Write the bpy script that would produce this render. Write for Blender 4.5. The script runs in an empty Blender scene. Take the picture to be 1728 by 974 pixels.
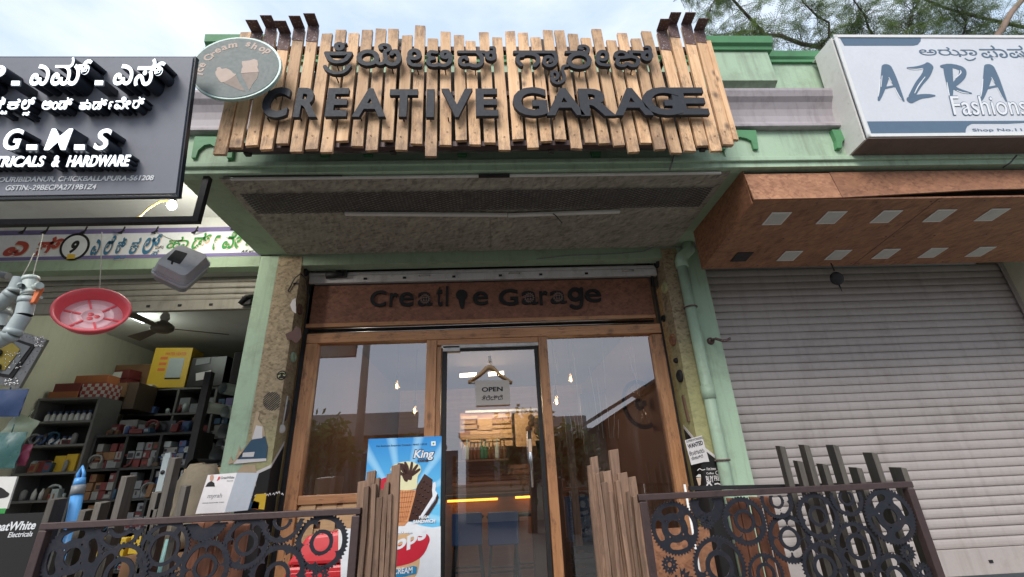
import bpy, bmesh, math, random
import numpy as np
from mathutils import Vector, Matrix
random.seed(7)
SC = bpy.context.scene
COL = SC.collection
R = math.radians

# ---------------------------------------------------------------- camera
EYE = Vector((0, 0, 1.55))
YAW, PITCH, ROLL, FPX = R(3.119), R(22.859), R(-2.647), 768.41
CF = Vector((math.sin(YAW)*math.cos(PITCH), math.cos(YAW)*math.cos(PITCH), math.sin(PITCH)))
_r0 = Vector((math.cos(YAW), -math.sin(YAW), 0)); _u0 = _r0.cross(CF)
CR = _r0*math.cos(ROLL) + _u0*math.sin(ROLL)
CU = -_r0*math.sin(ROLL) + _u0*math.cos(ROLL)
cam = bpy.data.cameras.new('camera'); cam.sensor_width = 36; cam.lens = FPX/1728*36
cam.clip_start = 0.05; cam.clip_end = 2000
co = bpy.data.objects.new('camera', cam); COL.objects.link(co)
m = Matrix((CR, CU, -CF)).transposed().to_4x4(); m.translation = EYE
co.matrix_world = m
SC.camera = co

# ---------------------------------------------------------------- sky, sun, exposure
SUN_EL, SUN_AZ = 42, 205          # soft sun behind the viewer, a little to the left
W = bpy.data.worlds.new('World'); SC.world = W; W.use_nodes = True
nt = W.node_tree; nt.nodes.clear()
_o = nt.nodes.new('ShaderNodeOutputWorld'); _b = nt.nodes.new('ShaderNodeBackground')
_s = nt.nodes.new('ShaderNodeTexSky'); _s.sky_type = 'NISHITA'; _s.sun_disc = False
_s.sun_elevation = R(SUN_EL); _s.sun_rotation = R(SUN_AZ); _s.dust_density = 2.0; _s.ozone_density = 1.5
_tc = nt.nodes.new('ShaderNodeTexCoord'); _mp = nt.nodes.new('ShaderNodeMapping'); _mp.inputs['Scale'].default_value = (1.1, 1.1, 3.4)
_n = nt.nodes.new('ShaderNodeTexNoise'); _n.inputs['Scale'].default_value = 2.3; _n.inputs['Detail'].default_value = 7; _n.inputs['Roughness'].default_value = .58
_cr = nt.nodes.new('ShaderNodeValToRGB'); _cr.color_ramp.elements[0].position = .34; _cr.color_ramp.elements[1].position = .68
_mx = nt.nodes.new('ShaderNodeMix'); _mx.data_type = 'RGBA'
CLOUD = (9.8, 10.4, 11.4, 1)
_ml = nt.nodes.new('ShaderNodeMix'); _ml.data_type = 'RGBA'; _ml.inputs[0].default_value = .80; _ml.inputs[7].default_value = (7.3, 8.9, 11.1, 1)
L = nt.links.new
L(_tc.outputs['Generated'], _mp.inputs[0]); L(_mp.outputs[0], _n.inputs['Vector']); L(_n.outputs['Fac'], _cr.inputs[0])
L(_s.outputs[0], _ml.inputs[6])
L(_cr.outputs[0], _mx.inputs[0]); L(_ml.outputs[2], _mx.inputs[6]); _mx.inputs[7].default_value = CLOUD
L(_mx.outputs[2], _b.inputs[0]); _b.inputs[1].default_value = .052; L(_b.outputs[0], _o.inputs[0])
sl = bpy.data.lights.new('sun', 'SUN'); sl.energy = 1.5; sl.angle = R(30); sl.color = (1, .95, .88)
so = bpy.data.objects.new('sun', sl); COL.objects.link(so)
_az = R(SUN_AZ); _el = R(SUN_EL)
_d = Vector((math.sin(_az)*math.cos(_el), math.cos(_az)*math.cos(_el), math.sin(_el)))
so.rotation_euler = (-_d).to_track_quat('-Z', 'Y').to_euler(); so.location = _d*60
SC.view_settings.view_transform = 'Standard'; SC.view_settings.look = 'None'
SC.view_settings.exposure = 1.12; SC.view_settings.gamma = 1
SC.cycles.use_denoising = True; SC.cycles.max_bounces = 8; SC.cycles.transparent_max_bounces = 24
SC.cycles.sample_clamp_indirect = 6

# ---------------------------------------------------------------- geometry helpers
def ray(px, py): return CF + CR*((px-864)/FPX) - CU*((py-487)/FPX)
def P(px, py, X=None, Y=None, Z=None):
    """point of a known plane (X, Y or Z constant) seen at a place of the photograph"""
    d = ray(px, py)
    if Y is not None: t = (Y-EYE.y)/d.y
    elif X is not None: t = (X-EYE.x)/d.x
    else: t = (Z-EYE.z)/d.z
    return EYE + d*t

class Frame:
    """a flat face in the world: origin, right, up, outward normal"""
    def __init__(s, O, U, V):
        s.O = Vector(O); s.U = Vector(U).normalized(); s.N = s.U.cross(Vector(V)).normalized(); s.V = s.N.cross(s.U).normalized()
    def uv(s, px, py):
        d = ray(px, py); t = (s.O-EYE).dot(s.N)/d.dot(s.N); p = EYE+d*t-s.O
        return (p.dot(s.U), p.dot(s.V))
    def at(s, u, v, n=0): return s.O + s.U*u + s.V*v + s.N*n
    def off(s, n): return Frame(s.O+s.N*n, s.U, s.V)
def FY(Y, z=0): return Frame((0, Y, z), (1, 0, 0), (0, 0, 1))     # a wall face looking at the street

class MB:
    def __init__(s): s.v = []; s.f = []; s.m = []; s.sm = []; s.mi = 0; s.smooth = False
    def vert(s, p): s.v.append(tuple(p)); return len(s.v)-1
    def face(s, ids): s.f.append(tuple(ids)); s.m.append(s.mi); s.sm.append(s.smooth)
    def poly(s, pts): s.face([s.vert(p) for p in pts])
    def hexa(s, p):      # 8 corners: bottom ring 0-3, top ring 4-7
        b = [s.vert(q) for q in p]
        for q in ((3,2,1,0),(4,5,6,7),(0,1,5,4),(1,2,6,5),(2,3,7,6),(3,0,4,7)): s.face([b[i] for i in q])
    def box(s, x0, x1, y0, y1, z0, z1):
        s.hexa([(x0,y0,z0),(x1,y0,z0),(x1,y1,z0),(x0,y1,z0),(x0,y0,z1),(x1,y0,z1),(x1,y1,z1),(x0,y1,z1)])
    def bar(s, a, b, w, d, up=(0,-1,0)):     # square bar from a to b; d is measured along up
        a = Vector(a); b = Vector(b); t = (b-a).normalized(); u = Vector(up); u = (u-t*u.dot(t))
        if u.length < 1e-4: u = Vector((1,0,0)); u = u-t*u.dot(t)
        u.normalize(); r = t.cross(u)
        q = [(-w/2,-d/2),(w/2,-d/2),(w/2,d/2),(-w/2,d/2)]
        s.hexa([a+r*i+u*j for i, j in q]+[b+r*i+u*j for i, j in q])
    def tube(s, pts, r, n=8, cap=True, closed=False):
        pts = [Vector(p) for p in pts]; rr = r if isinstance(r, (list, tuple)) else [r]*len(pts)
        N = len(pts); rings = []; prev = None; sm = s.smooth; s.smooth = True
        for i, p in enumerate(pts):
            if closed: t = (pts[(i+1) % N]-pts[i-1])
            else: t = pts[min(i+1, N-1)]-pts[max(i-1, 0)]
            t.normalize()
            u = prev if prev is not None else (Vector((0,0,1)) if abs(t.z) < .9 else Vector((1,0,0)))
            u = (u-t*u.dot(t)).normalized(); prev = u; w = t.cross(u)
            rings.append([s.vert(p+(u*math.cos(2*math.pi*k/n)+w*math.sin(2*math.pi*k/n))*rr[i]) for k in range(n)])
        for i in range(N if closed else N-1):
            A = rings[i]; B = rings[(i+1) % N]
            for k in range(n): s.face((A[k], A[(k+1) % n], B[(k+1) % n], B[k]))
        s.smooth = sm
        if cap and not closed: s.face(rings[0][::-1]); s.face(rings[-1])
    def lathe(s, prof, O, axis, n=32, cap=False):   # prof: (radius, height along axis)
        axis = Vector(axis).normalized(); u = axis.orthogonal().normalized(); w = axis.cross(u); O = Vector(O)
        sm = s.smooth; s.smooth = True; rings = []
        for r, h in prof: rings.append([s.vert(O+axis*h+(u*math.cos(2*math.pi*k/n)+w*math.sin(2*math.pi*k/n))*r) for k in range(n)])
        for A, B in zip(rings, rings[1:]):
            for k in range(n): s.face((A[k], A[(k+1) % n], B[(k+1) % n], B[k]))
        s.smooth = sm
        if cap: s.face(rings[0][::-1]); s.face(rings[-1])
    def prism(s, pts, vec):                   # a polygon pushed along vec
        vec = Vector(vec); a = [s.vert(p) for p in pts]; b = [s.vert(Vector(p)+vec) for p in pts]; n = len(a)
        s.face(a); s.face(b[::-1])
        for i in range(n): s.face((a[i], b[i], b[(i+1) % n], a[(i+1) % n]))
    def sweep(s, prof, x0, x1):               # profile of (y, z) swept along X, closed
        a = [s.vert((x0, y, z)) for y, z in prof]; b = [s.vert((x1, y, z)) for y, z in prof]; n = len(a)
        for i in range(n): s.face((a[i], b[i], b[(i+1) % n], a[(i+1) % n]))
        s.face(a[::-1]); s.face(b)

def base_of(o):
    p = Vector((0,0,0))
    while o is not None: p += o.location; o = o.parent
    return p
def tag(o, label=None, cat=None, group=None, kind=None):
    for k, v in (('label', label), ('category', cat), ('group', group), ('kind', kind)):
        if v: o[k] = v
    return o
def thing(name, label, cat, loc=(0,0,0), group=None):
    o = bpy.data.objects.new(name, None); o.empty_display_size = .1; COL.objects.link(o); o.location = loc
    return tag(o, label, cat, group)
def link_mesh(name, me, mats, parent=None):
    o = bpy.data.objects.new(name, me); COL.objects.link(o)
    for mt in (mats if isinstance(mats, (list, tuple)) else [mats]): me.materials.append(mt)
    if parent is not None: o.parent = parent
    return o
def obj(name, mb, mats, parent=None, bevel=0, loc=None, fix=True):
    base = base_of(parent) if parent is not None else Vector(loc or (0,0,0))
    me = bpy.data.meshes.new(name); me.from_pydata([tuple(Vector(v)-base) for v in mb.v], [], mb.f)
    me.polygons.foreach_set('material_index', mb.m); me.polygons.foreach_set('use_smooth', mb.sm)
    if fix:
        bm = bmesh.new(); bm.from_mesh(me); bmesh.ops.recalc_face_normals(bm, faces=bm.faces); bm.to_mesh(me); bm.free()
    o = link_mesh(name, me, mats, parent)
    if parent is None: o.location = base
    if bevel:
        b = o.modifiers.new('bevel', 'BEVEL'); b.width = bevel; b.segments = 2; b.limit_method = 'ANGLE'; b.angle_limit = R(40)
    return o
def one(name, mb, mats, label, cat, group=None, bevel=0):
    """a thing that is a single mesh; its origin sits under its middle"""
    v = np.array(mb.v); c = (v.min(0)+v.max(0))/2
    o = obj(name, mb, mats, None, bevel, loc=(float(c[0]), float(c[1]), float(v[:,2].min())))
    return tag(o, label, cat, group)

# ---- lettering: type and brush strokes, both become solid meshes on a Frame
def curve_mesh(cv):
    o = bpy.data.objects.new('tmp', cv); COL.objects.link(o)
    me = bpy.data.meshes.new_from_object(o.evaluated_get(bpy.context.evaluated_depsgraph_get()))
    bpy.data.objects.remove(o); bpy.data.curves.remove(cv); return me
def text_mesh(s, bold=0, spacing=1.0):
    c = bpy.data.curves.new('t', 'FONT'); c.body = s; c.size = 1; c.offset = bold; c.extrude = .5; c.resolution_u = 4; c.space_character = spacing
    c.fill_mode = 'BOTH'
    bpy.context.view_layer.update()
    return curve_mesh(c)
def letters(name, s, fr, bl, tr, depth, mats, parent, bold=0, shear=0, spacing=1.0, n0=0.0, uv=False):
    """type fitted in the rectangle whose bottom-left and top-right are bl, tr (photo places on the face, or face metres)"""
    (u0, v0), (u1, v1) = (bl, tr) if uv else (fr.uv(*bl), fr.uv(*tr))
    me = text_mesh(s, bold, spacing); n = len(me.vertices); a = np.empty(n*3); me.vertices.foreach_get('co', a); a = a.reshape(-1, 3)
    a[:,0] += shear*a[:,1]
    lo, hi = a.min(0), a.max(0); sx = (u1-u0)/(hi[0]-lo[0]); sy = (v1-v0)/(hi[1]-lo[1])
    u = u0+(a[:,0]-lo[0])*sx; v = v0+(a[:,1]-lo[1])*sy; d = n0+(a[:,2]+.5)*depth
    O, U, V, N = (np.array(x) for x in (fr.O, fr.U, fr.V, fr.N)); base = np.array(base_of(parent)) if parent else np.zeros(3)
    w = O+np.outer(u, U)+np.outer(v, V)+np.outer(d, N)-base
    me.vertices.foreach_set('co', w.ravel()); me.update(); me.materials.clear()
    return link_mesh(name, me, mats, parent)
def contours(F, xs, ys):
    """marching squares of F<0 -> closed loops"""
    nx, ny = len(xs), len(ys); seg = {}
    def X(i, j, k, l):
        a, b = F[i, j], F[k, l]; t = a/(a-b); return (xs[i]+(xs[k]-xs[i])*t, ys[j]+(ys[l]-ys[j])*t)
    S = F < 0
    act = np.argwhere((S[:-1,:-1].astype(int)+S[1:,:-1]+S[1:,1:]+S[:-1,1:]) % 4)
    pt = {}
    for i, j in act:
        i = int(i); j = int(j); c = (S[i,j], S[i+1,j], S[i+1,j+1], S[i,j+1]); e = []
        E = (((i,j),(i+1,j)), ((i+1,j),(i+1,j+1)), ((i,j+1),(i+1,j+1)), ((i,j),(i,j+1)))
        ins, outs = [], []
        for k in range(4):
            a, b = c[k], c[(k+1) % 4]
            if a != b:
                pt.setdefault(E[k], X(*E[k][0], *E[k][1])); (ins if a else outs).append(E[k])
        if len(ins) == 1: seg[ins[0]] = outs[0]
        else:
            for q in ins:
                k = E.index(q); seg[q] = E[(k+1) % 4] if E[(k+1) % 4] in outs and not c[(k+2) % 4] else E[(k-1) % 4]
    loops = []
    while seg:
        k0 = next(iter(seg)); k = k0; lp = []
        while k in seg:
            n = seg.pop(k); lp.append(pt[k]); k = n
            if k == k0: break
        if len(lp) > 4: loops.append(lp)
    return loops
def thin(lp, tol):
    out = [lp[0]]
    for i in range(1, len(lp)-1):
        a = Vector(out[-1]); b = Vector(lp[i+1]); p = Vector(lp[i]); ab = b-a
        d = abs(ab.x*(p.y-a.y)-ab.y*(p.x-a.x))/(ab.length+1e-9)
        if d > tol or (p-a).length > 60*tol: out.append(lp[i])
    return out+[lp[-1]]
def loops_mesh(loops, depth, bev=0):
    c = bpy.data.curves.new('c', 'CURVE'); c.dimensions = '2D'; c.fill_mode = 'BOTH'; c.extrude = depth/2; c.bevel_depth = bev; c.bevel_resolution = 1
    if bev: c.offset = -bev
    for lp in loops:
        sp = c.splines.new('POLY'); sp.points.add(len(lp)-1); sp.use_cyclic_u = True
        for q, (x, y) in zip(sp.points, lp): q.co = (x, y, 0, 1)
    return curve_mesh(c)
def sdf_grid(x0, x1, y0, y1, h):
    xs = np.arange(x0-2*h, x1+3*h, h); ys = np.arange(y0-2*h, y1+3*h, h); return xs, ys, *np.meshgrid(xs, ys, indexing='ij')
def cap(Xg, Yg, a, b, ra, rb):
    ax, ay = a; bx, by = b; dx, dy = bx-ax, by-ay; t = np.clip(((Xg-ax)*dx+(Yg-ay)*dy)/(dx*dx+dy*dy+1e-12), 0, 1)
    return np.hypot(Xg-ax-t*dx, Yg-ay-t*dy)-(ra+(rb-ra)*t)
def smooth_line(pts, k=5):
    if len(pts) < 3: return pts
    out = []; P_ = [pts[0]]+list(pts)+[pts[-1]]
    for i in range(1, len(P_)-2):
        p0, p1, p2, p3 = (np.array(P_[i+j], float) for j in (-1, 0, 1, 2))
        for q in range(k):
            t = q/k; out.append(tuple(.5*((2*p1)+(p2-p0)*t+(2*p0-5*p1+4*p2-p3)*t*t+(3*p1-p0-3*p2+p3)*t**3)))
    return out+[tuple(pts[-1])]
def strokes(name, fr, st, depth, mats, parent, org=(0, 0), sc=1.0, n0=0.0, h=.003, bev=0, cut=None):
    """st: list of (points, radius or radii[, 'line']) in zoomed photo pixels (org + p/sc)"""
    segs = []
    for s in st:
        pts, rad = s[0], s[1]; rad = list(rad) if isinstance(rad, (list, tuple)) else [rad]*len(pts)
        full = [(p[0], p[1], r) for p, r in zip(pts, rad)]
        if len(s) < 3: full = smooth_line(full)
        q = []
        for x, y, r in full:
            a = fr.uv(org[0]+x/sc, org[1]+y/sc); b = fr.uv(org[0]+(x+r)/sc, org[1]+y/sc); q.append((a, math.dist(a, b)))
        segs.append(q)
    A = [p for q in segs for p in q]
    xs, ys, Xg, Yg = sdf_grid(min(p[0][0]-p[1] for p in A), max(p[0][0]+p[1] for p in A), min(p[0][1]-p[1] for p in A), max(p[0][1]+p[1] for p in A), h)
    F = np.full(Xg.shape, 9.0)
    for q in segs:
        for (a, ra), (b, rb) in zip(q, q[1:]): F = np.minimum(F, cap(Xg, Yg, a, b, ra, rb))
    me = loops_mesh([thin(l, h*.12) for l in contours(F, xs, ys)], depth, bev)
    n = len(me.vertices); a = np.empty(n*3); me.vertices.foreach_get('co', a); a = a.reshape(-1, 3)
    O, U, V, N = (np.array(x) for x in (fr.O, fr.U, fr.V, fr.N)); base = np.array(base_of(parent)) if parent else np.zeros(3)
    w = O+np.outer(a[:,0], U)+np.outer(a[:,1], V)+np.outer(a[:,2]+depth/2+n0, N)-base
    me.vertices.foreach_set('co', w.ravel()); me.update(); me.materials.clear()
    return link_mesh(name, me, mats, parent)
def shape(name, fr, pts, depth, mats, parent, n0=0.0, uv=False, smooth=False, bevel=0):
    """a flat plate with the given outline (photo places on the face, or face metres)"""
    q = pts if uv else [fr.uv(*p) for p in pts]
    if smooth: q = smooth_line(list(q)+[q[0]])[:-1]
    mb = MB(); mb.prism([fr.at(u, v, n0) for u, v in q], fr.N*depth)
    return obj(name, mb, mats, parent, bevel)
# ---------------------------------------------------------------- materials
class NT:
    def __init__(s, name):
        s.m = bpy.data.materials.new(name); s.m.use_nodes = True; s.t = s.m.node_tree; s.t.nodes.clear()
        s.out = s.n('ShaderNodeOutputMaterial'); s.b = s.n('ShaderNodeBsdfPrincipled'); s.l(s.b.outputs[0], s.out.inputs[0])
        s.tc = s.n('ShaderNodeTexCoord'); s.co = s.tc.outputs['Object']
    def n(s, t, **k):
        n = s.t.nodes.new(t)
        for a, b in k.items(): setattr(n, a, b)
        return n
    def l(s, a, b): s.t.links.new(a, b)
    def scaled(s, sc, rot=(0,0,0), jitter=False, src=None):
        mp = s.n('ShaderNodeMapping'); mp.inputs['Scale'].default_value = sc; mp.inputs['Rotation'].default_value = rot
        s.l(src or s.co, mp.inputs[0])
        if jitter:
            oi = s.n('ShaderNodeObjectInfo'); mu = s.n('ShaderNodeMath', operation='MULTIPLY'); mu.inputs[1].default_value = 37.0
            s.l(oi.outputs['Random'], mu.inputs[0]); s.l(mu.outputs[0], mp.inputs['Location'])
        return mp.outputs[0]
    def noise(s, scale, detail=4, rough=.55, vec=None, dist=0):
        n = s.n('ShaderNodeTexNoise'); n.inputs['Scale'].default_value = scale; n.inputs['Detail'].default_value = detail
        n.inputs['Roughness'].default_value = rough; n.inputs['Distortion'].default_value = dist; s.l(vec or s.co, n.inputs['Vector']); return n.outputs['Fac']
    def ramp(s, fac, stops):
        r = s.n('ShaderNodeValToRGB'); e = r.color_ramp.elements
        while len(e) < len(stops): e.new(.5)
        for q, (p, c) in zip(e, stops): q.position = p; q.color = (*c, 1) if len(c) == 3 else c
        s.l(fac, r.inputs[0]); return r.outputs[0]
    def fr(s, fac, a, b): return s.ramp(fac, [(a, (0,0,0)), (b, (1,1,1))])
    def mix(s, fac, a, b, mode='MIX'):
        m = s.n('ShaderNodeMix'); m.data_type = 'RGBA'; m.blend_type = mode
        for i, v in ((0, fac), (6, a), (7, b)):
            if hasattr(v, 'is_linked') or hasattr(v, 'links'): s.l(v, m.inputs[i])
            else: m.inputs[i].default_value = v if i == 0 else ((*v, 1) if len(v) == 3 else v)
        return m.outputs[2]
    def math(s, op, a, b):
        m = s.n('ShaderNodeMath', operation=op)
        for i, v in ((0, a), (1, b)):
            if isinstance(v, (int, float)): m.inputs[i].default_value = v
            else: s.l(v, m.inputs[i])
        return m.outputs[0]
    def col(s, v):
        if isinstance(v, tuple): s.b.inputs['Base Color'].default_value = (*v, 1)
        else: s.l(v, s.b.inputs['Base Color'])
    def rough(s, v):
        if isinstance(v, (int, float)): s.b.inputs['Roughness'].default_value = v
        else: s.l(v, s.b.inputs['Roughness'])
    def bump(s, h, strength=.3, dist=.01):
        b = s.n('ShaderNodeBump'); b.inputs['Strength'].default_value = strength; b.inputs['Distance'].default_value = dist
        s.l(h, b.inputs['Height']); s.l(b.outputs[0], s.b.inputs['Normal'])

def paint(name, c, rough=.55, dirt=.25, dirt_col=(.06,.055,.045), scale=3.0, streak=0.0, metal=0, bump=.08, fine=60, chip=0, chip_col=(.3,.25,.2)):
    """painted or plain surface with patchy wear and grime"""
    t = NT(name); v = t.noise(scale, 6, .62); f = t.noise(fine, 3, .6)
    c0 = t.mix(t.fr(v, .3, .75), tuple(x*.90 for x in c), tuple(min(1, x*1.06) for x in c))
    c1 = t.mix(t.math('MULTIPLY', t.fr(t.noise(scale*2.7, 8, .7), .52, .78), dirt), c0, dirt_col)
    if streak:
        sv = t.scaled((9, 9, .7)); c1 = t.mix(t.math('MULTIPLY', t.fr(t.noise(2.2, 5, .6, sv), .5, .8), streak), c1, dirt_col)
    if chip:
        c1 = t.mix(t.fr(t.noise(scale*5, 7, .75), .70-chip*.1, .72-chip*.1), c1, chip_col)
    c1 = t.mix(.12, c1, t.mix(1.0, c1, t.ramp(f, [(.3, (.55,.55,.55)), (.7, (1,1,1))]), 'MULTIPLY'))
    t.col(c1); t.rough(t.math('ADD', t.math('MULTIPLY', f, .25), rough-.12)); t.b.inputs['Metallic'].default_value = metal
    if bump: t.bump(t.noise(fine*1.5, 4, .6), bump, .004)
    return t.m
def flat(name, c, rough=.5, emit=0, metal=0, spec=None):
    t = NT(name); f = t.noise(25, 4, .6); t.col(t.mix(t.fr(f, .3, .7), tuple(x*.92 for x in c), c)); t.rough(rough); t.b.inputs['Metallic'].default_value = metal
    if emit: t.b.inputs['Emission Color'].default_value = (*c, 1); t.b.inputs['Emission Strength'].default_value = emit
    return t.m
def wood(name, a, b, dark=(.06,.035,.02), axis='Z', grain=1.0, wear=.4, knots=.6, rough=.65, grey=0.0, vary=.5, ends=None):
    t = NT(name); k = {'Z': (26, 26, 1.6), 'X': (1.6, 26, 26), 'Y': (26, 1.6, 26)}[axis]
    s = t.scaled(tuple(x*grain for x in k), jitter=True); g = t.noise(1.6, 6, .6, s, .6); fine = t.noise(7, 5, .6, s)
    c = t.ramp(g, [(.28, a), (.5, tuple((x+y)/2 for x, y in zip(a, b))), (.72, b)])
    oi = t.n('ShaderNodeObjectInfo')
    hs = t.n('ShaderNodeHueSaturation'); t.l(c, hs.inputs['Color'])
    t.l(t.math('ADD', t.math('MULTIPLY', oi.outputs['Random'], vary), 1-vary*.55), hs.inputs['Value'])
    hs.inputs['Saturation'].default_value = 1-grey*.5
    c = hs.outputs[0]
    if knots:
        kv = t.scaled(tuple(x*.22*grain if x > 5 else x*2.2*grain for x in k), jitter=True); vo = t.n('ShaderNodeTexVoronoi'); vo.inputs['Scale'].default_value = 1.3; t.l(kv, vo.inputs['Vector'])
        c = t.mix(t.math('MULTIPLY', t.ramp(vo.outputs['Distance'], [(.05, (1,1,1)), (.17, (0,0,0))]), knots), c, dark)
    if wear:
        j = t.scaled(tuple(1.0 if x < 5 else 2.2 for x in k), jitter=True); w = t.noise(4.5, 8, .78, j)
        if ends:
            sx = t.n('ShaderNodeSeparateXYZ'); t.l(t.co, sx.inputs[0])
            e = t.ramp(sx.outputs['Z'], [(0, (1,1,1)), (ends[0], (0,0,0)), (ends[1], (0,0,0)), (1, (1,1,1))]); w = t.math('ADD', w, t.math('MULTIPLY', e, .13))
        c = t.mix(t.math('MULTIPLY', t.fr(w, .53, .70), wear), c, tuple(x*1.1+.03*grey for x in dark))
        c = t.mix(t.math('MULTIPLY', t.math('MULTIPLY', t.fr(fine, .58, .66), t.fr(t.noise(9, 4, .6, j), .44, .56)), wear), c, tuple(x*.6 for x in dark))
    t.col(c); t.rough(rough); t.bump(fine, .35, .004)
    return t.m
def osb(name, a, b, dark, scale=1.0, green=None, gz=(0,1)):
    """pressed strand board: flakes lying every way"""
    t = NT(name); v = None; acc = None
    warp = t.n('ShaderNodeTexNoise'); warp.inputs['Scale'].default_value = 4*scale; t.l(t.co, warp.inputs['Vector'])
    for i, (rx, ry, rz) in enumerate(((.15,.1,.35), (.2,1.0,1.5), (.5,2.1,2.4))):
        mp = t.scaled((13*scale, 62*scale, 30*scale), src=t.scaled((1, 1, 1), (rx, ry, rz), src=t.mix(.05, t.co, warp.outputs['Color']))); vo = t.n('ShaderNodeTexVoronoi'); vo.inputs['Scale'].default_value = 1.0
        t.l(mp, vo.inputs['Vector']); sep = t.n('ShaderNodeSeparateColor'); t.l(vo.outputs['Color'], sep.inputs[0])
        acc = sep.outputs[0] if acc is None else t.math('ADD', acc, sep.outputs[0])
    acc = t.math('DIVIDE', acc, 3.0)
    c = t.ramp(acc, [(.22, dark), (.34, a), (.66, b), (.85, tuple(min(1, x*1.18) for x in b))])
    c = t.mix(t.math('MULTIPLY', t.fr(t.noise(2.4, 6, .65), .45, .75), .45), c, tuple(x*.55 for x in a))
    if green is not None:
        sx = t.n('ShaderNodeSeparateXYZ'); t.l(t.co, sx.inputs[0])
        edge = t.math('ADD', sx.outputs['Z'], t.math('MULTIPLY', t.noise(6, 4, .6), .25))
        c = t.mix(t.ramp(t.math('DIVIDE', t.math('SUBTRACT', edge, gz[0]), gz[1]-gz[0]), [(0, (.85,.85,.85)), (1, (0,0,0))]), c, t.mix(.6, green, t.mix(1.0, c, green, 'MULTIPLY')))
    t.col(c); t.rough(.7); t.bump(acc, .3, .004)
    return t.m
def leafmat(name, a, b):
    t = NT(name); t.col(t.mix(t.fr(t.noise(1.6, 4, .6), .35, .65), a, b)); t.rough(.55)
    tr = t.n('ShaderNodeBsdfTranslucent'); tr.inputs[0].default_value = (b[0]*1.3, b[1]*1.4, b[2], 1)
    ms = t.n('ShaderNodeMixShader'); ms.inputs[0].default_value = .35; t.l(t.b.outputs[0], ms.inputs[1]); t.l(tr.outputs[0], ms.inputs[2]); t.l(ms.outputs[0], t.out.inputs[0])
    return t.m
def glassmat(name, refl=.1, tint=(.9,.92,.95), dust=.07):
    t = NT(name); g = t.n('ShaderNodeBsdfGlossy'); g.inputs['Roughness'].default_value = .0; g.inputs[0].default_value = (1, .98, 1, 1)
    tr = t.n('ShaderNodeBsdfTransparent'); tr.inputs[0].default_value = (*tint, 1)
    fz = t.n('ShaderNodeFresnel'); fz.inputs['IOR'].default_value = 1.5
    f = t.math('ADD', t.math('MULTIPLY', fz.outputs[0], 1.3), refl-.05)
    ms = t.n('ShaderNodeMixShader'); t.l(f, ms.inputs[0]); t.l(tr.outputs[0], ms.inputs[1]); t.l(g.outputs[0], ms.inputs[2])
    df = t.n('ShaderNodeBsdfDiffuse'); df.inputs[0].default_value = (.6,.58,.56,1)
    st = t.fr(t.noise(3, 6, .7, t.scaled((7, 7, .6))), .5, .85)
    m2 = t.n('ShaderNodeMixShader'); t.l(t.math('MULTIPLY', st, dust), m2.inputs[0]); t.l(ms.outputs[0], m2.inputs[1]); t.l(df.outputs[0], m2.inputs[2]); t.l(m2.outputs[0], t.out.inputs[0])
    return t.m

M = {}
M['green'] = paint('green_plaster', (.40,.54,.39), .75, .55, (.16,.16,.12), 1.3, .55, 0, .25, chip=.25, chip_col=(.45,.45,.36))
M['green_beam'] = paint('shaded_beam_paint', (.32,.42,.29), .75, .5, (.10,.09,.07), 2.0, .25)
M['trim'] = paint('bright_green_trim', (.09,.27,.12), .6, .4, (.06,.08,.05), 4)
M['cornice'] = paint('grey_stone_moulding', (.40,.36,.38), .6, .6, (.12,.10,.10), 2.2, .5)
M['cream'] = paint('cream_wall_paint', (.62,.60,.46), .7, .3, (.25,.22,.15), 1.2, .15)
M['ceil'] = paint('white_ceiling_paint', (.62,.63,.60), .8, .35, (.25,.24,.2), 1.5)
M['osb_grey'] = osb('weathered_strand_board', (.26,.245,.205), (.34,.32,.265), (.18,.165,.135), 1.25)
M['osb_tan'] = osb('tan_strand_board', (.27,.205,.125), (.36,.28,.175), (.19,.135,.075), 1.35, (.62,.66,.36), (1.85, 2.2))
M['osb_tan2'] = osb('sun_bleached_strand_board', (.27,.205,.125), (.36,.28,.175), (.19,.135,.075), 1.35, (.66,.70,.36), (2.2, 2.85))
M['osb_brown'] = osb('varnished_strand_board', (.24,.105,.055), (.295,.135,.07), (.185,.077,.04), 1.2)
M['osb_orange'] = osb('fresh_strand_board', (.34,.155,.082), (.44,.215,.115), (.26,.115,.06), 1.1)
M['osb_dark'] = osb('stained_strand_board', (.19,.075,.045), (.24,.10,.06), (.14,.055,.034), 1.2)
M['shutter'] = paint('grey_shutter_steel', (.45,.40,.38), .5, .5, (.19,.155,.13), .9, .32, .1, .08)
M['shutter_old'] = paint('dull_shutter_steel', (.33,.31,.26), .5, .6, (.10,.08,.05), 2, .4, .2)
M['bar_white'] = paint('scuffed_white_bar', (.60,.57,.56), .5, .6, (.15,.12,.10), 4, .2)
M['plank'] = wood('weathered_pallet_wood', (.56,.32,.165), (.80,.525,.305), (.13,.08,.055), 'Z', 1.0, .68, .85, .7, 0, .45, (.26, .78))
M['frame'] = wood('toasted_pine_vertical', (.36,.155,.065), (.54,.27,.125), (.07,.03,.015), 'Z', 1.0, .85, .6, .5, 0, .25)
M['frame_x'] = wood('toasted_pine_horizontal', (.36,.155,.065), (.54,.27,.125), (.07,.03,.015), 'X', 1.0, .85, .6, .5, 0, .25)
M['stick'] = wood('old_split_wood', (.13,.065,.036), (.27,.148,.08), (.05,.028,.02), 'Z', 1.8, .6, .3, .7, .3, .6)
M['picket_dark'] = wood('dark_post_wood', (.018,.017,.016), (.042,.039,.034), (.008,.008,.007), 'Z', 1, .5, 0, .6, .5, .4)
M['picket_edge'] = wood('red_brown_batten', (.16,.06,.03), (.26,.10,.055), (.05,.02,.012), 'Z', 1, .5, .3, .55, 0, .4)
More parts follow.
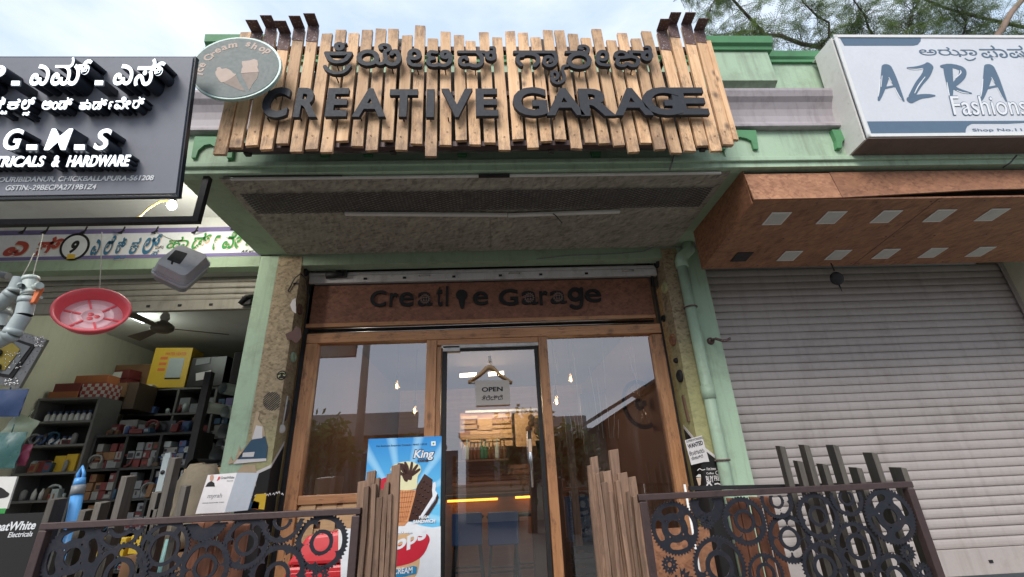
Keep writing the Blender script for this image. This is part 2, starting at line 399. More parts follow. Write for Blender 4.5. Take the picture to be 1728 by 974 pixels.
M['floorwood'] = wood('dark_plank_panel', (.17,.075,.04), (.28,.13,.07), (.05,.025,.015), 'X', .6, .4, .3, .5, 0, .4)
M['ply'] = wood('orange_plywood', (.42,.20,.10), (.52,.27,.14), (.2,.09,.05), 'X', .5, .25, .1, .55, 0, .2)
M['pine'] = wood('pale_pallet_pine', (.50,.30,.15), (.62,.40,.22), (.15,.08,.04), 'X', 1, .3, .4, .6, 0, .3)
M['letter'] = paint('charcoal_letter_acrylic', (.015,.018,.027), .7, .25, (.09,.08,.075), 8, 0, 0, .03)
M['letter_black'] = flat('black_letter_acrylic', (.010,.009,.010), .8)
M['black'] = paint('black_painted_steel', (.016,.015,.017), .62, .5, (.08,.055,.045), 9, 0, .2, .1)
M['gear'] = paint('blackened_sprocket_steel', (.036,.038,.050), .42, .55, (.10,.06,.05), 14, 0, .55, .15)
M['rail'] = paint('rusty_rail_steel', (.078,.050,.050), .5, .7, (.035,.022,.022), 7, 0, .35, .15, chip=.3, chip_col=(.17,.115,.10))
M['rust'] = paint('rusted_strap_steel', (.13,.075,.07), .75, .7, (.045,.03,.03), 18, 0, .2, .3, chip=1.2, chip_col=(.42,.39,.39))
M['mesh'] = flat('grey_expanded_metal', (.085,.08,.085), .6, 0, 0)
M['pvc'] = paint('painted_drain_pipe', (.40,.54,.40), .5, .35, (.15,.14,.10), 4, .3)
M['pvc_grey'] = flat('grey_pvc', (.38,.43,.43), .4)
M['pvc_pale'] = flat('pale_pvc', (.50,.56,.52), .4)
M['orange'] = flat('orange_plastic', (.70,.17,.05), .4)
M['white'] = flat('white_plastic', (.75,.75,.74), .45)
M['offwhite'] = paint('grubby_white_sheet', (.66,.65,.62), .6, .35, (.3,.27,.22), 5)
M['dirt'] = paint('brown_stained_sheet', (.16,.115,.10), .8, .6, (.05,.035,.03), 2.5, .3)
M['red'] = flat('red_plastic', (.55,.03,.04), .35)
M['basin'] = paint('red_basin_plastic', (.74,.10,.12), .4, .2, (.5,.12,.12), 9)
M['basin_in'] = paint('pink_basin_base', (.80,.52,.55), .35, .3, (.6,.12,.14), 9)
M['tray'] = paint('grey_galvanised_tray', (.46,.46,.49), .45, .4, (.2,.19,.2), 9, 0, .5)
M['gms'] = paint('dark_grey_composite', (.20,.205,.24), .55, .35, (.07,.07,.08), 1.2, 0, .1, .02)
M['lit'] = flat('lit_white_acrylic', (.86,.94,1.0), .4, .75)
M['channel'] = flat('black_channel_return', (.012,.016,.026), .3)
M['printw'] = flat('white_vinyl', (.72,.73,.75), .5)
M['azra'] = paint('white_flex_face', (.66,.68,.73), .5, .2, (.4,.4,.42), 1.2)
M['azra_blue'] = flat('slate_blue_vinyl', (.085,.145,.22), .5)
M['azra_pale'] = flat('pale_outline_vinyl', (.80,.81,.84), .5)
M['glass'] = glassmat('shop_glass', .22)
M['chrome'] = flat('brushed_steel', (.62,.61,.60), .25, 0, 1)
M['warm'] = flat('glowing_filament', (1.0,.55,.2), .4, 3.5)
M['bulbglass'] = flat('amber_bulb_glass', (.45,.25,.1), .15)
M['tube'] = flat('warm_lit_tube', (1.0,.80,.52), .4, 3)
M['tube_cool'] = flat('cool_lit_tube', (.85,.95,1.0), .4, 3)
M['led'] = flat('amber_led_strip', (1.0,.38,.04), .4, 2)
M['bulb'] = flat('lit_white_bulb', (1.0,.97,.88), .4, 5)
M['purple'] = flat('violet_border_paint', (.17,.14,.30), .7)
M['bandw'] = paint('white_sign_paint', (.74,.76,.77), .7, .4, (.35,.35,.33), 2.5, .2)
M['sred'] = flat('red_sign_paint', (.42,.055,.035), .6)
M['sblue'] = flat('blue_sign_paint', (.03,.16,.28), .6)
M['sgreen'] = flat('green_sign_paint', (.03,.26,.05), .6)
M['spale'] = flat('peach_shadow_paint', (.58,.42,.30), .6)
M['yellow'] = flat('yellow_card', (.66,.43,.03), .5)
M['cardboard'] = paint('brown_cardboard', (.24,.13,.065), .8, .4, (.10,.05,.03), 4)
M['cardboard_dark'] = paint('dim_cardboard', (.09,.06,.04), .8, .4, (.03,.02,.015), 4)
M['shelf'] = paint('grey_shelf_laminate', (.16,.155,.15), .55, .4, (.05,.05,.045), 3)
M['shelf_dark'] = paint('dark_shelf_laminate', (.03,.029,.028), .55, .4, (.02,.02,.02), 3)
M['bluebox'] = flat('dark_blue_card', (.05,.09,.22), .5)
M['navy'] = flat('navy_print', (.02,.07,.13), .5)
M['skyblue'] = flat('blue_broom_plastic', (.09,.32,.68), .35)
M['greyplastic'] = flat('grey_plastic', (.20,.21,.22), .45)
M['blackplastic'] = flat('black_plastic', (.018,.018,.02), .35)
M['paper'] = paint('pale_paper', (.70,.66,.66), .7, .25, (.4,.36,.33), 6)
M['torn'] = paint('torn_paper_back', (.50,.38,.25), .8, .4, (.25,.2,.12), 9)
M['rope'] = flat('pale_string', (.55,.52,.44), .8)
M['tyre'] = flat('black_rubber', (.015,.015,.016), .75)
M['leaf'] = leafmat('acacia_leaf', (.075,.115,.045), (.14,.185,.075))
M['leaf_dark'] = leafmat('dark_leaf', (.05,.08,.035), (.085,.125,.055))
M['bark'] = paint('rough_bark', (.085,.065,.055), .9, .5, (.03,.025,.02), 9, 0, 0, .6)
M['bark_pale'] = paint('pale_bark', (.24,.17,.13), .9, .5, (.09,.06,.05), 6, 0, 0, .6)
M['asphalt'] = paint('road_asphalt', (.11,.105,.095), .85, .4, (.09,.085,.075), 2, 0, 0, .5, 90)
M['concrete'] = paint('plinth_concrete', (.30,.29,.27), .85, .5, (.14,.13,.11), 2, .2, 0, .3)
M['tile'] = paint('shop_floor_tile', (.24,.20,.17), .35, .3, (.1,.08,.06), 2)
M['brick'] = paint('brown_render', (.30,.16,.10), .8, .4, (.12,.07,.05), .6, .3)
M['greyroof'] = paint('grey_parapet_paint', (.40,.38,.36), .8, .4, (.2,.18,.16), .7, .3)
M['darkroof'] = paint('dark_tin_roof', (.06,.05,.045), .7, .5, (.12,.06,.04), 1.5)
M['darkglass'] = flat('dark_window', (.03,.035,.04), .15)
M['interior'] = paint('brown_shop_wall', (.13,.062,.04), .8, .4, (.09,.04,.025), 1.5)
M['interior_dark'] = paint('dark_shop_ceiling', (.10,.075,.06), .8, .4, (.04,.03,.025), 1.5)
M['slab'] = paint('raw_slab', (.26,.25,.23), .85, .5, (.1,.09,.08), 1)
M['skin'] = flat('printed_skin_tone', (.45,.25,.17), .6)
M['picket_lit'] = wood('lit_post_edge', (.07,.055,.04), (.14,.115,.085), (.03,.025,.02), 'Z', 1.4, .6, .3, .7, .6, .5)  # paler tone painting in the light on post fronts and tops
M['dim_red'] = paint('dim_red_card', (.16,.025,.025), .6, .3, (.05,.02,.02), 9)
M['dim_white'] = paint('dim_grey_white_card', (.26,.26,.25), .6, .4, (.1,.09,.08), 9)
M['backing'] = paint('gap_shade_tone', (.09,.085,.075), .8, .4, (.02,.02,.02), 3)  # dark tone put in for the shade behind the sign planks
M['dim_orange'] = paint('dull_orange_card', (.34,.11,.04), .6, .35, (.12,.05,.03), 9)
M['blue_seat'] = flat('blue_seat_pad', (.05,.11,.30), .5)
M['diffuser'] = paint('grey_light_diffuser', (.50,.49,.47), .6, .4, (.3,.28,.25), 8)
# ---------------------------------------------------------------- ground and shop row
g = MB(); g.box(-400, 400, -400, 400, -.3, 0); tag(obj('road', g, M['asphalt']), kind='structure')
g = MB(); g.box(-60, 60, 2.15, 12, .002, .43); tag(obj('pavement', g, M['concrete'], bevel=.01), kind='structure')
g = MB(); g.box(-60, 60, 2.0, 2.15, .002, .30); tag(obj('kerb', g, M['concrete'], bevel=.01), kind='structure')
g = MB(); g.box(-1.55, 1.55, 3.64, 8.0, .43, .455); tag(obj('floor', g, M['tile']), kind='structure')
g = MB(); g.box(-4.65, -1.75, 3.64, 7.0, .43, .455); tag(obj('floor', g, M['tile']), kind='structure')

B = thing('shop_building', 'pale green single storey row of shops with moulded parapet and deep canopy', 'building', (0, 3.6, 0))
FAC = 2.37
def part(name, mat, *boxes, bevel=0):
    mb = MB()
    for b in boxes: mb.box(*b)
    return obj(name, mb, M[mat] if isinstance(mat, str) else mat, B, bevel)
# pillars and their strand board cladding
part('pillar', 'green', (-1.885, -1.735, 3.45, 3.80, .43, 3.356), bevel=.004)
part('pillar', 'green', (1.628, 1.845, 3.45, 3.80, .43, 3.356), bevel=.004)
part('cladding', 'osb_tan', (-1.735, -1.541, 3.447, 3.63, .43, 3.345), bevel=.002)
part('cladding', 'osb_tan2', (1.49, 1.628, 3.447, 3.79, .43, 3.345), bevel=.002)
part('pillar', 'cream', (4.71, 5.1, 3.45, 3.8, .43, 3.36))
# beams over the shop fronts
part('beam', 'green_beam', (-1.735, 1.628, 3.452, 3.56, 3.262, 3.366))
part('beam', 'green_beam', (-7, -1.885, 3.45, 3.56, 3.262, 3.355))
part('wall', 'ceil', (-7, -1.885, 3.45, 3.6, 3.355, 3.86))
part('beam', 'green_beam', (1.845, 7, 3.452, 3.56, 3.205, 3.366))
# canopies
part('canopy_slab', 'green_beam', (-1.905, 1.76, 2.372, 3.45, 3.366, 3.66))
part('canopy_slab', 'slab', (1.76, 7, 2.372, 3.45, 3.366, 3.66))
part('canopy_slab', 'ceil', (-7, -1.905, 2.372, 3.45, 3.74, 3.86))
part('soffit_board', 'osb_grey', (-1.655, .02, 2.40, 3.43, 3.350, 3.3655), (.0225, 1.6, 2.40, 3.43, 3.351, 3.3655))
# front: lip, panel, moulding, parapet, cap
part('fascia', 'green', (-1.905, 7, FAC-.012, FAC+.05, 3.360, 3.398))
part('fascia', 'green', (-1.905, 7, FAC-.03, FAC+.05, 3.398, 3.432), bevel=.004)
part('fascia', 'green', (-1.905, 7, FAC, FAC+.05, 3.432, 3.668))
part('fascia', 'green', (-7, -1.905, FAC, FAC+.05, 3.74, 3.668+.2))
part('fascia_panel', 'green', (1.57, 1.93, FAC-.012, FAC, 3.437, 3.60), bevel=.002)
part('fascia_panel', 'green', (-1.93, -1.60, FAC-.012, FAC, 3.437, 3.60), bevel=.002)
mb = MB(); mb.smooth = False
mb.sweep([(FAC+.02,3.668),(2.33,3.668),(2.325,3.672),(2.325,3.690),(2.345,3.700),(2.352,3.73),(2.352,3.78),(2.342,3.83),(2.322,3.875),(2.298,3.905),(2.29,3.93),(2.285,3.945),(2.285,3.966),(FAC+.02,3.966)], -7, 7)
obj('moulding', mb, M['cornice'], B)
part('parapet', 'green', (-1.83, 7, FAC, FAC+.12, 3.966, 4.292))
mb = MB(); mb.sweep([(FAC+.14,4.292),(FAC-.02,4.292),(FAC-.02,4.315),(FAC-.035,4.33),(FAC-.045,4.375),(FAC+.14,4.385)], -1.83, 7); obj('parapet_cap', mb, M['trim'], B)
for x0, x1 in ((1.60, 2.03), (-1.83, -1.50)):
    part('capital', 'green', (x0, x1, FAC-.10, FAC-.0, 4.02, 4.30), bevel=.003)
    mb = MB(); mb.prism([(x0+.0, FAC-.098, 4.02), (x0, FAC-.0, 4.02), (x0, FAC-.0, 3.967)], (x1-x0, 0, 0)); obj('capital_foot', mb, M['green'], B)
    mb = MB(); mb.sweep([(FAC-.0,4.301),(FAC-.115,4.301),(FAC-.12,4.325),(FAC-.14,4.34),(FAC-.15,4.395),(FAC-.0,4.40)], x0-.03, x1+.03); obj('capital_cap', mb, M['trim'], B)
FF = FY(FAC)
def zz(pts, s, ox, oy): return [(ox+x/s, oy+y/s) for x, y in pts]
arch = [(1160,612),(1390,614),(1375,735),(1345,735),(1350,700),(1330,672),(1290,680),(1250,655),(1215,662),(1180,692),(1165,735),(1140,735)]
shape('bracket', FF, zz(arch, 3.48, 0, 60), .03, M['trim'], B)
shape('bracket', FF, zz([(120,706),(290,710),(302,808),(278,808),(265,765),(240,752),(205,745),(150,760),(130,808),(110,808)], 3.153, 1180, 0), .03, M['trim'], B)
shape('bracket', FF, zz([(690,706),(790,706),(800,740),(760,752),(745,770),(745,802),(718,802),(712,760)], 3.153, 1180, 0), .03, M['trim'], B)
for x in (549, 622, 780, 1005):
    shape('bracket', FF, [(x-14,236),(x+14,236),(x+7,266),(x-7,266)], .025, M['trim'], B)
# inside walls
part('partition_wall', 'cream', (-1.80, -1.60, 3.80, 8.0, .43, 3.66))
part('partition_wall', 'interior', (1.58, 1.80, 3.80, 8.0, .43, 3.66))
part('inner_wall', 'interior', (-1.60, -1.572, 3.80, 7.98, .455, 3.3))
part('back_wall', 'ply', (-1.60, 1.58, 8.0, 8.2, .43, 3.66))
part('back_wall', 'cream', (-4.75, -1.60, 7.0, 7.2, .43, 3.66))
part('side_wall', 'cream', (-4.85, -4.65, 3.66, 7.0, .43, 3.66))
part('shop_ceiling', 'interior_dark', (-1.60, 1.58, 3.63, 8.0, 3.06, 3.2))
part('shop_ceiling', 'ceil', (-4.75, -1.80, 3.70, 7.0, 3.40, 3.5))
part('wall', 'green', (-7, -4.85, 3.45, 3.8, .43, 3.262))
part('wall', 'green', (5.1, 7, 3.45, 3.8, .43, 3.36))
part('roof_slab', 'slab', (-7, 7, 3.45, 9, 3.862, 4.0))
part('roof_slab', 'slab', (-7, 7, 2.49, 3.45, 3.866, 3.96))
part('back_wall', 'slab', (1.80, 7, 8, 8.2, .43, 3.86))

# ---------------------------------------------------------------- roller shutters
def slat_profile(y, z0, z1, pitch, d0):
    pts = []; n = max(1, round((z1-z0)/pitch)); p = (z1-z0)/n
    q = random.Random(n)
    for i in range(n):
        z = z0+i*p; d = d0*q.uniform(.8, 1.2)
        pts += [(y, z), (y-d*.5, z+p*.05), (y-d*.85, z+p*.22), (y-d, z+p*.48), (y-d*.85, z+p*.74), (y-d*.55, z+p*.90), (y+.006, z+p*.915), (y+.006, z+p*.985)]
    return pts+[(y, z1), (y+.02, z1), (y+.02, z0)]
def shutter(label, x0, x1, y, zb, z0, z1, mat, bar, pitch=.0655, d=.010, holes=()):
    t = thing('roller_shutter', label, 'shutter', ((x0+x1)/2, y, zb), 'shop roller shutters')
    mb = MB(); mb.sweep(slat_profile(y, z0, z1, pitch, d), x0, x1); obj('curtain', mb, M[mat], t)
    mb = MB(); mb.box(x0+.01, x1-.01, y-.02, y+.025, zb, z0-.003); b = obj('bottom_bar', mb, M[bar], t, .003)
    for px in holes:
        mb = MB(); mb.box(px-.014, px+.014, y-.026, y-.0205, (zb+z0)/2-.012, (zb+z0)/2+.006); obj('slot', mb, M['black'], b)
    for x in (x0-.012, x1-.028):
        if zb < 1: mb = MB(); mb.box(x, x+.04, y-.035, y-.022, zb, z1+.0); obj('guide', mb, M[mat], t, .003)
    return t
shutter('closed ribbed grey steel shutter below the brown canopy', 1.85, 4.70, 3.62, .80, .965, 3.204, 'shutter', 'shutter', holes=(2.6, 3.5, 4.3))
t = shutter('rolled up white shutter bar above the cafe name board', -1.53, 1.485, 3.60, 3.155, 3.222, 3.262+.0, 'bar_white', 'bar_white', .055, .016, holes=(-1.05,-.72,-.3,.1,.45,.85))
for x in (-.55, .22, 1.22):
    mb = MB(); mb.tube([(x-.045,3.578,3.20),(x-.045,3.56,3.20),(x+.045,3.56,3.20),(x+.045,3.578,3.20)], .006, 6); obj('pull_handle', mb, M['chrome'], t)
shutter('half raised dull shutter over the open hardware shop', -4.64, -1.89, 3.63, 2.955, 3.045, 3.26, 'shutter_old', 'shutter_old', .054, .014, holes=(-3.3,-3.05,-2.8,-2.55,-2.3))
for px, py, lab in ((418, 508, 'black shutter lock hanging by the green pillar'),):
    c = P(px, py, Y=3.585); mb = MB(); mb.box(c.x-.045, c.x+.03, 3.57, 3.60, c.z-.035, c.z+.035); mb.tube([c+Vector((-.05,-.02,-.03)), c+Vector((0,-.03,.03)), c+Vector((.05,-.02,.035))], .016, 8)
    one('shutter_lock', mb, M['black'], lab, 'lock')
for px, py, lab in ((565, 463, 'dusty black shutter lock at the left end of the white bar'),):
    c = P(px, py, Y=3.56); mb = MB(); mb.tube([c+Vector((-.07,0,-.012)), c+Vector((.07,0,.0))], .028, 10); mb.box(c.x+.03, c.x+.10, c.y-.012, c.y+.012, c.z-.03, c.z+.03)
    one('shutter_lock', mb, M['black'], lab, 'lock')

# ---------------------------------------------------------------- canopy fittings over the cafe
mb = MB(); z = 3.338
def lattice(mb, x0, x1, y0, y1, z, cx, cy, w):
    nx = int((x1-x0)/cx); ny = int((y1-y0)/cy)
    for j in range(ny+1):
        for i in range(nx+1):
            for s in (0, 1):
                a = (x0+i*cx, y0+j*cy); b = (x0+(i+.5)*cx, y0+(j+.5)*cy) if s == 0 else (x0+(i-.5)*cx, y0+(j+.5)*cy)
                if j < ny and x0 <= b[0] <= x1:
                    m1 = (a[0]*.7+b[0]*.3, a[1]*.94+b[1]*.06); m2 = (a[0]*.3+b[0]*.7, a[1]*.06+b[1]*.94)
                    mb.bar((*a, z), (*b, z), w, .003, (0,0,1))
                c = (x0+i*cx, y0+(j+1)*cy)
                if j < ny and x0 <= b[0] <= x1:
                    mb.bar((*b, z), (*c, z), w, .003, (0,0,1))
lattice(mb, -1.60, 1.57, 2.545, 2.80, 3.3375, .050, .024, .0046)
one('mesh_panel', mb, M['mesh'], 'long strip of grey expanded metal mesh under the cafe canopy', 'mesh panel')
mb = MB(); mb.box(-1.58, -.05, 2.385, 2.40, 3.334, 3.349); mb.box(.15, 1.53, 2.385, 2.40, 3.334, 3.349)
t = thing('light_strip', 'thin white light strip along the front edge of the canopy underside', 'light strip', (0, 2.39, 3.33))
obj('channel', mb, M['offwhite'], t, .002); mb = MB(); mb.box(-.048, .148, 2.382, 2.402, 3.333, 3.349); obj('joint_cover', mb, M['black'], t)
t = thing('light_strip', 'thin white light strip in two lengths behind the mesh panel', 'light strip', (0, 2.82, 3.32))
a = P(582, 361, Z=3.325); b = P(856, 363, Z=3.325); c = P(1046, 357, Z=3.325)
mb = MB(); mb.bar(a, b, .03, .02, (0,0,1)); obj('tube_length', mb, M['offwhite'], t, .004)
mb = MB(); mb.bar(b+Vector((.005,.008,.002)), c, .03, .02, (0,0,1)); obj('tube_length', mb, M['offwhite'], t, .004)
mb = MB(); mb.tube([P(932,360,Z=3.33), P(938,364,Z=3.28), P(948,376,Z=3.33)], .004, 5); obj('wire', mb, M['black'], t)
mb = MB(); mb.tube([(-1.62,2.383,3.352),(-1.3,2.381,3.355),(-.9,2.383,3.349)], .004, 5); one('cable', mb, M['blackplastic'], 'thin black cable along the left canopy edge', 'cable')
mb = MB(); mb.tube([P(1138,258,Y=2.33),P(1137,266,Y=2.335),P(1133,278,Y=2.33),P(1130,287,Y=2.335)], .006, 6); one('cable', mb, M['greyplastic'], 'short grey cable hanging from the plank sign down the fascia', 'cable')

mb = MB(); mb.tube([P(486,492,Y=3.44),P(497,470,Y=3.43),P(507,462,Y=3.42),P(516,470,Y=3.5),P(521,500,Y=3.56),P(517,540,Y=3.57)], .005, 5); one('cable', mb, M['blackplastic'], 'looped black cable at the top of the left strand board', 'cable')
mb = MB(); mb.tube([P(1108,415,Y=3.43),P(1085,424,Y=3.445),P(1040,428,Y=3.445),P(960,431,Y=3.446),P(905,437,Y=3.447)], .004, 5); one('cable', mb, M['greyplastic'], 'thin grey cable along the beam above the white shutter bar', 'cable')
# brown strand board canopy of the right hand shop
t = thing('board_canopy', 'brown strand board canopy box with two rows of square lights', 'canopy', (4, 2.8, 3.05))
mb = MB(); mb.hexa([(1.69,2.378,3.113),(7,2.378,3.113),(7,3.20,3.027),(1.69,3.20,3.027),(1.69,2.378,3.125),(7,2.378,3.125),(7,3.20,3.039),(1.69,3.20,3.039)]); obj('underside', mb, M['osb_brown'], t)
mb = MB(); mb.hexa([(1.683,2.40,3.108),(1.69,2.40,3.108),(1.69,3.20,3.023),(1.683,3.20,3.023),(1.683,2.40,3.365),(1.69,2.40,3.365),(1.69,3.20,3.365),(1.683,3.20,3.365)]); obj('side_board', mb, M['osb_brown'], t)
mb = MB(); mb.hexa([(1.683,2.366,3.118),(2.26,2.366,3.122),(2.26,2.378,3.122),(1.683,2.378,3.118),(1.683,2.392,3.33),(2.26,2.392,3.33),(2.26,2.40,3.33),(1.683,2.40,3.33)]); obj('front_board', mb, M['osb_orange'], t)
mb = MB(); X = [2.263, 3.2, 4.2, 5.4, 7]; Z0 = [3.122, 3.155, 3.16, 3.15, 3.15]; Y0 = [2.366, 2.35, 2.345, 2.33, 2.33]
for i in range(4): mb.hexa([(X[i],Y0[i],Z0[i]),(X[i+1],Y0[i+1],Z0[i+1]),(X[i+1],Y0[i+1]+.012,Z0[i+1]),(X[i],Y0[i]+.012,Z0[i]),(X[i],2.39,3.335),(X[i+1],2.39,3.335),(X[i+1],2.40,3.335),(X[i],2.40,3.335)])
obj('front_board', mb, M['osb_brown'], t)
mb = MB(); mb.box(1.69, 7, 3.188, 3.20, 3.041, 3.364); obj('back_board', mb, M['osb_brown'], t)
def zc(y): return 3.113-(y-2.378)*.1046
def sq(x, y, name, mat, k=.068, d=.006, par=None):
    mb = MB()
    mb.hexa([(x-k,y-k,zc(y-k)-d),(x+k,y-k,zc(y-k)-d),(x+k,y+k,zc(y+k)-d),(x-k,y+k,zc(y+k)-d),(x-k,y-k,zc(y-k)-.001),(x+k,y-k,zc(y-k)-.001),(x+k,y+k,zc(y+k)-.001),(x-k,y+k,zc(y+k)-.001)])
    return obj(name, mb, M[mat], par or t, .002)
for x in (1.935, 2.315, 2.70, 3.08, 3.46, 3.85): sq(x, 2.56, 'diffuser', 'diffuser', .056, .0085, sq(x, 2.56, 'square_light', 'offwhite'))
for x in (2.30, 2.685, 3.07, 3.45, 3.84): sq(x, 3.03, 'diffuser', 'diffuser', .056, .0085, sq(x, 3.03, 'square_light', 'offwhite'))
sq(1.925, 3.03, 'light_hole', 'black', .062)
for x in (2.92, 5.36): mb = MB(); mb.hexa([(x-.002,2.38,3.1115),(x+.002,2.38,3.1115),(x+.002,3.19,3.0265),(x-.002,3.19,3.0265),(x-.002,2.38,3.1125),(x+.002,2.38,3.1125),(x+.002,3.19,3.0285),(x-.002,3.19,3.0285)]); obj('joint', mb, M['black'], t)
for x in (1.72, 2.12, 2.52, 2.89, 2.95, 3.26, 3.66, 4.06):
    for y in (2.41, 2.80, 3.17): mb = MB(); mb.lathe([(0,-.002),(.006,-.0015),(.007,.001)], (x, y, zc(y)-.001), (0,0,1), 8); obj('screw', mb, M['rust'], t)

# drain pipe, hook, hanging charm
t = thing('drain_pipe', 'pale green plastic drain pipe running down the right pillar', 'pipe', (1.72, 3.40, .45))
pts = [P(1152,455,Y=3.40), P(1168,560,Y=3.40), P(1190,690,Y=3.40), P(1222,840,Y=3.40)]
x0 = pts[0].x
mb = MB(); mb.tube([(x0+.0, 3.40, 3.18), (x0+.0, 3.40, .45)], .043, 14); obj('pipe', mb, M['pvc'], t)
mb = MB(); mb.tube([(x0, 3.40, 3.14), (x0, 3.40, 3.20), (x0+.012, 3.40, 3.235), (x0+.05, 3.40, 3.27), (x0+.085, 3.40, 3.295), (x0+.09, 3.40, 3.363)], .050, 14); obj('elbow', mb, M['pvc'], t)
for z in (2.05,): mb = MB(); mb.tube([(x0,3.40,z),(x0,3.40,z+.1)], .049, 14); obj('socket', mb, M['pvc'], t)
for z in (2.78, 1.62, .9):
    mb = MB(); mb.tube([(x0+.0485*math.cos(a), 3.40+.0485*math.sin(a), z) for a in [2*math.pi*k/18 for k in range(18)]], .007, 6, closed=True); obj('clamp', mb, M['rust'], t)
t = thing('wall_hook', 'twisted rusty iron hook on the right green pillar', 'hook', tuple(P(1200,577,Y=3.45)))
c = P(1199, 576, Y=3.45); mb = MB(); mb.lathe([(.0,.0),(.03,.0),(.028,-.012),(.012,-.02),(.0,-.02)], c, (0,1,0), 14); obj('plate', mb, M['rust'], t)
mb = MB(); mb.tube([c+Vector((0,-.015,0)), c+Vector((.01,-.07,.0)), c+Vector((.04,-.11,-.03)), c+Vector((.07,-.12,-.03)), c+Vector((.10,-.12,-.015))], .011, 8); obj('arm', mb, M['rust'], t)
t = thing('hanging_charm', 'black round charm with a tail on a cord before the closed shutter', 'charm', tuple(P(1412,492,Y=3.1)))
c = P(1412, 470, Y=3.1); mb = MB(); mb.lathe([(0,-.02),(.03,-.02),(.048,-.012),(.053,0),(.048,.012),(.03,.02),(0,.02)], c, (0,-1,-.2), 20); obj('disc', mb, M['black'], t)
mb = MB(); mb.tube([P(1402,444,Y=3.1), P(1408,457,Y=3.1)], .005, 6); obj('cord', mb, M['black'], t)
mb = MB(); mb.tube([P(1416,481,Y=3.1), P(1421,492,Y=3.1)], [.006,.002], 6); obj('tail', mb, M['black'], t)
# ---------------------------------------------------------------- plank sign of the cafe
S = thing('plank_sign', 'wide sign of uneven wooden planks with charcoal CREATIVE GARAGE letters', 'sign', (0, 2.15, 3.3))
Z5 = lambda x, y: (320+x/3.6, 30+y/3.6)
Z6 = lambda x, y: (780+x/3.6, 30+y/3.6)
tops = [Z5(*p) for p in ((342,88),(410,100),(495,72),(580,105),(665,75),(752,60),(835,97),(920,72),(998,93),(1080,73),(1162,65),(1238,67),(1322,108),(1400,45),(1477,125),(1555,83),(1635,105),(1705,140))] + \
       [Z6(*p) for p in ((132,88),(212,118),(290,83),(368,92),(445,118),(520,73),(590,77),(672,96),(750,122),(815,68),(905,135),(970,92),(1055,127),(1118,80),(1213,90),(1275,50),(1362,50),(1440,85),(1497,140))]
bots = [Z5(*p) for p in ((178,828),(275,788),(375,772),(462,797),(560,763),(645,812),(740,796),(830,815),(925,745),(1015,780),(1105,802),(1200,743),(1285,803),(1378,766),(1465,840),(1555,773),(1650,742),(1734,770))] + \
       [Z6(*p) for p in ((168,758),(258,803),(340,735),(432,788),(513,747),(598,740),(697,795),(780,758),(865,760),(955,773),(1045,812),(1118,760),(1205,795),(1303,820),(1388,810),(1462,775),(1545,807),(1620,770),(1665,740))]
CAPPED = {1, 2, 3, 4, 5, 32, 33, 34, 35}
rnd = random.Random(3)
for i, (a, b) in enumerate(zip(tops, bots)):
    jit = rnd.uniform(-.004, .004); yt = 2.115+jit; yb = 2.105+jit
    A = P(*a, Y=yt); Bt = P(*b, Y=yb); w = .066 if i != 36 else .03
    # a plank with a slightly uneven, weathered outline
    mb = MB(); n = 9; L_ = []; R_ = []
    for k in range(n):
        t = k/(n-1); p = A.lerp(Bt, t); wl = w/2*(1+rnd.uniform(-.04, .04)); wr = w/2*(1+rnd.uniform(-.04, .04)); L_.append((p.x-wl, p.y, p.z)); R_.append((p.x+wr, p.y, p.z))
    R_[0] = (R_[0][0], R_[0][1], R_[0][2]+rnd.uniform(-.006, .006)); L_[-1] = (L_[-1][0], L_[-1][1], L_[-1][2]+rnd.uniform(-.006, .006))
    th = .02; F = [[mb.vert(p) for p in q] for q in (L_, R_)]; Bk = [[mb.vert((p[0], p[1]+th, p[2])) for p in q] for q in (L_, R_)]
    for k in range(n-1):
        mb.face((F[0][k], F[0][k+1], F[1][k+1], F[1][k])); mb.face((Bk[0][k], Bk[1][k], Bk[1][k+1], Bk[0][k+1]))
        mb.face((F[0][k], Bk[0][k], Bk[0][k+1], F[0][k+1])); mb.face((F[1][k], F[1][k+1], Bk[1][k+1], Bk[1][k]))
    mb.face((F[0][0], F[1][0], Bk[1][0], Bk[0][0])); mb.face((F[0][-1], Bk[0][-1], Bk[1][-1], F[1][-1]))
    pl = obj('plank', mb, M['plank'], S)
    # nail heads
    mb = MB()
    for zf in (.9,):
        p = A.lerp(Bt, zf); mb.lathe([(0,-.0015),(.005,-.0015),(.005,.001)], p+Vector((rnd.uniform(-.012,.012), -.001, 0)), (0,-1,0), 8)
    obj('nail_head', mb, M['black'], pl)
    if i in CAPPED:
        p = A; q = A.lerp(Bt, rnd.uniform(.10, .17)); y = yt
        mb = MB(); d = .004
        mb.hexa([(q.x-.035,y-d,q.z),(q.x+.035,y-d,q.z-.01),(q.x+.035,y-.0005,q.z-.01),(q.x-.035,y-.0005,q.z),(p.x-.036,y-d,p.z+.012),(p.x+.036,y-d,p.z+.012),(p.x+.036,y-.0005,p.z+.012),(p.x-.036,y-.0005,p.z+.012)])
        mb.hexa([(p.x-.036,y-.085,p.z+.016),(p.x+.036,y-.085,p.z+.016),(p.x+.036,y,p.z+.0125),(p.x-.036,y,p.z+.0125),(p.x-.036,y-.085,p.z+.02),(p.x+.036,y-.085,p.z+.02),(p.x+.036,y,p.z+.0165),(p.x-.036,y,p.z+.0165)])
        obj('strap', mb, M['rust'], pl)
for z in (4.165, 3.385):
    mb = MB(); mb.box(-1.49, 1.50, 2.139, 2.175, z-.018, z+.018); obj('batten', mb, M['rail'], S)
mb = MB(); mb.box(-1.49, 1.50, 2.139, 2.17, 3.76, 3.795); obj('batten', mb, M['rail'], S)
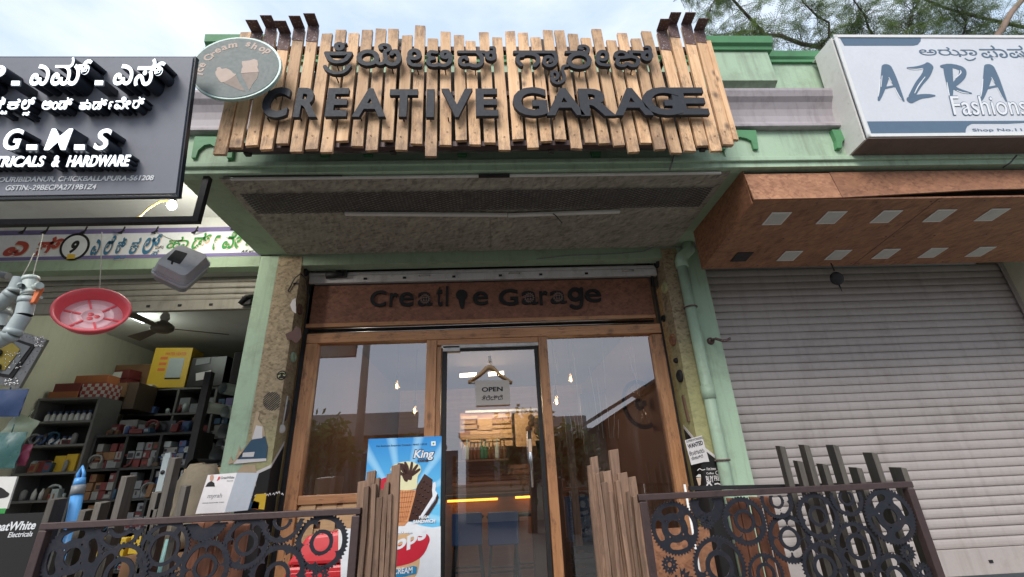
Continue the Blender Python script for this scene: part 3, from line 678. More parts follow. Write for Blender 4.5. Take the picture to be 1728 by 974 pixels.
for px in (455, 675, 915, 1145):
    x = P(px, 80, Y=2.17).x; mb = MB(); mb.box(x-.016, x+.016, 2.176, 2.208, 3.36, 4.30); obj('upright', mb, M['picket_dark'], S)
mb = MB(); mb.box(-1.43, 1.44, 2.268, 2.274, 3.43, 4.10); obj('gap_shade_sheet', mb, M['backing'], S)  # added sheet, its dark colour stands for shade in the plank gaps
for x in (-1.1, -.3, .5, 1.2):
    for z in (3.50, 4.10): mb = MB(); mb.box(x-.012, x+.012, 2.176, 2.266, z-.012, z+.012); obj('bracket_arm', mb, M['black'], S)

LF = FY(2.052)
# Latin letters: type with a geometric cut
row = [('C',437,147,492,198.5),('R',493.5,148,542,197.5),('E',547.5,148.5,590,196.5),('A',593,149,654.5,197),('T',654.5,150.5,705.5,197),('I',718.5,150.5,733.5,197.5),('V',743.5,149.5,797.5,197.5),('E',803,149.5,839.5,195.5),
       ('G',866.5,147,921,195.5),('A',923,148.5,981.5,194.5),('R',981,149.5,1033,195.5),('A',1038,148.5,1094,194.5),('G',1089,147,1143,194.5),('E',1141.5,147,1186,193)]
bolds = {'C':.036,'G':.036,'A':.03,'R':.036,'E':.036,'T':.04,'I':.04,'V':.034}
for ch, x0, y0, x1, y1 in row:
    o = letters('letter', ch, LF, (x0, y1), (x1, y0), .024, M['letter'], S, bold=bolds[ch], n0=-.024 if x0 != 1141.5 else -.0262)
    bv = o.modifiers.new('bevel', 'BEVEL'); bv.width = .0025; bv.segments = 2; bv.limit_method = 'ANGLE'; bv.angle_limit = R(50)
    # stand-off pins
    (u0, v0), (u1, v1) = LF.uv(x0, y1), LF.uv(x1, y0)
    for fx, fy in ((.22, .12), (.3, .85)) if ch not in 'IT' else ((.5, .1), (.5, .9)):
        mb = MB(); p = LF.at(u0+(u1-u0)*fx, v0+(v1-v0)*fy, 0); mb.tube([p+Vector((0,.0245,-.006)), p+Vector((0,.052,-.008))], .004, 6); obj('pin', mb, M['black'], o)
# Kannada letters, traced as strokes
A5 = dict(org=(520, 60), sc=5.4); A6 = dict(org=(840, 60), sc=5.96)
def ring(cx, cy, rx, ry, n=18, a0=0, a1=360): return [(cx+rx*math.cos(R(a0+(a1-a0)*i/n)), cy+ry*math.sin(R(a0+(a1-a0)*i/n))) for i in range(n+1)]
kan = [
 (A5, [(ring(283,97,30,26),20), ([(313,75),(345,72)],10), ([(160,155),(390,158)],16,'line'), ([(165,160),(192,210),(235,235),(290,237),(342,217),(380,170)],21), ([(215,165),(330,165)],20,'line')]),
 (A5, [([(152,280),(180,315),(235,338),(300,336),(345,312),(375,272)],18)]),
 (A5, [(ring(545,200,82,57),24), ([(620,240),(655,256),(690,243),(706,205),(696,165),(706,140),(735,128),(738,100),(712,84),(675,84),(655,100),(668,116)],19), ([(702,225),(740,256),(790,258),(823,225),(826,175),(800,142),(775,145),(760,165)],23)]),
 (A5, [(ring(968,170,44,38),22), ([(925,180),(912,215),(925,250),(960,268),(1018,270)],19)]),
 (A5, [([(1168,152),(1120,146),(1097,168),(1108,196),(1145,205),(1105,215),(1092,240),(1110,264),(1155,272),(1200,262)],19), ([(1185,262),(1240,272),(1285,245),(1298,195),(1275,150),(1235,145),(1218,165),(1225,190),(1255,200),(1270,182)],20)]),
 (A5, [([(1372,148),(1600,148)],17,'line'), ([(1548,158),(1580,190),(1582,238),(1552,272),(1505,275),(1475,262)],20), ([(1475,262),(1415,268),(1382,240),(1392,205),(1432,195),(1450,215)],18), ([(1590,150),(1625,155)],17), (ring(1665,182,36,33),20), ([(1690,155),(1700,128),(1690,108),(1665,108)],15)]),
 (A6, [([(172,165),(575,165)],20,'line'), ([(250,200),(205,210),(198,250),(235,292)],22), ([(225,195),(290,182),(350,186),(398,208),(408,258),(372,300)],22), ([(555,170),(588,205),(585,262),(548,298),(500,300),(468,268),(475,225),(515,212),(545,232),(530,258)],20)]),
 (A6, [([(700,302),(662,308),(650,345),(668,400),(662,448),(610,478),(565,465),(545,430)],17), ([(548,405),(545,372),(578,362),(605,385),(598,425),(565,442)],16)]),
 (A6, [(ring(820,250,103,68),24), ([(690,165),(900,165)],17,'line'), ([(890,175),(912,150),(905,118),(870,102),(830,105),(820,125),(850,132)],17)]),
 (A6, [(ring(1057,200,46,42),21), ([(1012,205),(1002,250),(1035,288),(1120,296)],19)]),
 (A6, [([(1190,212),(1186,185),(1220,162),(1272,166),(1302,192),(1290,215)],19), ([(1215,225),(1200,262),(1220,295),(1265,302),(1305,280),(1345,302),(1395,296),(1415,255),(1398,225),(1345,210)],20), ([(1322,160),(1450,165)],18,'line'), ([(1335,165),(1340,205),(1290,218),(1225,222)],18), ([(1440,168),(1465,185)],17), (ring(1502,200,40,38),22), ([(1535,165),(1535,135),(1520,112),(1490,112)],16)]),
]
for kw, st in kan:
    o = strokes('letter', LF, st, .024, M['letter'], S, h=.0028, bev=0, n0=-.024, **kw)
    bv = o.modifiers.new('bevel', 'BEVEL'); bv.width = .0025; bv.segments = 2; bv.limit_method = 'ANGLE'; bv.angle_limit = R(50)
    v = o.data.vertices; xs = [q.co.x for q in v]; zs = [q.co.z for q in v]
    mb = MB(); base = base_of(S); k = min(v, key=lambda q: q.co.z).co+base
    mb.tube([k+Vector((0,.012,.006)), k+Vector((.003,.066,-.002))], .004, 6); obj('pin', mb, M['black'], o)

# ---------------------------------------------------------------- oval ice cream sign
OF0 = Frame(P(400,120,Y=2.0), (1,0,0), (0,0,1)); C0 = P(400, 119.5, Y=2.0)
O = thing('oval_sign', 'weathered oval ice cream shop sign at the left end of the plank sign', 'sign', tuple(C0-Vector((0,0,.24))))
# the ellipse as the photograph's outline falls on the face
def oval(k, n=48):
    out = []
    for i in range(n):
        a = 2*math.pi*i/n; ca, sa = math.cos(a)*77.5*k, math.sin(a)*51.5*k; th = R(-8); out.append((400+ca*math.cos(th)-sa*math.sin(th), 120+ca*math.sin(th)+sa*math.cos(th)))
    return out
t_ov = paint('faded_teal_disc', (.115,.145,.14), .6, .7, (.17,.13,.135), 2.2, 0, 0, .03)
shape('panel', OF0, oval(1), .02, paint('teal_acrylic_edge', (.30,.46,.44), .35, .3, (.2,.25,.22), 4), O)
shape('face', OF0, oval(.95), .002, t_ov, O, n0=.0205)
vin = paint('faded_peach_vinyl', (.44,.33,.27), .6, .3, (.25,.22,.2), 6); vin2 = paint('faded_brown_vinyl', (.22,.16,.13), .6, .3, (.2,.17,.15), 6)
OF = OF0.off(.0225)
arc = [('I',209,527,-78),('c',228,472,-70),('e',258,408,-60),('C',330,305,-46),('r',410,262,-36),('e',470,210,-26),('a',560,170,-20),('m',675,140,-12),('s',885,125,8),('h',975,148,18),('o',1075,190,28),('p',1140,228,36)]
for ch, x, y, ang in arc:
    c = OF.uv(310+x/8.117, 60+y/8.117); s = .048*(1.25 if ch in 'IC' else 1.0); me = text_mesh(ch, .035); n = len(me.vertices); a = np.empty(n*3); me.vertices.foreach_get('co', a); a = a.reshape(-1,3)
    ctr = (a.max(0)+a.min(0))/2; a = (a-ctr)*s*(1.45 if ch.islower() else 1.1); th = R(-ang); u = a[:,0]*math.cos(th)-a[:,1]*math.sin(th)+c[0]; v = a[:,0]*math.sin(th)+a[:,1]*math.cos(th)+c[1]
    base = np.array(base_of(O)); w = np.array(OF.O)+np.outer(u, OF.U)+np.outer(v, OF.V)+np.outer((a[:,2]>0)*.0012, OF.N)-base
    me.vertices.foreach_set('co', w.ravel()); me.materials.clear(); link_mesh('letter', me, vin, O)
Z8 = lambda pts: [(310+x/8.117, 60+y/8.117) for x, y in pts]
shape('scoop', OF, Z8([(440,540),(435,500),(455,475),(450,455),(480,435),(510,445),(525,460),(580,452),(640,478),(680,520),(715,540),(540,645),(470,590)]), .0012, vin, O, smooth=True)
shape('cone', OF, Z8([(545,648),(715,545),(735,590),(770,660),(845,765),(760,745)]), .0010, vin2, O)
shape('scoop', OF, Z8([(800,355),(900,345),(960,325),(1010,340),(1020,400),(1010,440),(1025,480),(1030,500),(785,520),(795,460),(810,430),(795,390)]), .0012, vin, O)
shape('cone', OF, Z8([(790,525),(1030,502),(1005,590),(950,660),(900,755),(850,650),(810,580)]), .0010, vin2, O)
mb = MB()
for p in ((400,1),): pass
for (x, y) in ((395,-.0),):
    p = C0; mb.bar(p+Vector((0,-.0005,-.02)), p+Vector((0,.10,-.02)), .03, .03)
obj('mount', mb, M['black'], O)

# ---------------------------------------------------------------- dark lit sign of the hardware shop
br = P(296, 326, Y=2.0); tr = P(325.5, 97, X=br.x)
GV = (tr-br).normalized(); GF = Frame(br, (1,0,0), GV); GH = (tr-br).length
G = thing('lit_sign', 'dark grey hardware shop sign with glowing white raised letters', 'sign', tuple(br+Vector((-2.2,.1,-.05))))
mb = MB(); mb.prism([GF.at(-4.6,0), GF.at(0,0), GF.at(0,GH), GF.at(-4.6,GH)], GF.N*-.02); obj('panel', mb, M['gms'], G)
mb = MB()
for a, b in (((-4.6,-.012),(.012,-.012)), ((.006,-.012),(.006,GH+.012)), ((-4.6,GH+.006),(.012,GH+.006))):
    mb.bar(GF.at(*a,-.02), GF.at(*b,-.02), .010, .026, tuple(GF.N))
obj('edge_frame', mb, M['channel'], G)
def lit(s, bl, tr, depth=.075, bold=.03, shear=.16, spacing=1.0):
    gf = GF.off(depth)
    o = letters('letter', s, gf, bl, tr, depth-.001, M['channel'], G, bold, shear, spacing, n0=-depth+.001)
    f = letters('lit_face', s, gf, (bl[0]+.8, bl[1]-.7), (tr[0]-.8, tr[1]+.7), .004, M['lit'], o, bold*.45, shear, spacing, n0=.002)
g0 = lambda x, y: (x/5.76, 90+y/5.76)
lit('ಜಿ', (-62, 146), (13, 111), .085, .022); lit('ಎ', g0(285,322), g0(510,112), .085, .022); lit('ಮ್', g0(488,322), g0(915,40), .085, .022)
lit('ಎ', g0(1095,318), g0(1318,110), .085, .022); lit('ಸ್', g0(1300,325), g0(1625,55), .085, .022)
for x0, x1, y0, y1 in ((105,210,265,325),(915,1020,260,322)): 
    a = g0(x0, y1); b = g0(x1, y0); q = [(a[0],a[1]),(b[0]-1,a[1]),(b[0],b[1]),(a[0]+1,b[1])]
    o = shape('letter', GF.off(.085), q, .084, M['channel'], G, n0=-.084); shape('lit_face', GF.off(.085), [(a[0]+2.2,a[1]-1.8),(b[0]-3,a[1]-1.8),(b[0]-2.2,b[1]+1.8),(a[0]+3,b[1]+1.8)], .004, M['lit'], o, n0=.0015)
for s, x0, x1, y0, y1, bd in (('ಕಿ', -30, 70, 425, 555, .012), ('ಕ', 70, 215, 445, 552, .012), ('ಲ್', 205, 360, 430, 555, .012), ('ಅಂಡ್', 405, 725, 430, 556, .010), ('ಹಾ', 770, 905, 450, 556, .006), ('ಡ್', 895, 1060, 440, 556, .008), ('೯', 1055, 1110, 470, 552, .012), ('ವೇ', 1110, 1290, 425, 552, .010), ('ರ್', 1285, 1420, 425, 545, .012)):
    lit(s, g0(x0, y1), g0(x1, y0), .055, bd, .1)
lit('ಟ', g0(5, 600), g0(80, 560), .055, .01, .1); lit('ಸ', g0(220, 612), g0(300, 565), .055, .01, .1); lit('ಎಲೆ', g0(-330, 556), g0(-40, 430), .055, .01, .1)
for s, x0, x1 in (('G', 4, 43), ('M', 75, 125), ('S', 157.5, 191)): lit(s, (x0, 254.5), (x1, 217.5), .085, .032, .18)
for x0, x1 in ((43.5, 66), (124, 146)):
    q = [(x0, 255), (x1-1, 255), (x1, 243), (x0+1, 243)]; o = shape('letter', GF.off(.085), q, .084, M['channel'], G, n0=-.084)
    shape('lit_face', GF.off(.085), [(x0+2.4,253.4),(x1-3,253.4),(x1-2.4,245),(x0+3,245)], .004, M['lit'], o, n0=.0015)
lit('ELECTRICALS', (-62, 284), (79.5, 263), .05, .038, .2); lit('&', (87, 283), (104, 262.5), .05, .034, .15); lit('HARDWARE', (112, 283), (223, 261.5), .05, .038, .2)
letters('lettering', 'GOURIBIDANUR, CHICKBALLAPURA-561208', GF, (-13, 309.5), (261, 296), .002, M['printw'], G, .022, .18, n0=.0008)
letters('lettering', 'GSTIN:-29BECPA2719B1Z4', GF, (9.5, 322), (164, 311), .002, M['printw'], G, .022, .18, n0=.0008)
# iron frame that carries it
mb = MB(); a = P(331, 376, Y=2.40); zt = 3.74
mb.box(a.x-.018, a.x+.018, 2.382, 2.418, a.z, zt); mb.box(-5.5, a.x-.018, 2.382, 2.418, a.z, a.z+.036)
t = one('sign_gantry', mb, M['black'], 'black iron frame hanging behind the dark lit sign', 'frame')
mb = MB()
for x in (-2.4, -3.4):
    mb = MB(); mb.bar((x, 2.38, 3.70), (x, 2.06, 3.30), .022, .022); obj('stay', mb, M['black'], G)
# ---------------------------------------------------------------- white fashion shop light box
ax = 2.424
bl = P(1467, 231.5, X=ax); tl = P(1410, 61, X=ax); bb = P(1432, 260, Y=2.368); bt = P(1378, 95, X=ax)
AV = (tl-bl).normalized(); AF = Frame(bl, (1,0,0), AV); AH = (tl-bl).length; AD = .19; AW = 3.2
A = thing('light_box_sign', 'white light box sign of the fashion shop with slate blue lettering', 'sign', (3.9, 2.3, 3.4))
mb = MB(); mb.prism([AF.at(0,0), AF.at(AW,0), AF.at(AW,AH), AF.at(0,AH)], AF.N*-.02); obj('face', mb, M['azra'], A)
mb = MB(); mb.prism([AF.at(-.004,-.006,-.021), AF.at(-.004,AH+.006,-.021), AF.at(-.004,AH+.006,-AD), AF.at(-.004,-.03,-AD)], (-.012,0,0)); obj('side_panel', mb, M['offwhite'], A, .003)
mb = MB(); mb.prism([AF.at(-.016,-.008,.004), AF.at(AW,-.008,.004), AF.at(AW,-.035,-AD), AF.at(-.016,-.035,-AD)], AF.V*-.006); obj('bottom_panel', mb, M['dirt'], A)
mb = MB(); mb.box(ax-.01, ax+AW, 2.16, 2.35, tl.z+.008, tl.z+.014); obj('top_panel', mb, M['offwhite'], A)
mb = MB(); mb.prism([AF.at(0,0,-AD+.001), AF.at(AW,0,-AD+.001), AF.at(AW,AH,-AD+.001), AF.at(0,AH,-AD+.001)], AF.N*-.01); obj('back_panel', mb, M['offwhite'], A)
mb = MB()
for a, b in (((-.016,.011),(AW,.011)), ((-.004,.0),(-.004,AH)), ((-.016,AH-.004),(AW,AH-.004))): mb.bar(AF.at(*a,.003), AF.at(*b,.003), .022, .006, tuple(AF.N))
obj('edge_trim', mb, M['white'], A)
for i, (u, v) in enumerate(((-.0165,.05),(-.0165,.3),(-.0165,.55),(-.0165,.78))):
    p = AF.at(u, v, -.05); mb = MB(); mb.lathe([(0,-.003),(.006,-.002),(.006,0)], p, (-1,0,0), 8); obj('screw', mb, M['rust'], A)
a1 = lambda x, y: (1470+x/5.41, 60+y/5.41)
for p in (a1(-50,20), ):
    pass
shape('print_band', AF, [(1416,62.5),a1(455,20),a1(450,55),a1(425,84),a1(390,93),(1424.5,77.2)], .001, M['azra_blue'], A, n0=.0005)
shape('print_band', AF, [(1463,205.2),(1960,203),(1960,215),(1728,207.5),(1700,209),(1640,209),a1(905,812),a1(875,830),a1(862,862),a1(860,898),(1471,227.4)], .001, M['azra_blue'], A, n0=.0005)
shape('print_band', AF, [a1(1372,730),a1(1420,700),a1(1480,690),a1(1480,730)], .001, M['azra_blue'], A, n0=.0005)
def br_(st): strokes('letter', AF, st, .0012, M['azra_blue'], A, org=(1470,60), sc=5.41, n0=.0006, h=.004)
def AA(dx): return [([(140+dx,300),(112+dx,440),(82+dx,545),(68+dx,592)],[44,30,19,9]), ([(148+dx,298),(192+dx,380),(240+dx,480),(296+dx,598)],[42,36,24,8]), ([(98+dx,486),(215+dx,462)],[12,9])]
br_(AA(0)); br_(AA(936))
br_([([(332,298),(420,294),(500,282),(520,268)],[8,14,26,26]), ([(525,285),(500,360),(430,450),(368,560)],[40,34,30,26]), ([(358,590),(440,560),(520,552),(578,550)],[34,24,20,8])])
br_([([(700,300),(708,380),(722,480),(732,590)],[40,36,26,8]), ([(645,285),(700,278),(770,285),(832,315),(828,370),(780,430),(735,465)],[16,22,24,30,30,24,18]), ([(740,468),(800,500),(860,518),(912,528)],[22,20,16,7])])
# scratched highlights of the brush strokes
for s in ([(82,400),(72,500),(62,560)], [(98,370),(88,470)], [(160,385),(185,430)], [(215,480),(255,560),(275,585)], [(340,308),(410,312),(470,302)], [(490,380),(430,460),(395,530)], [(690,430),(705,520),(718,580)], [(780,505),(840,525),(890,530)], [(1018,400),(1008,500),(998,560)], [(1096,385),(1121,430)], [(1151,480),(1191,560)], [(770,390),(815,345),(812,320)]):
    strokes('scratch', AF, [(s, [2.5]+[4.5]*(len(s)-2)+[2.5])], .0008, M['azra_pale'], A, org=(1470,60), sc=5.41, n0=.0019, h=.0025)
letters('lettering', 'ಅಝಾ', AF, a1(455,195), a1(942,108), .0012, M['azra_blue'], A, 0, 0, n0=.0006)
strokes('lettering', AF, [([(858,212),(890,228),(930,222),(950,208)],6)], .0012, M['azra_blue'], A, org=(1470,60), sc=5.41, n0=.0006, h=.003)
letters('lettering', 'ಫಾಷನ್ಸ್', AF, a1(1028,225), a1(1790,92), .0012, M['azra_blue'], A, 0, 0, n0=.0006)
letters('lettering', 'Fashions', AF, a1(748,735), a1(1372,548), .0010, M['azra_blue'], A, .016, .22, n0=.0018)
letters('lettering', 'Fashions', AF, a1(754,729), a1(1366,555), .0010, M['azra_pale'], A, .000, .22, n0=.0030)
letters('lettering', 'Shop No.11, Hazrath Complex', AF, a1(932,884), a1(2130,842), .0010, M['azra_blue'], A, .006, 0, n0=.0006)
mb = MB(); mb.tube([P(1716,262,Y=2.3), P(1705,275,Y=2.32), P(1692,283,Y=2.35)], .005, 5); obj('wire', mb, M['blackplastic'], A)

# ---------------------------------------------------------------- painted name band of the hardware shop
N = thing('painted_sign', 'white painted name band with violet borders and the number 9 in a ring', 'sign', (-4.4, 3.45, 3.35))
def band(name, mat, z0, z1, y): mb = MB(); mb.box(-7, -1.887, y, 3.449, z0, z1); return obj(name, mb, M[mat], N)
band('ground', 'bandw', 3.357, 3.640, 3.446); band('border', 'purple', 3.358, 3.388, 3.443); band('border', 'purple', 3.595, 3.638, 3.443)
NF = FY(3.4445)
n1 = lambda x, y: (x/7.2, 375+y/7.2)
n2 = lambda x, y: (230+x/7.513, 375+y/7.513)
def painted(s, a, b, mat, bold=.03, shear=.2):
    letters('lettering', s, NF, (a[0]+.9, a[1]+1.3), (b[0]+.9, b[1]+1.3), .0006, M['spale'], N, bold*1.5, shear)
    letters('lettering', s, NF, a, b, .0008, M[mat], N, bold, shear, n0=.0008)
painted('ಎ', n1(20,415), n1(380,228), 'sred', .04, .3); painted('ಸ್', n1(380,412), n1(800,172), 'sred', .034, .3); painted('ಮ್', (-62,436), (-4,402), 'sred', .034, .3)
painted('ಎ', n1(1085,405), n1(1250,208), 'sblue', .03); painted('ಲೆ', n1(1240,400), n1(1425,160), 'sblue', .03); painted('ಕಿ', n1(1390,385), n1(1560,180), 'sblue', .03)
painted('ಕ', n1(1555,392), n1(1730,185), 'sblue', .03); painted('ಲ್', n2(55,410), n2(345,150), 'sblue', .03); painted('ಟ', n1(1375,455), n1(1540,395), 'sblue', .03); painted('ಸ', n2(185,425), n2(292,352), 'sblue', .03)
painted('ಹಾ', n2(375,340), n2(690,180), 'sgreen', .012); painted('ಡ್', n2(690,345), n2(970,130), 'sgreen', .022); painted('೯', n2(955,355), n2(1075,165), 'sgreen', .03)
painted('ವೇ', n2(1075,345), n2(1360,110), 'sgreen', .03); painted('ರ್', n2(1375,330), n2(1560,125), 'sgreen', .03)
letters('lettering', 'ಮತ್ತು', NF, n2(240,345), n2(355,295), .0008, M['letter_black'], N, .02, .1, n0=.0008)
letters('lettering', 'A.K art', NF, n2(1330,388), n2(1495,350), .0008, M['letter_black'], N, .01, .2, n0=.0008)
shape('ring', NF, [(127,405)] and [(126.5+25.5*math.cos(a)*1.0+2.2*math.sin(-a), 417+22.8*math.sin(a)-3.5*math.cos(a)) for a in [2*math.pi*i/40 for i in range(40)]], .001, M['letter_black'], N, n0=.0022)
shape('ring_ground', NF, [(126.5+21.3*math.cos(a)+2*math.sin(-a), 417+19*math.sin(a)-3*math.cos(a)) for a in [2*math.pi*i/40 for i in range(40)]], .0006, M['bandw'], N, n0=.0033)
letters('number', '9', NF, n1(835,385), n1(985,225), .0008, M['letter_black'], N, .05, .15, n0=.004)
shape('tape', NF, [n1(815,452),n1(915,445),n1(920,395),n1(828,392)], .0008, M['yellow'], N, n0=.005)
mb = MB()
for px in (40, 78, 143, 207, 263, 330, 395):
    a = P(px+3, 384, Y=3.40); mb = MB(); z = 3.02
    p0 = P(px+4, 383 if px < 335 else 378, Y=3.30); p1 = P(px-2, 394 if px < 335 else 388, Y=3.42)
    mb.tube([p0, p1, p1+Vector((.0,-.03,-.012)), p1+Vector((.05,-.04,.004))], .006, 6)
    tag(one('iron_hook', mb, M['black'], 'iron hook in the row above the painted name band', 'hook'), group='iron hooks above the painted band')

# ---------------------------------------------------------------- bulb, wire
c = P(290, 346, Y=2.88)
t = thing('light_bulb', 'glowing white bulb hanging below the ceiling behind the dark sign', 'bulb', tuple(c))
mb = MB(); mb.lathe([(0,-.034),(.018,-.030),(.030,-.014),(.032,.002),(.024,.02),(.015,.034)], c, (0,0,1), 20); obj('globe', mb, M['bulb'], t)
mb = MB(); mb.lathe([(.015,.034),(.018,.04),(.018,.075),(.010,.085),(0,.085)], c, (0,0,1), 16); obj('holder', mb, M['blackplastic'], t)
mb = MB(); mb.tube([c+Vector((0,0,.08)), c+Vector((.01,-.01,.11)), c+Vector((.03,.0,.15)), c+Vector((.0,.03,.24))], .004, 6); obj('cord', mb, M['chrome'], t)
lt = bpy.data.lights.new('bulb_light', 'POINT'); lt.energy = 9; lt.color = (1,.95,.85); lt.shadow_soft_size = .05
lo = bpy.data.objects.new('bulb_light', lt); COL.objects.link(lo); lo.parent = t; lo.location = (0,-.0,-.06)
mb = MB(); mb.tube([P(284,338,Y=2.88), P(270,340,Y=2.86), P(250,352,Y=2.8), P(238,364,Y=2.7), P(222,371,Y=2.6)], .006, 6); one('cable', mb, M['yellow'], 'yellow cable running back from the glowing bulb', 'cable')

# ---------------------------------------------------------------- wares hung over the hardware shop front
def view_axes(p):
    d = (EYE-p).normalized(); dn = Vector((0,0,-1)); dn = (dn-d*dn.dot(d)).normalized(); return d, dn, d.cross(dn)
c = P(156, 522, Y=2.45); d, dn, rt = view_axes(c)
dn2 = (dn*.97+(-rt)*(-.25)).normalized()
axn = (d*.72-dn2*.69).normalized()
t = thing('plastic_basin', 'round red plastic basin hanging with its pink ribbed base to the street', 'basin', tuple(c))
Rb = .158
mb = MB(); mb.lathe([(Rb*.84,-.062),(Rb*.97,-.01),(Rb+.008,-.006),(Rb+.010,0),(Rb+.006,.006),(Rb-.004,.006),(Rb*.92,-.02),(Rb*.86,-.045),(Rb*.82,-.058)], c, axn, 56); obj('wall', mb, M['basin'], t)
mb = MB(); mb.lathe([(0,-.068),(Rb*.835,-.066),(Rb*.82,-.058),(Rb*.60,-.059),(Rb*.585,-.054),(Rb*.565,-.054),(Rb*.55,-.059),(Rb*.33,-.059),(Rb*.315,-.052),(Rb*.29,-.052),(Rb*.27,-.059),(0,-.059)], c, axn, 56); obj('base', mb, M['basin_in'], t)
mb = MB(); u = axn.orthogonal().normalized(); w = axn.cross(u); q = c-axn*.057
for k in range(6):
    e = u*math.cos(k*math.pi/3+.25)+w*math.sin(k*math.pi/3+.25); mb.bar(q+e*Rb*.31, q+e*Rb*.80, .009, .010, tuple(axn))
obj('rib', mb, M['basin'], t)
mb = MB(); q = c-axn*.058
for k in range(3):
    e = u*math.cos(k*2.1+.5)+w*math.sin(k*2.1+.5); mb.lathe([(0,.003),(.012,.002),(.014,0)], q+e*.018, axn, 10)
obj('moulded_mark', mb, M['basin'], t)
def cord(a, b, r, label, group=None, mat='rope'):
    r = max(r, .0026); mb = MB(); mb.tube([a, a.lerp(b,.5)+Vector((.002,.0,-.004)), b], r, 5); return tag(one('string', mb, M[mat], label, 'string'), group=group)
cord(P(172,392,Y=2.42), c+Vector((.01,-.01,.125)), .0026, 'thin string holding up the red basin')
# galvanised tray
c = P(309, 441, Y=2.55); d, dn, rt = view_axes(c)
nn = (d*.63-dn*.75+rt*-.12).normalized(); hh = (rt*-1); hh = (hh-nn*hh.dot(nn)).normalized(); vv = nn.cross(hh)
TFm = Frame(c, hh, vv)
t = thing('metal_tray', 'square grey metal tray with a black hole hanging by the painted band', 'tray', tuple(c))
e1 = ((TFm.uv(254,444))); e2 = TFm.uv(302,408); e3 = TFm.uv(358,430); e4 = TFm.uv(312,472)
def quadround(Q, k):   # rounded-corner outline
    out = []; n = len(Q)
    for i in range(n):
        p = Vector(Q[i]); a = Vector(Q[i-1]); b = Vector(Q[(i+1) % n]); A_ = p.lerp(a, k); B_ = p.lerp(b, k)
        for j in range(5): f = j/4; out.append(tuple((A_*(1-f)+p*f)*(1-f)+(p*(1-f)+B_*f)*f))
    return out
Q = [e1, e2, e3, e4]; cu = (sum(q[0] for q in Q)/4, sum(q[1] for q in Q)/4)
def sc(Qs, k): return [(cu[0]+(q[0]-cu[0])*k, cu[1]+(q[1]-cu[1])*k) for q in Qs]
def frustum(name, Q0, n0, Q1, n1, mat):
    a = [TFm.at(u, v, n0) for u, v in quadround(Q0, .16)]; b = [TFm.at(u, v, n1) for u, v in quadround(Q1, .16)]; mb = MB(); A_ = [mb.vert(p) for p in a]; B_ = [mb.vert(p) for p in b]; n = len(A_)
    for i in range(n): mb.face((A_[i], A_[(i+1) % n], B_[(i+1) % n], B_[i]))
    mb.face(A_[::-1]); mb.face(B_); return obj(name, mb, M[mat], t)
frustum('tray_rim', sc(Q,1.06), -.075, sc(Q,1.06), -.063, 'tray'); frustum('tray_body', sc(Q,.97), -.12, sc(Q,.97), -.076, 'greyplastic')
frustum('tray_rim', sc(Q,1.0), -.062, sc(Q,.98), -.048, 'tray'); frustum('lid', sc(Q,.95), -.047, sc(Q,.86), 0, 'tray')
shape('hole', TFm, quadround([TFm.uv(281,438),TFm.uv(296,422),TFm.uv(317,428),TFm.uv(304,446)], .1), .0015, M['black'], t, uv=True)
shape('seam', TFm, [(290,437),(288,446),(291.5,446.5),(294,438)], .001, M['black'], t)
cord(P(262,392,Y=2.42), P(302,409,Y=2.55), .0026, 'thin string holding up the grey metal tray')
# PVC fittings
def fit(pts, r, mat, label, collars=(), extra=None, Y=2.25):
    pts = [P(x, y, Y=Y+dy) for x, y, dy in pts]; t = thing('pipe_fitting', label, 'pipe fitting', tuple(pts[-1]))
    mb = MB(); mb.tube(pts, r, 18, cap=False); mb.tube(pts[::-1], r*.86, 18, cap=False); obj('pipe', mb, M[mat], t)
    for i, f, ln, rr in collars:
        a = pts[i].lerp(pts[i+1], f); b = a+(pts[i+1]-pts[i]).normalized()*ln; mb = MB(); mb.tube([a, b], r*rr, 18); obj('collar', mb, M[mat], t)
    return t, pts
t, p = fit([(52,470,0),(50,500,0)], .031, 'pvc_pale', 'pale plastic ball valve with an orange handle on a string', [(0,-.05,.02,1.12),(0,.75,.02,1.12)])
mb = MB(); a = P(58,485,Y=2.22); mb.tube([a, a+Vector((.045,-.02,0))], .014, 12); mb.tube([a+Vector((.045,-.02,0)), a+Vector((.03,-.015,0))], .018, 12); obj('spout', mb, M['pvc_pale'], t)
mb = MB(); a = P(49,504,Y=2.25); mb.bar(a, a+Vector((.07,-.01,.0)), .012, .012); obj('stem', mb, M['pvc_pale'], t)
mb = MB(); a = P(64,496,Y=2.24); mb.hexa([a+Vector(q) for q in ((-.014,-.01,-.055),(.014,-.02,-.055),(.014,-.0,-.055),(-.014,.01,-.055),(-.012,-.01,.02),(.026,-.02,.03),(.026,0,.03),(-.012,.01,.02))]); obj('handle', mb, M['orange'], t, .005)
t, p = fit([(47,503,0),(40,532,0)], .034, 'pvc_grey', 'upper grey pipe coupler hung below the orange valve', [(0,.0,.03,1.08)])
t, p = fit([(39,533,0),(20,563,0)], .034, 'pvc_grey', 'middle grey pipe bend in the string of couplers', [(0,.75,.03,1.1)])
t, p = fit([(23,563,.0),(-14,582,.0)], .033, 'pvc_grey', 'lowest grey pipe bend in the string of couplers', [(0,.0,.03,1.1)])
t, p = fit([(36,470,.05),(25,493,.05)], .033, 'pvc_grey', 'grey pipe tee with an open side branch behind the orange valve', [(0,.8,.02,1.08)])
mb = MB(); a = P(34,481,Y=2.25); mb.tube([a, P(36,483,Y=2.20)], .014, 14, cap=False); mb.tube([P(36,483,Y=2.20), a], .011, 14, cap=False); obj('branch', mb, M['pvc_grey'], t)
t, p = fit([(24,494,.05),(-8,518,.05)], .034, 'pvc_grey', 'grey pipe bend below the tee at the left picture edge', [(0,.0,.025,1.1)])
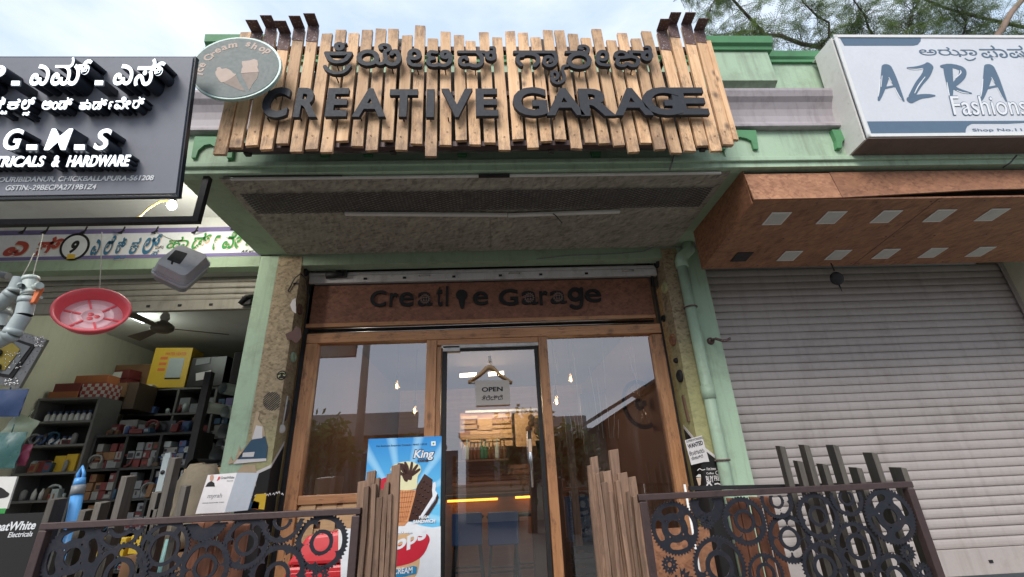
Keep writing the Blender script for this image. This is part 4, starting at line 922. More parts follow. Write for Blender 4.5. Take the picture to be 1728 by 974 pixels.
t, p = fit([(6,520,.1),(0,552,.1)], .030, 'pvc_grey', 'short grey pipe cap with a knob behind the couplers', [(0,.1,.03,1.15)])
mb = MB(); mb.tube([P(-6,462,Y=2.5), P(14,466,Y=2.5)], .02, 12); one('pipe_fitting', mb, M['greyplastic'], 'dark grey pipe stub at the left picture edge under the band', 'pipe fitting')
cord(P(55,468,Y=2.25), P(72,395,Y=2.38), .0025, 'long pale string of the orange valve'); cord(P(37,468,Y=2.30), P(57,428,Y=2.38), .0025, 'pale string of the grey pipe tee')
# silver framed board
FQ = Frame(P(30,600,Y=2.75), (1,0,-.10), (.12,-.25,1))
t = thing('framed_panel', 'silver framed grey panel with a gold plate and black knobs', 'panel', tuple(P(30,650,Y=2.75)))
fp = lambda x, y: (x/4.06, 440+y/4.06)
shape('frame', FQ, [fp(-120,470),fp(130,480),fp(340,545),fp(150,875),fp(-120,820)], .02, paint('silver_frame', (.30,.30,.31), .3, .5, (.05,.05,.05), 14, 0, .6), t)
shape('inner_panel', FQ, [fp(-110,500),fp(110,530),fp(270,580),fp(110,805),fp(-110,770)], .004, M['black'], t, n0=.021)
shape('backing', FQ, [fp(-105,510),fp(100,540),fp(240,590),fp(95,780),fp(-105,745)], .002, M['greyplastic'], t, n0=.026)
shape('gold_plate', FQ, [fp(-100,560),fp(40,555),fp(125,565),fp(175,610),fp(70,750),fp(-100,720)], .003, paint('dull_gold_plate', (.40,.30,.06), .4, .3, (.15,.11,.03), 9, 0, .3), t, n0=.029)
for x, y in ((32,632),(25,728)):
    u, v = FQ.uv(*fp(x,y)); mb = MB(); mb.lathe([(.022,0),(.022,.012),(.014,.016),(0,.016)], FQ.at(u,v,.032), FQ.N, 18); obj('knob', mb, M['blackplastic'], t)
rr = random.Random(5)
mb = MB()
for i in range(26):
    u, v = FQ.uv(*fp(rr.uniform(75,180), rr.uniform(620,740))); mb.lathe([(.005,0),(.004,.004),(0,.005)], FQ.at(u,v,.029), FQ.N, 6)
obj('ornament', mb, M['chrome'], t)
for (x0,x1,y0,y1) in ((265,320,525,590),(60,150,800,850)):
    mb = MB() if x0 == 265 else (obj('ornament', mb, M['chrome'], t), MB())[1]
    for i in range(26): u, v = FQ.uv(*fp(rr.uniform(x0,x1), rr.uniform(y0,y1))); mb.lathe([(.006,0),(.004,.004),(0,.005)], FQ.at(u,v,.021), FQ.N, 6)
obj('ornament', mb, M['chrome'], t)
# ---------------------------------------------------------------- cafe name board
YF = 3.60
K = thing('name_board', 'red brown name board with black Creative Garage letters over the glass front', 'sign', (0, 3.6, 2.8))
mb = MB(); mb.box(-1.50, 1.40, YF, YF+.03, 2.80, 3.135); obj('board', mb, M['osb_dark'], K)
mb = MB(); mb.box(-1.50, 1.40, YF-.012, YF+.03, 2.765, 2.798); obj('lower_strip', mb, M['frame_x'], K, .003)
KF = FY(YF-.0005)
k0 = lambda x, y: (600+x/3.927, 470+y/3.927)
for ch, x0, y0, x1, y1, bd in (('C',95,82,208,192,.03),('r',225,98,283,191,.02),('e',288,92,388,190,.012),('a',412,92,512,187,.008),('t',537,55,578,187,.02),('l',598,54,616,185,.02),('e',778,88,878,181,.012),('G',950,72,1075,184,.03),('a',1102,85,1205,178,.008),('r',1222,85,1272,178,.02),('a',1292,83,1392,172,.008),('e',1523,72,1620,162,.012)):
    letters('letter', ch, KF, k0(x0, y1), k0(x1, y0), .015, M['letter_black'], K, bd*.75)
strokes('letter', KF, [(ring(1455,108,36,34),13), ([(1495,72),(1497,150),(1490,185),(1460,195),(1430,185)],12)], .015, M['letter_black'], K, org=(600,470), sc=3.927)
strokes('bulb_letter', KF, [(ring(703,112,14,12),24), ([(703,120),(706,172)],[26,17],'line'), ([(706,172),(708,190)],[15,13],'line')], .015, M['letter_black'], K, org=(600,470), sc=3.927)
gm = paint('worn_gear_print', (.20,.13,.11), .6, .4, (.05,.03,.02), 30)
for x, y in ((462,140),(1150,132),(1340,127)):
    st = [(ring(x,y,26,25),2.5)]+[([(x+27*math.cos(q*math.pi/7),y+26*math.sin(q*math.pi/7)),(x+33*math.cos(q*math.pi/7),y+32*math.sin(q*math.pi/7))],2.5,'line') for q in range(14)]+[(ring(x+dx,y+dy,4,4),2.2) for dx in (-9,9) for dy in (-9,9)]
    strokes('gear_mark', KF, st, .002, gm, K, org=(600,470), sc=3.927, n0=.0155, h=.0022)
mb = MB(); mb.box(-1.50, 1.40, 3.645, 3.66, 2.70, 2.765); one('gap_board', mb, M['black'], 'black recess strip between the name board and the wooden frame', 'strip')
for (za, zb, lab) in ((2.757, 2.757, 'upper thin steel rod above the wooden frame'), (2.725, 2.722, 'lower thin steel rod above the wooden frame')):
    mb = MB(); mb.tube([(-1.46,3.60,za-.005),(-.6,3.60,zb-.004),(.3,3.60,zb+.002),(1.38,3.60,zb+.004)], .0055, 6); one('steel_rod', mb, M['chrome'], lab, 'rod')
# black steel channel beside the frame
for x0, x1, lab in ((-1.518,-1.478,'black shutter channel left of the wooden shop front'), (1.427,1.447,'black shutter channel right of the wooden shop front')):
    mb = MB(); mb.box(x0, x1, 3.60, 3.66, .45, 3.16); one('shutter_channel', mb, M['black'], lab, 'channel')

# ---------------------------------------------------------------- glazed wooden front
Fm = thing('glazed_front', 'glazed cafe front of scorched pine frames with a glass door', 'shop front', (0, 3.6, .45))
def post(x0, x1, z0, z1, y0=3.585, y1=3.66, mat='frame', name='post', bev=.004): mb = MB(); mb.box(x0, x1, y0, y1, z0, z1); return obj(name, mb, M[mat], Fm, bev)
post(-1.475, -1.385, .455, 2.63); post(1.335, 1.424, .455, 2.622)
post(-1.475, 1.424, 2.632, 2.712, mat='frame_x', name='head_rail')
post(-.515, -.435, .455, 2.63); post(-.433, -.398, .455, 2.575, 3.595, 3.655)
post(.392, .462, .455, 2.63)
post(-.433, .39, 2.585, 2.63, 3.59, 3.655, 'frame_x', 'head_rail')
post(-1.383, -.517, 1.455, 1.515, mat='frame_x', name='rail'); post(-1.383, -.517, .46, .55, mat='frame_x', name='rail'); post(.464, 1.333, .46, .60, mat='frame_x', name='rail')
mb = MB(); mb.box(-.396, .39, 3.585, 3.65, 2.556, 2.583); obj('door_track', mb, M['bar_white'], Fm, .003)
# woven lattice panel under the left pane
mb = MB()
for i in range(6):
    x = -1.36+i*.145; mb.box(x, x+.10, 3.60+.006*(i % 2), 3.606+.006*(i % 2), .55, 1.454)
obj('lattice_upright', mb, M['pine'], Fm)
for j in range(6):
    z = .62+j*.145; mb = MB(); mb.box(-1.382, -.518, 3.613, 3.618, z, z+.10); obj('lattice_band', mb, M['pine'], Fm)
mb = MB(); mb.box(-1.382, -.518, 3.635, 3.645, .55, 1.454); obj('panel_back', mb, M['interior'], Fm)
def pane(x0, x1, z0, z1, y=3.635):
    mb = MB(); mb.poly([(x0,y,z0),(x1,y,z0),(x1,y,z1),(x0,y,z1)]); return obj('pane', mb, M['glass'], Fm)
pane(-1.385, -.515, 1.515, 2.632); pane(.462, 1.335, .60, 2.632)
D = obj('door', (lambda mb: (mb.box(-.392,-.352,3.605,3.635,.47,2.555), mb.box(.355,.387,3.605,3.635,.47,2.555), mb.box(-.352,.355,3.605,3.635,2.535,2.555), mb.box(-.352,.355,3.605,3.635,.47,.55), mb)[-1])(MB()), M['black'], Fm, .003)
mb = MB(); mb.poly([(-.352,3.62,.55),(.355,3.62,.55),(.355,3.62,2.535),(-.352,3.62,2.535)]); obj('door_pane', mb, M['glass'], D)
a = P(893,728,Y=3.56); b = P(901,820,Y=3.56)
mb = MB(); mb.tube([(a.x,3.565,a.z+.0),(a.x,3.565,b.z-.01)], .016, 14); mb.tube([(a.x,3.565,a.z-.08),(a.x,3.62,a.z-.08)], .010, 10); mb.tube([(a.x,3.565,b.z+.08),(a.x,3.62,b.z+.08)], .010, 10); obj('handle', mb, M['chrome'], D)
for x0, x1, z0, z1, mat in ((-.012,.012,1.74,1.83,'paper'),): mb = MB(); mb.box(a.x+x0, a.x+x1, 3.546, 3.549, z0, z1); obj('push_label', mb, M['spale'], D)
a = P(748,585,Y=3.60); b = P(776,593,Y=3.60); mb = MB(); mb.box(a.x, b.x, 3.585, 3.604, b.z, a.z); obj('closer_plate', mb, M['bar_white'], D, .002)

# open sign on its hanger
OY = 3.585; c = P(826, 605, Y=OY)
t = thing('open_sign', 'grey OPEN sign hanging from a wooden coat hanger on the glass door', 'sign', tuple(P(830,684,Y=OY)))
OFr = FY(OY)
shape('board', OFr, [(801,643),(859.5,641.5),(861,683),(803,685)], .006, flat('grey_sign_card', (.40,.36,.33), .6), t, bevel=.001)
d1 = lambda x, y: (740+x/6.955, 560+y/6.955)
letters('lettering', 'OPEN', OFr, d1(508,708), d1(752,645), .0015, M['letter_black'], t, .03, n0=.0065)
letters('lettering', 'ತೆರೆದಿದೆ', OFr, d1(508,808), d1(752,742), .0015, M['letter_black'], t, .004, n0=.0065)
mb = MB(); H = [P(*d1(345,588),Y=OY), P(*d1(480,500),Y=OY), P(*d1(565,420),Y=OY), P(*d1(600,408),Y=OY), P(*d1(640,420),Y=OY), P(*d1(720,500),Y=OY), P(*d1(865,592),Y=OY)]
mb.tube(H, [.008,.010,.014,.015,.014,.010,.008], 8); mb.tube([H[0], H[-1]], .004, 6); obj('hanger', mb, M['pine'], t)
mb = MB(); mb.tube([P(*d1(605,408),Y=OY), P(*d1(607,378),Y=OY), P(*d1(628,350),Y=OY), P(*d1(622,325),Y=OY), P(*d1(600,325),Y=OY)], .003, 6); obj('hanger_hook', mb, M['chrome'], t)
mb = MB(); mb.tube([P(*d1(598,285),Y=OY+.005), P(*d1(602,345),Y=OY+.005)], .010, 8); obj('suction_hook', mb, M['white'], t)

# ---------------------------------------------------------------- stickers and sheets on the pillars
CF_ = FY(3.4465); Yc = 3.4465
p6 = lambda x, y: (380+x/4.429, 640+y/4.429)
g3 = lambda x, y: (400+x/3.478, 420+y/3.478)
X1 = Frame((-1.5405, 3.5, 0), (0,1,0), (0,0,1))        # inner face of the left cladding (looks to +X)
def on(name, pts, mat, label, cat, fr=CF_, d=.0015, n0=.0005, smooth=False):
    q = [fr.uv(*p) for p in pts]; q = smooth_line(list(q)+[q[0]])[:-1] if smooth else q
    mb = MB(); mb.prism([fr.at(u, v, n0) for u, v in q], fr.N*d); return one(name, mb, M[mat] if isinstance(mat, str) else mat, label, cat)
# black menu panels with a white edge at the pillar feet
x0, x1 = -1.735, -1.541
t = thing('menu_panel', 'black menu panel with a white slanted edge at the left pillar foot', 'panel', (-1.62, 3.44, .5))
za = P(435,808,Y=Yc).z; zb = P(463,786,Y=Yc).z
def pan(name, x0, x1, z0a, z0b, z1a, z1b, y, mat, th=.003): mb = MB(); mb.hexa([(x0,y-th,z0a),(x1,y-th,z0b),(x1,y,z0b),(x0,y,z0a),(x0,y-th,z1a),(x1,y-th,z1b),(x1,y,z1b),(x0,y,z1a)]); return obj(name, mb, M[mat], t)
pan('sheet', x0, x1, .5, .5, za-.02, zb-.015, Yc, 'letter_black'); pan('white_edge', x0, x1, za-.018, zb-.013, za+.004, zb+.008, Yc, 'paper')
zc2 = P(484,748,X=-1.54).z
mb = MB(); mb.hexa([(-1.541,3.446,.5),(-1.538,3.446,.5),(-1.538,3.60,.5),(-1.541,3.60,.5),(-1.541,3.446,zb-.015),(-1.538,3.446,zb-.015),(-1.538,3.60,zc2-.02),(-1.541,3.60,zc2-.02)]); obj('sheet', mb, M['letter_black'], t)
mb = MB(); mb.hexa([(-1.541,3.446,zb-.013),(-1.538,3.446,zb-.013),(-1.538,3.60,zc2-.018),(-1.541,3.60,zc2-.018),(-1.541,3.446,zb+.012),(-1.538,3.446,zb+.012),(-1.538,3.60,zc2+.01),(-1.541,3.60,zc2+.01)]); obj('white_edge', mb, M['paper'], t)
PF = FY(Yc-.0035)
shape('print', PF, [(423,858),(432,834),(450,833),(446,860)], .0008, M['yellow'], t); shape('print', PF, [(423,858),(428,845),(438,848),(436,860)], .0008, M['orange'], t)
rr = random.Random(9)
for i in range(10):
    x = 430+i*5+rr.uniform(-1,1); y = 838-i*.6+rr.uniform(-2,2); strokes('print', PF, [([(x,y),(x+1.5,y-2),(x+3,y+1)],.6)], .0006, M['paper'], t, h=.002)
t = thing('menu_panel', 'black chalk menu panel with a white slanted edge at the right pillar foot', 'panel', (1.59, 3.44, .5))
za = P(1155,722,Y=Yc).z; zb = P(1208,775,Y=Yc).z
za, zb = P(1177,747,Y=Yc).z, P(1212,776,Y=Yc).z
pan('sheet', 1.49, 1.628, .5, .5, za-.02, zb-.02, Yc, 'letter_black'); pan('white_edge', 1.49, 1.628, za-.018, zb-.018, za+.006, zb+.006, Yc, 'paper')
zi = P(1153,719,X=1.488).z; yi = P(1153,719,X=1.488).y
mb = MB(); mb.hexa([(1.487,3.446,.5),(1.4898,3.446,.5),(1.4898,yi,.5),(1.487,yi,.5),(1.487,3.446,za-.02),(1.4898,3.446,za-.02),(1.4898,yi,zi-.02),(1.487,yi,zi-.02)]); obj('sheet', mb, M['letter_black'], t)
mb = MB(); mb.hexa([(1.487,3.446,za-.018),(1.4898,3.446,za-.018),(1.4898,yi,zi-.018),(1.487,yi,zi-.018),(1.487,3.446,za+.008),(1.4898,3.446,za+.008),(1.4898,yi,zi+.008),(1.487,yi,zi+.008)]); obj('white_edge', mb, M['paper'], t)
w0 = lambda x, y: (1080+x/8.856, 720+y/8.856)
shape('print', PF, [w0(835,750),w0(875,710),w0(905,715),w0(912,755)], .0008, M['offwhite'], t); shape('print', PF, [w0(840,765),w0(912,760),w0(905,870),w0(878,885)], .0008, M['spale'], t)
for s, a, b in (('BUY', (1000,840), (1090,735)), ('FREE', (1115,810), (1205,730)), ('Hot brew', (1000,655), (1130,605)), ('Coffee', (995,715), (1100,680))): letters('print', s, PF, w0(*a), w0(*b), .0006, M['paper'], t, .02)
strokes('print', PF, [(ring(1160,690,30,28),4), ([(860,655),(890,630),(930,650),(970,640)],5), ([(1000,880),(1030,840),(1070,880)],10), ([(1120,860),(1160,850),(1200,865)],9)], .0006, M['paper'], t, org=(1080,720), sc=8.856, h=.002)
# wanted sheet
WFr = FY(Yc-.012)
t = thing('wanted_sheet', 'white WANTED sheet taped slantwise on the right pillar', 'sheet', tuple(P(1180,780,Y=3.43)))
shape('sheet', WFr, [w0(668,205),w0(925,130),w0(1035,525),w0(950,530),w0(765,575)], .0015, M['paper'], t)
def slanted(s, a, b, hgt, bold):
    (u0, v0), (u1, v1) = WFr.uv(*w0(*a)), WFr.uv(*w0(*b)); (u2, v2) = WFr.uv(*w0(a[0]-hgt*.28, a[1]-hgt))
    me = text_mesh(s, bold); n = len(me.vertices); q = np.empty(n*3); me.vertices.foreach_get('co', q); q = q.reshape(-1,3); lo, hi = q.min(0), q.max(0)
    f = (q[:,:2]-lo[:2])/(hi[:2]-lo[:2]); u = u0+f[:,0]*(u1-u0)+f[:,1]*(u2-u0); v = v0+f[:,0]*(v1-v0)+f[:,1]*(v2-v0)
    w = np.array(WFr.O)+np.outer(u,WFr.U)+np.outer(v,WFr.V)+np.outer(.002+(q[:,2]>0)*.0006,WFr.N)-np.array(base_of(t)); me.vertices.foreach_set('co', w.ravel()); me.materials.clear(); link_mesh('lettering', me, M['letter_black'], t)
slanted('SUPERWORKERS', (695,245), (938,180), 34, .01); slanted('WANTED', (722,335), (945,270), 66, .035); slanted('ಕೆಲಸಗಾರರು', (745,440), (965,385), 66, .006); slanted('ಬೇಕಾಗಿದೆ', (775,505), (945,462), 50, .006)
# left pillar papers
on('torn_flyer', [p6(80,612),p6(170,490),p6(195,455),p6(300,430),p6(318,500),p6(308,600),p6(75,618)], 'navy', 'torn navy flyer on the left green pillar', 'flyer', FY(3.4445))
on('torn_flyer', [p6(75,618),p6(90,600),p6(308,592),p6(308,612),p6(60,634)], 'paper', 'pink white lower strip of the torn navy flyer', 'flyer', FY(3.4425))
on('torn_flyer', [p6(128,582),p6(133,550),p6(222,543),p6(212,580)], 'paper', 'pale label stuck on the torn navy flyer', 'label', FY(3.4422))
on('torn_flyer', [p6(195,440),p6(215,330),p6(235,240),p6(260,250),p6(245,300),p6(290,360),p6(300,425),p6(225,450)], 'torn', 'torn strip of flyer backing above the navy flyer', 'flyer', FY(3.4445))
on('torn_flyer', [p6(232,345),p6(280,355),p6(278,440),p6(200,450)], 'paper', 'pale paper remnant above the navy flyer', 'flyer', FY(3.4425))
on('torn_flyer', [p6(22,635),p6(35,600),p6(45,575),p6(55,610),p6(75,605),p6(110,490),p6(112,540),p6(150,500),p6(130,560),p6(75,625)], 'torn', 'jagged torn edge left of the navy flyer', 'flyer', FY(3.4445))
on('torn_flyer', [p6(90,690),p6(130,645),p6(225,640),p6(235,700),p6(230,800),p6(120,830)], 'torn', 'brown torn backing under the navy flyer', 'flyer', FY(3.4445))
on('torn_flyer', [p6(125,880),p6(150,760),p6(240,740),p6(215,800),p6(205,870)], 'paper', 'crumpled pale paper above the carton by the left pillar', 'flyer', FY(3.4425))
on('torn_flyer', [p6(115,960),p6(130,890),p6(195,880),p6(205,930),p6(190,974)], 'navy', 'blue printed scrap at the foot of the left pillar', 'flyer', FY(3.4425))
mb = MB(); cx_, cy_ = g3(206, 895); f = FY(Yc)
for k in range(11):
    o = -50+k*10; hl = math.sqrt(max(0, 58**2-(o*1.05)**2)); a = f.uv(*g3(206+o*.62-hl*.72, 895+o*.75+hl*.62)); b = f.uv(*g3(206+o*.62+hl*.72, 895+o*.75-hl*.62))
    if b[0] > -1.545: tt = (-1.545-a[0])/(b[0]-a[0]); b = (-1.545, a[1]+(b[1]-a[1])*tt)
    mb.bar(f.at(*a,.0008), f.at(*b,.0008), .007, .0012, (0,-1,0))
one('striped_sticker', mb, M['picket_dark'], 'round sticker of dark slanted stripes on the left strand board', 'sticker')
t = thing('phone_sticker', 'round black and white telephone sticker on the left strand board', 'sticker', tuple(P(474,632,Y=Yc)))
strokes('disc', f, [([g3(262,743),g3(263,743.5)],8.2,'line')], .001, M['letter_black'], t, n0=.0005, h=.0025)
strokes('symbol', f, [([g3(262,743),g3(262.5,743)],6.2,'line')], .0006, M['osb_tan'], t, n0=.0016, h=.0025)
strokes('symbol', f, [([g3(245,738),g3(262,730),g3(280,736)],1.2), ([g3(252,755),g3(276,753)],1.9), ([g3(263,741),g3(263,750)],2.2)], .0006, M['letter_black'], t, n0=.0023, h=.002)
on('peeled_patch', [g3(312,330),g3(325,300),g3(345,290),g3(347,380),g3(325,365)], 'paper', 'small white peeled patch on the edge of the left strand board', 'patch')
on('nail_bar', [g3(330,200),g3(361,198),g3(361,210),g3(330,211)], 'black', 'short black bar on the edge of the left strand board', 'bar')
# trinkets on the inner faces of both pillars
def blob(name, px, py, X, rr_, mat, label, cat, sx=.02):
    c = P(px, py, X=X); s = 1 if X < 0 else -1; mb = MB(); mb.lathe([(rr_,0),(rr_*.95,sx*.6),(rr_*.6,sx),(rr_*.55,sx*.7),(0,sx*.7)], (X, c.y, c.z), (s,0,0), 20); return one(name, mb, M[mat], label, cat)
for px, py, r_, mat, lab in ((515,460,.035,'black','black ring ornament near the top of the left inner pillar face'), (505,522,.045,'interior','brown ornament in the middle of the left inner pillar face'), (494,603,.042,'green_beam','olive round ornament on the left inner pillar face')):
    blob('pillar_ornament', px, py, -1.5395, r_, mat, lab, 'ornament')
on('horn_sticker', [g3(285,500),g3(330,480),g3(345,455),g3(375,470),g3(380,520),g3(350,555),g3(320,535),g3(295,535)], paint('maroon_sticker', (.10,.04,.035), .6), 'dark maroon bell shaped sticker with a white outline on the left pillar', 'sticker', FY(3.440), .003)
t = thing('spoon', 'pale spoon and twig fixed on the left inner pillar face', 'spoon', tuple(P(476,735,X=-1.535)))
c = P(476, 724, X=-1.535); mb = MB(); mb.lathe([(0,.004),(.02,.006),(.03,.003),(.032,0)], c, (1,-.4,0), 16); mb.tube([c+Vector((0,0,.03)), c+Vector((0,.01,.16)), c+Vector((0,.01,.24))], .006, 6); obj('bowl', mb, M['offwhite'], t)
mb = MB(); mb.tube([c+Vector((.004,.02,.06)), c+Vector((.008,.03,.12)), c+Vector((.01,.02,.17)), c+Vector((.006,.035,.21))], [.006,.014,.016,.006], 7); obj('twig', mb, M['bark'], t)
r8 = lambda x, y: (1080+x/2.215, 400+y/2.215)
for x, y, r_, mat, lab in ((66,100,.040,'black','black gear ornament at the top of the right inner pillar face'), (95,190,.05,'osb_tan','wooden heart shaped ornament high on the right inner pillar face'), (90,305,.03,'black','small dark ring ornament on the right inner pillar face'), (125,385,.05,'osb_brown','brown wooden ornament on the right inner pillar face'), (138,462,.022,'black','small black wheel ornament on the right inner pillar face'), (152,520,.05,'tyre','black tyre shaped ornament on the right inner pillar face')):
    blob('pillar_ornament', *r8(x, y), 1.4885, r_, mat, lab, 'ornament', .025)
c = P(*r8(172,640), X=1.482); mb = MB(); mb.bar(c+Vector((0,0,-.10)), c+Vector((0,.02,.10)), .03, .012, (-1,0,0)); one('pillar_ornament', mb, M['stick'], 'pale wooden lath on the right inner pillar face', 'ornament')
# ---------------------------------------------------------------- sprocket railings
def slot_dist(Xg, Yg, r, a0, a1, w):       # distance to a curved slot
    an = np.arctan2(Yg, Xg); rad = np.hypot(Xg, Yg); mid = (a0+a1)/2; half = (a1-a0)/2; da = (an-mid+np.pi) % (2*np.pi)-np.pi
    inside = np.abs(da) <= half; d = np.abs(rad-r)
    e = np.minimum(np.hypot(Xg-r*np.cos(a0), Yg-r*np.sin(a0)), np.hypot(Xg-r*np.cos(a1), Yg-r*np.sin(a1)))
    return np.where(inside, d, e)-w
def sprocket(parent, fr, u, v, r, style, teeth, rot=0, cutv=None, th=.006, n0=0):
    h = .0026 if r > .06 else .0017
    xs, ys, Xg, Yg = sdf_grid(-r*1.04, r*1.04, -r*1.04, r*1.04, h)
    an = np.arctan2(Yg, Xg)-rot; rad = np.hypot(Xg, Yg)
    tooth = np.abs(((an*teeth/(2*np.pi)) % 1)-.5)*2
    F = rad-(r*(.955 if r > .06 else .84)+(r*.085 if r > .06 else r*.32)*np.clip(1.25*tooth-.25, 0, 1))*.97
    def hole(D):
        nonlocal F
        F = np.maximum(F, -D)
    ct, st_ = math.cos(rot), math.sin(rot); Xr = Xg*ct+Yg*st_; Yr = -Xg*st_+Yg*ct
    if style == 'slots4':
        hole(rad-r*.27)
        for k in range(4): hole(slot_dist(Xr, Yr, r*.66, k*np.pi/2-.38, k*np.pi/2+.38, r*.125))
        for k in range(4): hole(np.hypot(Xr-r*.40*math.cos(k*np.pi/2+.785), Yr-r*.40*math.sin(k*np.pi/2+.785))-r*.035)
    elif style == 'arms5':
        hole(rad-r*.30)
        for k in range(5): a = k*2*np.pi/5; hole(slot_dist(Xr, Yr, r*.60, a-.34, a+.34, r*.17)); hole(np.hypot(Xr-r*.46*math.cos(a+.628), Yr-r*.46*math.sin(a+.628))-r*.04)
    elif style == 'arms4':
        hole(rad-r*.33)
        for k in range(4): a = k*np.pi/2; hole(slot_dist(Xr, Yr, r*.62, a-.50, a+.50, r*.15)); hole(np.hypot(Xr-r*.5*math.cos(a+.785), Yr-r*.5*math.sin(a+.785))-r*.04)
    elif style == 'arms3':
        hole(rad-r*.36)
        for k in range(3): a = k*2*np.pi/3; hole(slot_dist(Xr, Yr, r*.66, a-.72, a+.72, r*.145)); hole(np.hypot(Xr-r*.55*math.cos(a+1.047), Yr-r*.55*math.sin(a+1.047))-r*.05)
    elif style == 'ring':
        hole(np.maximum(np.abs(rad-r*.70)-r*.10, -(np.abs(((an*4/(2*np.pi)) % 1)-.5)*2*np.pi/4*rad-r*.10))); hole(rad-r*.47)
    elif style == 'plain': hole(rad-r*.45)
    elif style == 'pinion':
        hole(rad-r*.28)
        for k in range(6): hole(np.hypot(Xr-r*.55*math.cos(k*1.047), Yr-r*.55*math.sin(k*1.047))-r*.09)
    if cutv is not None: F = np.maximum(F, Yg+v-cutv)
    me = loops_mesh([thin(l, h*.10) for l in contours(F, xs, ys)], th); n = len(me.vertices); a = np.empty(n*3); me.vertices.foreach_get('co', a); a = a.reshape(-1,3)
    w = np.array(fr.O)+np.outer(a[:,0]+u, fr.U)+np.outer(a[:,1]+v, fr.V)+np.outer(a[:,2]+n0, fr.N)-np.array(base_of(parent))
    me.vertices.foreach_set('co', w.ravel()); me.update(); me.materials.clear()
    o = link_mesh('sprocket', me, M['gear'], parent); b = o.modifiers.new('bevel','BEVEL'); b.width = .0012; b.segments = 1; b.limit_method = 'ANGLE'; b.angle_limit = R(50)
    return o
RF = FY(2.40)
def railing(label, x0, x1, ztop, sprs):
    t = thing('sprocket_railing', label, 'railing', ((x0+x1)/2, 2.4, .43), 'railings welded from motorcycle sprockets')
    mb = MB(); mb.box(x0-.02, x1+.02, 2.382, 2.418, ztop-.028, ztop); obj('top_rail', mb, M['rail'], t, .003)
    mb = MB(); mb.box(x0, x1, 2.382, 2.418, .60, .63); obj('bottom_rail', mb, M['rail'], t, .003)
    for x in (x0, x1):
        mb = MB(); mb.box(x-.018, x+.018, 2.381, 2.419, .43, ztop-.033); obj('upright', mb, M['rail'], t, .003)
    for i, (px, py, r, style, teeth, rot, half) in enumerate(sprs):
        u, v = RF.uv(px, py); sprocket(t, RF, u, v, r, style, teeth, rot, ztop-.034 if half else None, n0=((i*5) % 17-8)*.0011)
    return t
railing('left sprocket railing before the hardware shop', -2.03, -.645, 1.464, [
 (120,940,.133,'slots4',46,.25,0),(206,884,.112,'arms3',42,.55,1),(277,926,.116,'ring',42,.2,0),(203,968,.125,'arms3',40,.9,0),(349,872,.105,'plain',40,0,1),(415.6,917,.108,'arms4',42,.5,0),
 (478,877,.100,'arms5',38,.3,1),(541.5,915.6,.122,'arms5',44,.1,0),(467.6,971,.128,'arms5',46,.6,0),(347,957,.112,'arms4',40,.9,0),(541,971,.038,'pinion',15,0,0),(277,985,.06,'pinion',17,0,0),
 (-1,-1,.0,'',0,0,0)][:-1])
railing('right sprocket railing below the grey shutter', .712, 2.055, 1.463, [
 (1139.5,891,.118,'slots4',48,.12,0),(1192,851,.085,'plain',38,0,1),(1192,880,.034,'pinion',14,.2,0),(1255,879,.108,'arms4',44,.35,0),(1215.5,956,.128,'arms3',46,.35,0),(1130,953,.036,'pinion',14,0,0),
 (1309,845,.082,'arms5',38,.5,1),(1334,909,.108,'arms4',44,.7,0),(1381,871,.106,'arms5',44,.2,0),(1427,840,.085,'arms5',40,.1,1),(1499,871,.126,'slots4',50,.5,0),(1449,923,.110,'arms3',42,.15,0),
 (1531,932,.036,'pinion',14,.1,0),(1390,957,.108,'arms3',42,.8,0),(1515,976,.104,'arms4',42,.3,0),(1559,966,.038,'pinion',15,0,0),(1292,968,.086,'arms3',36,.3,0),(1150,985,.06,'pinion',17,0,0)])

# ---------------------------------------------------------------- uneven dark posts behind the railings
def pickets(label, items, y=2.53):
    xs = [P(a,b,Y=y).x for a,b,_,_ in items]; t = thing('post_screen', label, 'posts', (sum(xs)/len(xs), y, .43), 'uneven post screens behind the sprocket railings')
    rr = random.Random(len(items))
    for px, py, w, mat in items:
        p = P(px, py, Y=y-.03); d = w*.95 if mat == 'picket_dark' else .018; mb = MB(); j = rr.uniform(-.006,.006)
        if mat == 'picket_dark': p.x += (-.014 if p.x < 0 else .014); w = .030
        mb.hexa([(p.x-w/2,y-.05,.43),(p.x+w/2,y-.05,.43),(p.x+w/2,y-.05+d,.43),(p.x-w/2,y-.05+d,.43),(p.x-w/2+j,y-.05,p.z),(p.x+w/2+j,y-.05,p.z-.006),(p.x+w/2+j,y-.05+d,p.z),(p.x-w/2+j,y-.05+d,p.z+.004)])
        if mat == 'picket_dark': mb.m[2] = mb.m[4] = mb.m[1] = 1  # light painted on front, back and top faces; dark sides stand for shade
        o = obj('post', mb, [M[mat], M['picket_lit']], t, .002)
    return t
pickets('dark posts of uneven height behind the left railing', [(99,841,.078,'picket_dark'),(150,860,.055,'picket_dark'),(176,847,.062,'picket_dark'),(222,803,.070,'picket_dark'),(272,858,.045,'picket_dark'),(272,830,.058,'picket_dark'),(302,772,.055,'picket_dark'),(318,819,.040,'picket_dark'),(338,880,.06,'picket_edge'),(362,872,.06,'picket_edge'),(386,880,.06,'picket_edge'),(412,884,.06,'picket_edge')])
pickets('dark posts of uneven height before the grey shutter', [(1312,753,.042,'picket_dark'),(1341,778,.040,'picket_dark'),(1352,751,.050,'picket_dark'),(1385,783,.052,'picket_dark'),(1403,751,.060,'picket_dark'),(1441,789,.062,'picket_dark'),(1467,764,.068,'picket_dark'),(1514,789,.085,'picket_dark'),(1290,838,.05,'picket_edge'),(1270,839,.05,'picket_edge'),(1250,840,.05,'picket_edge'),(1232,841,.05,'picket_edge')])
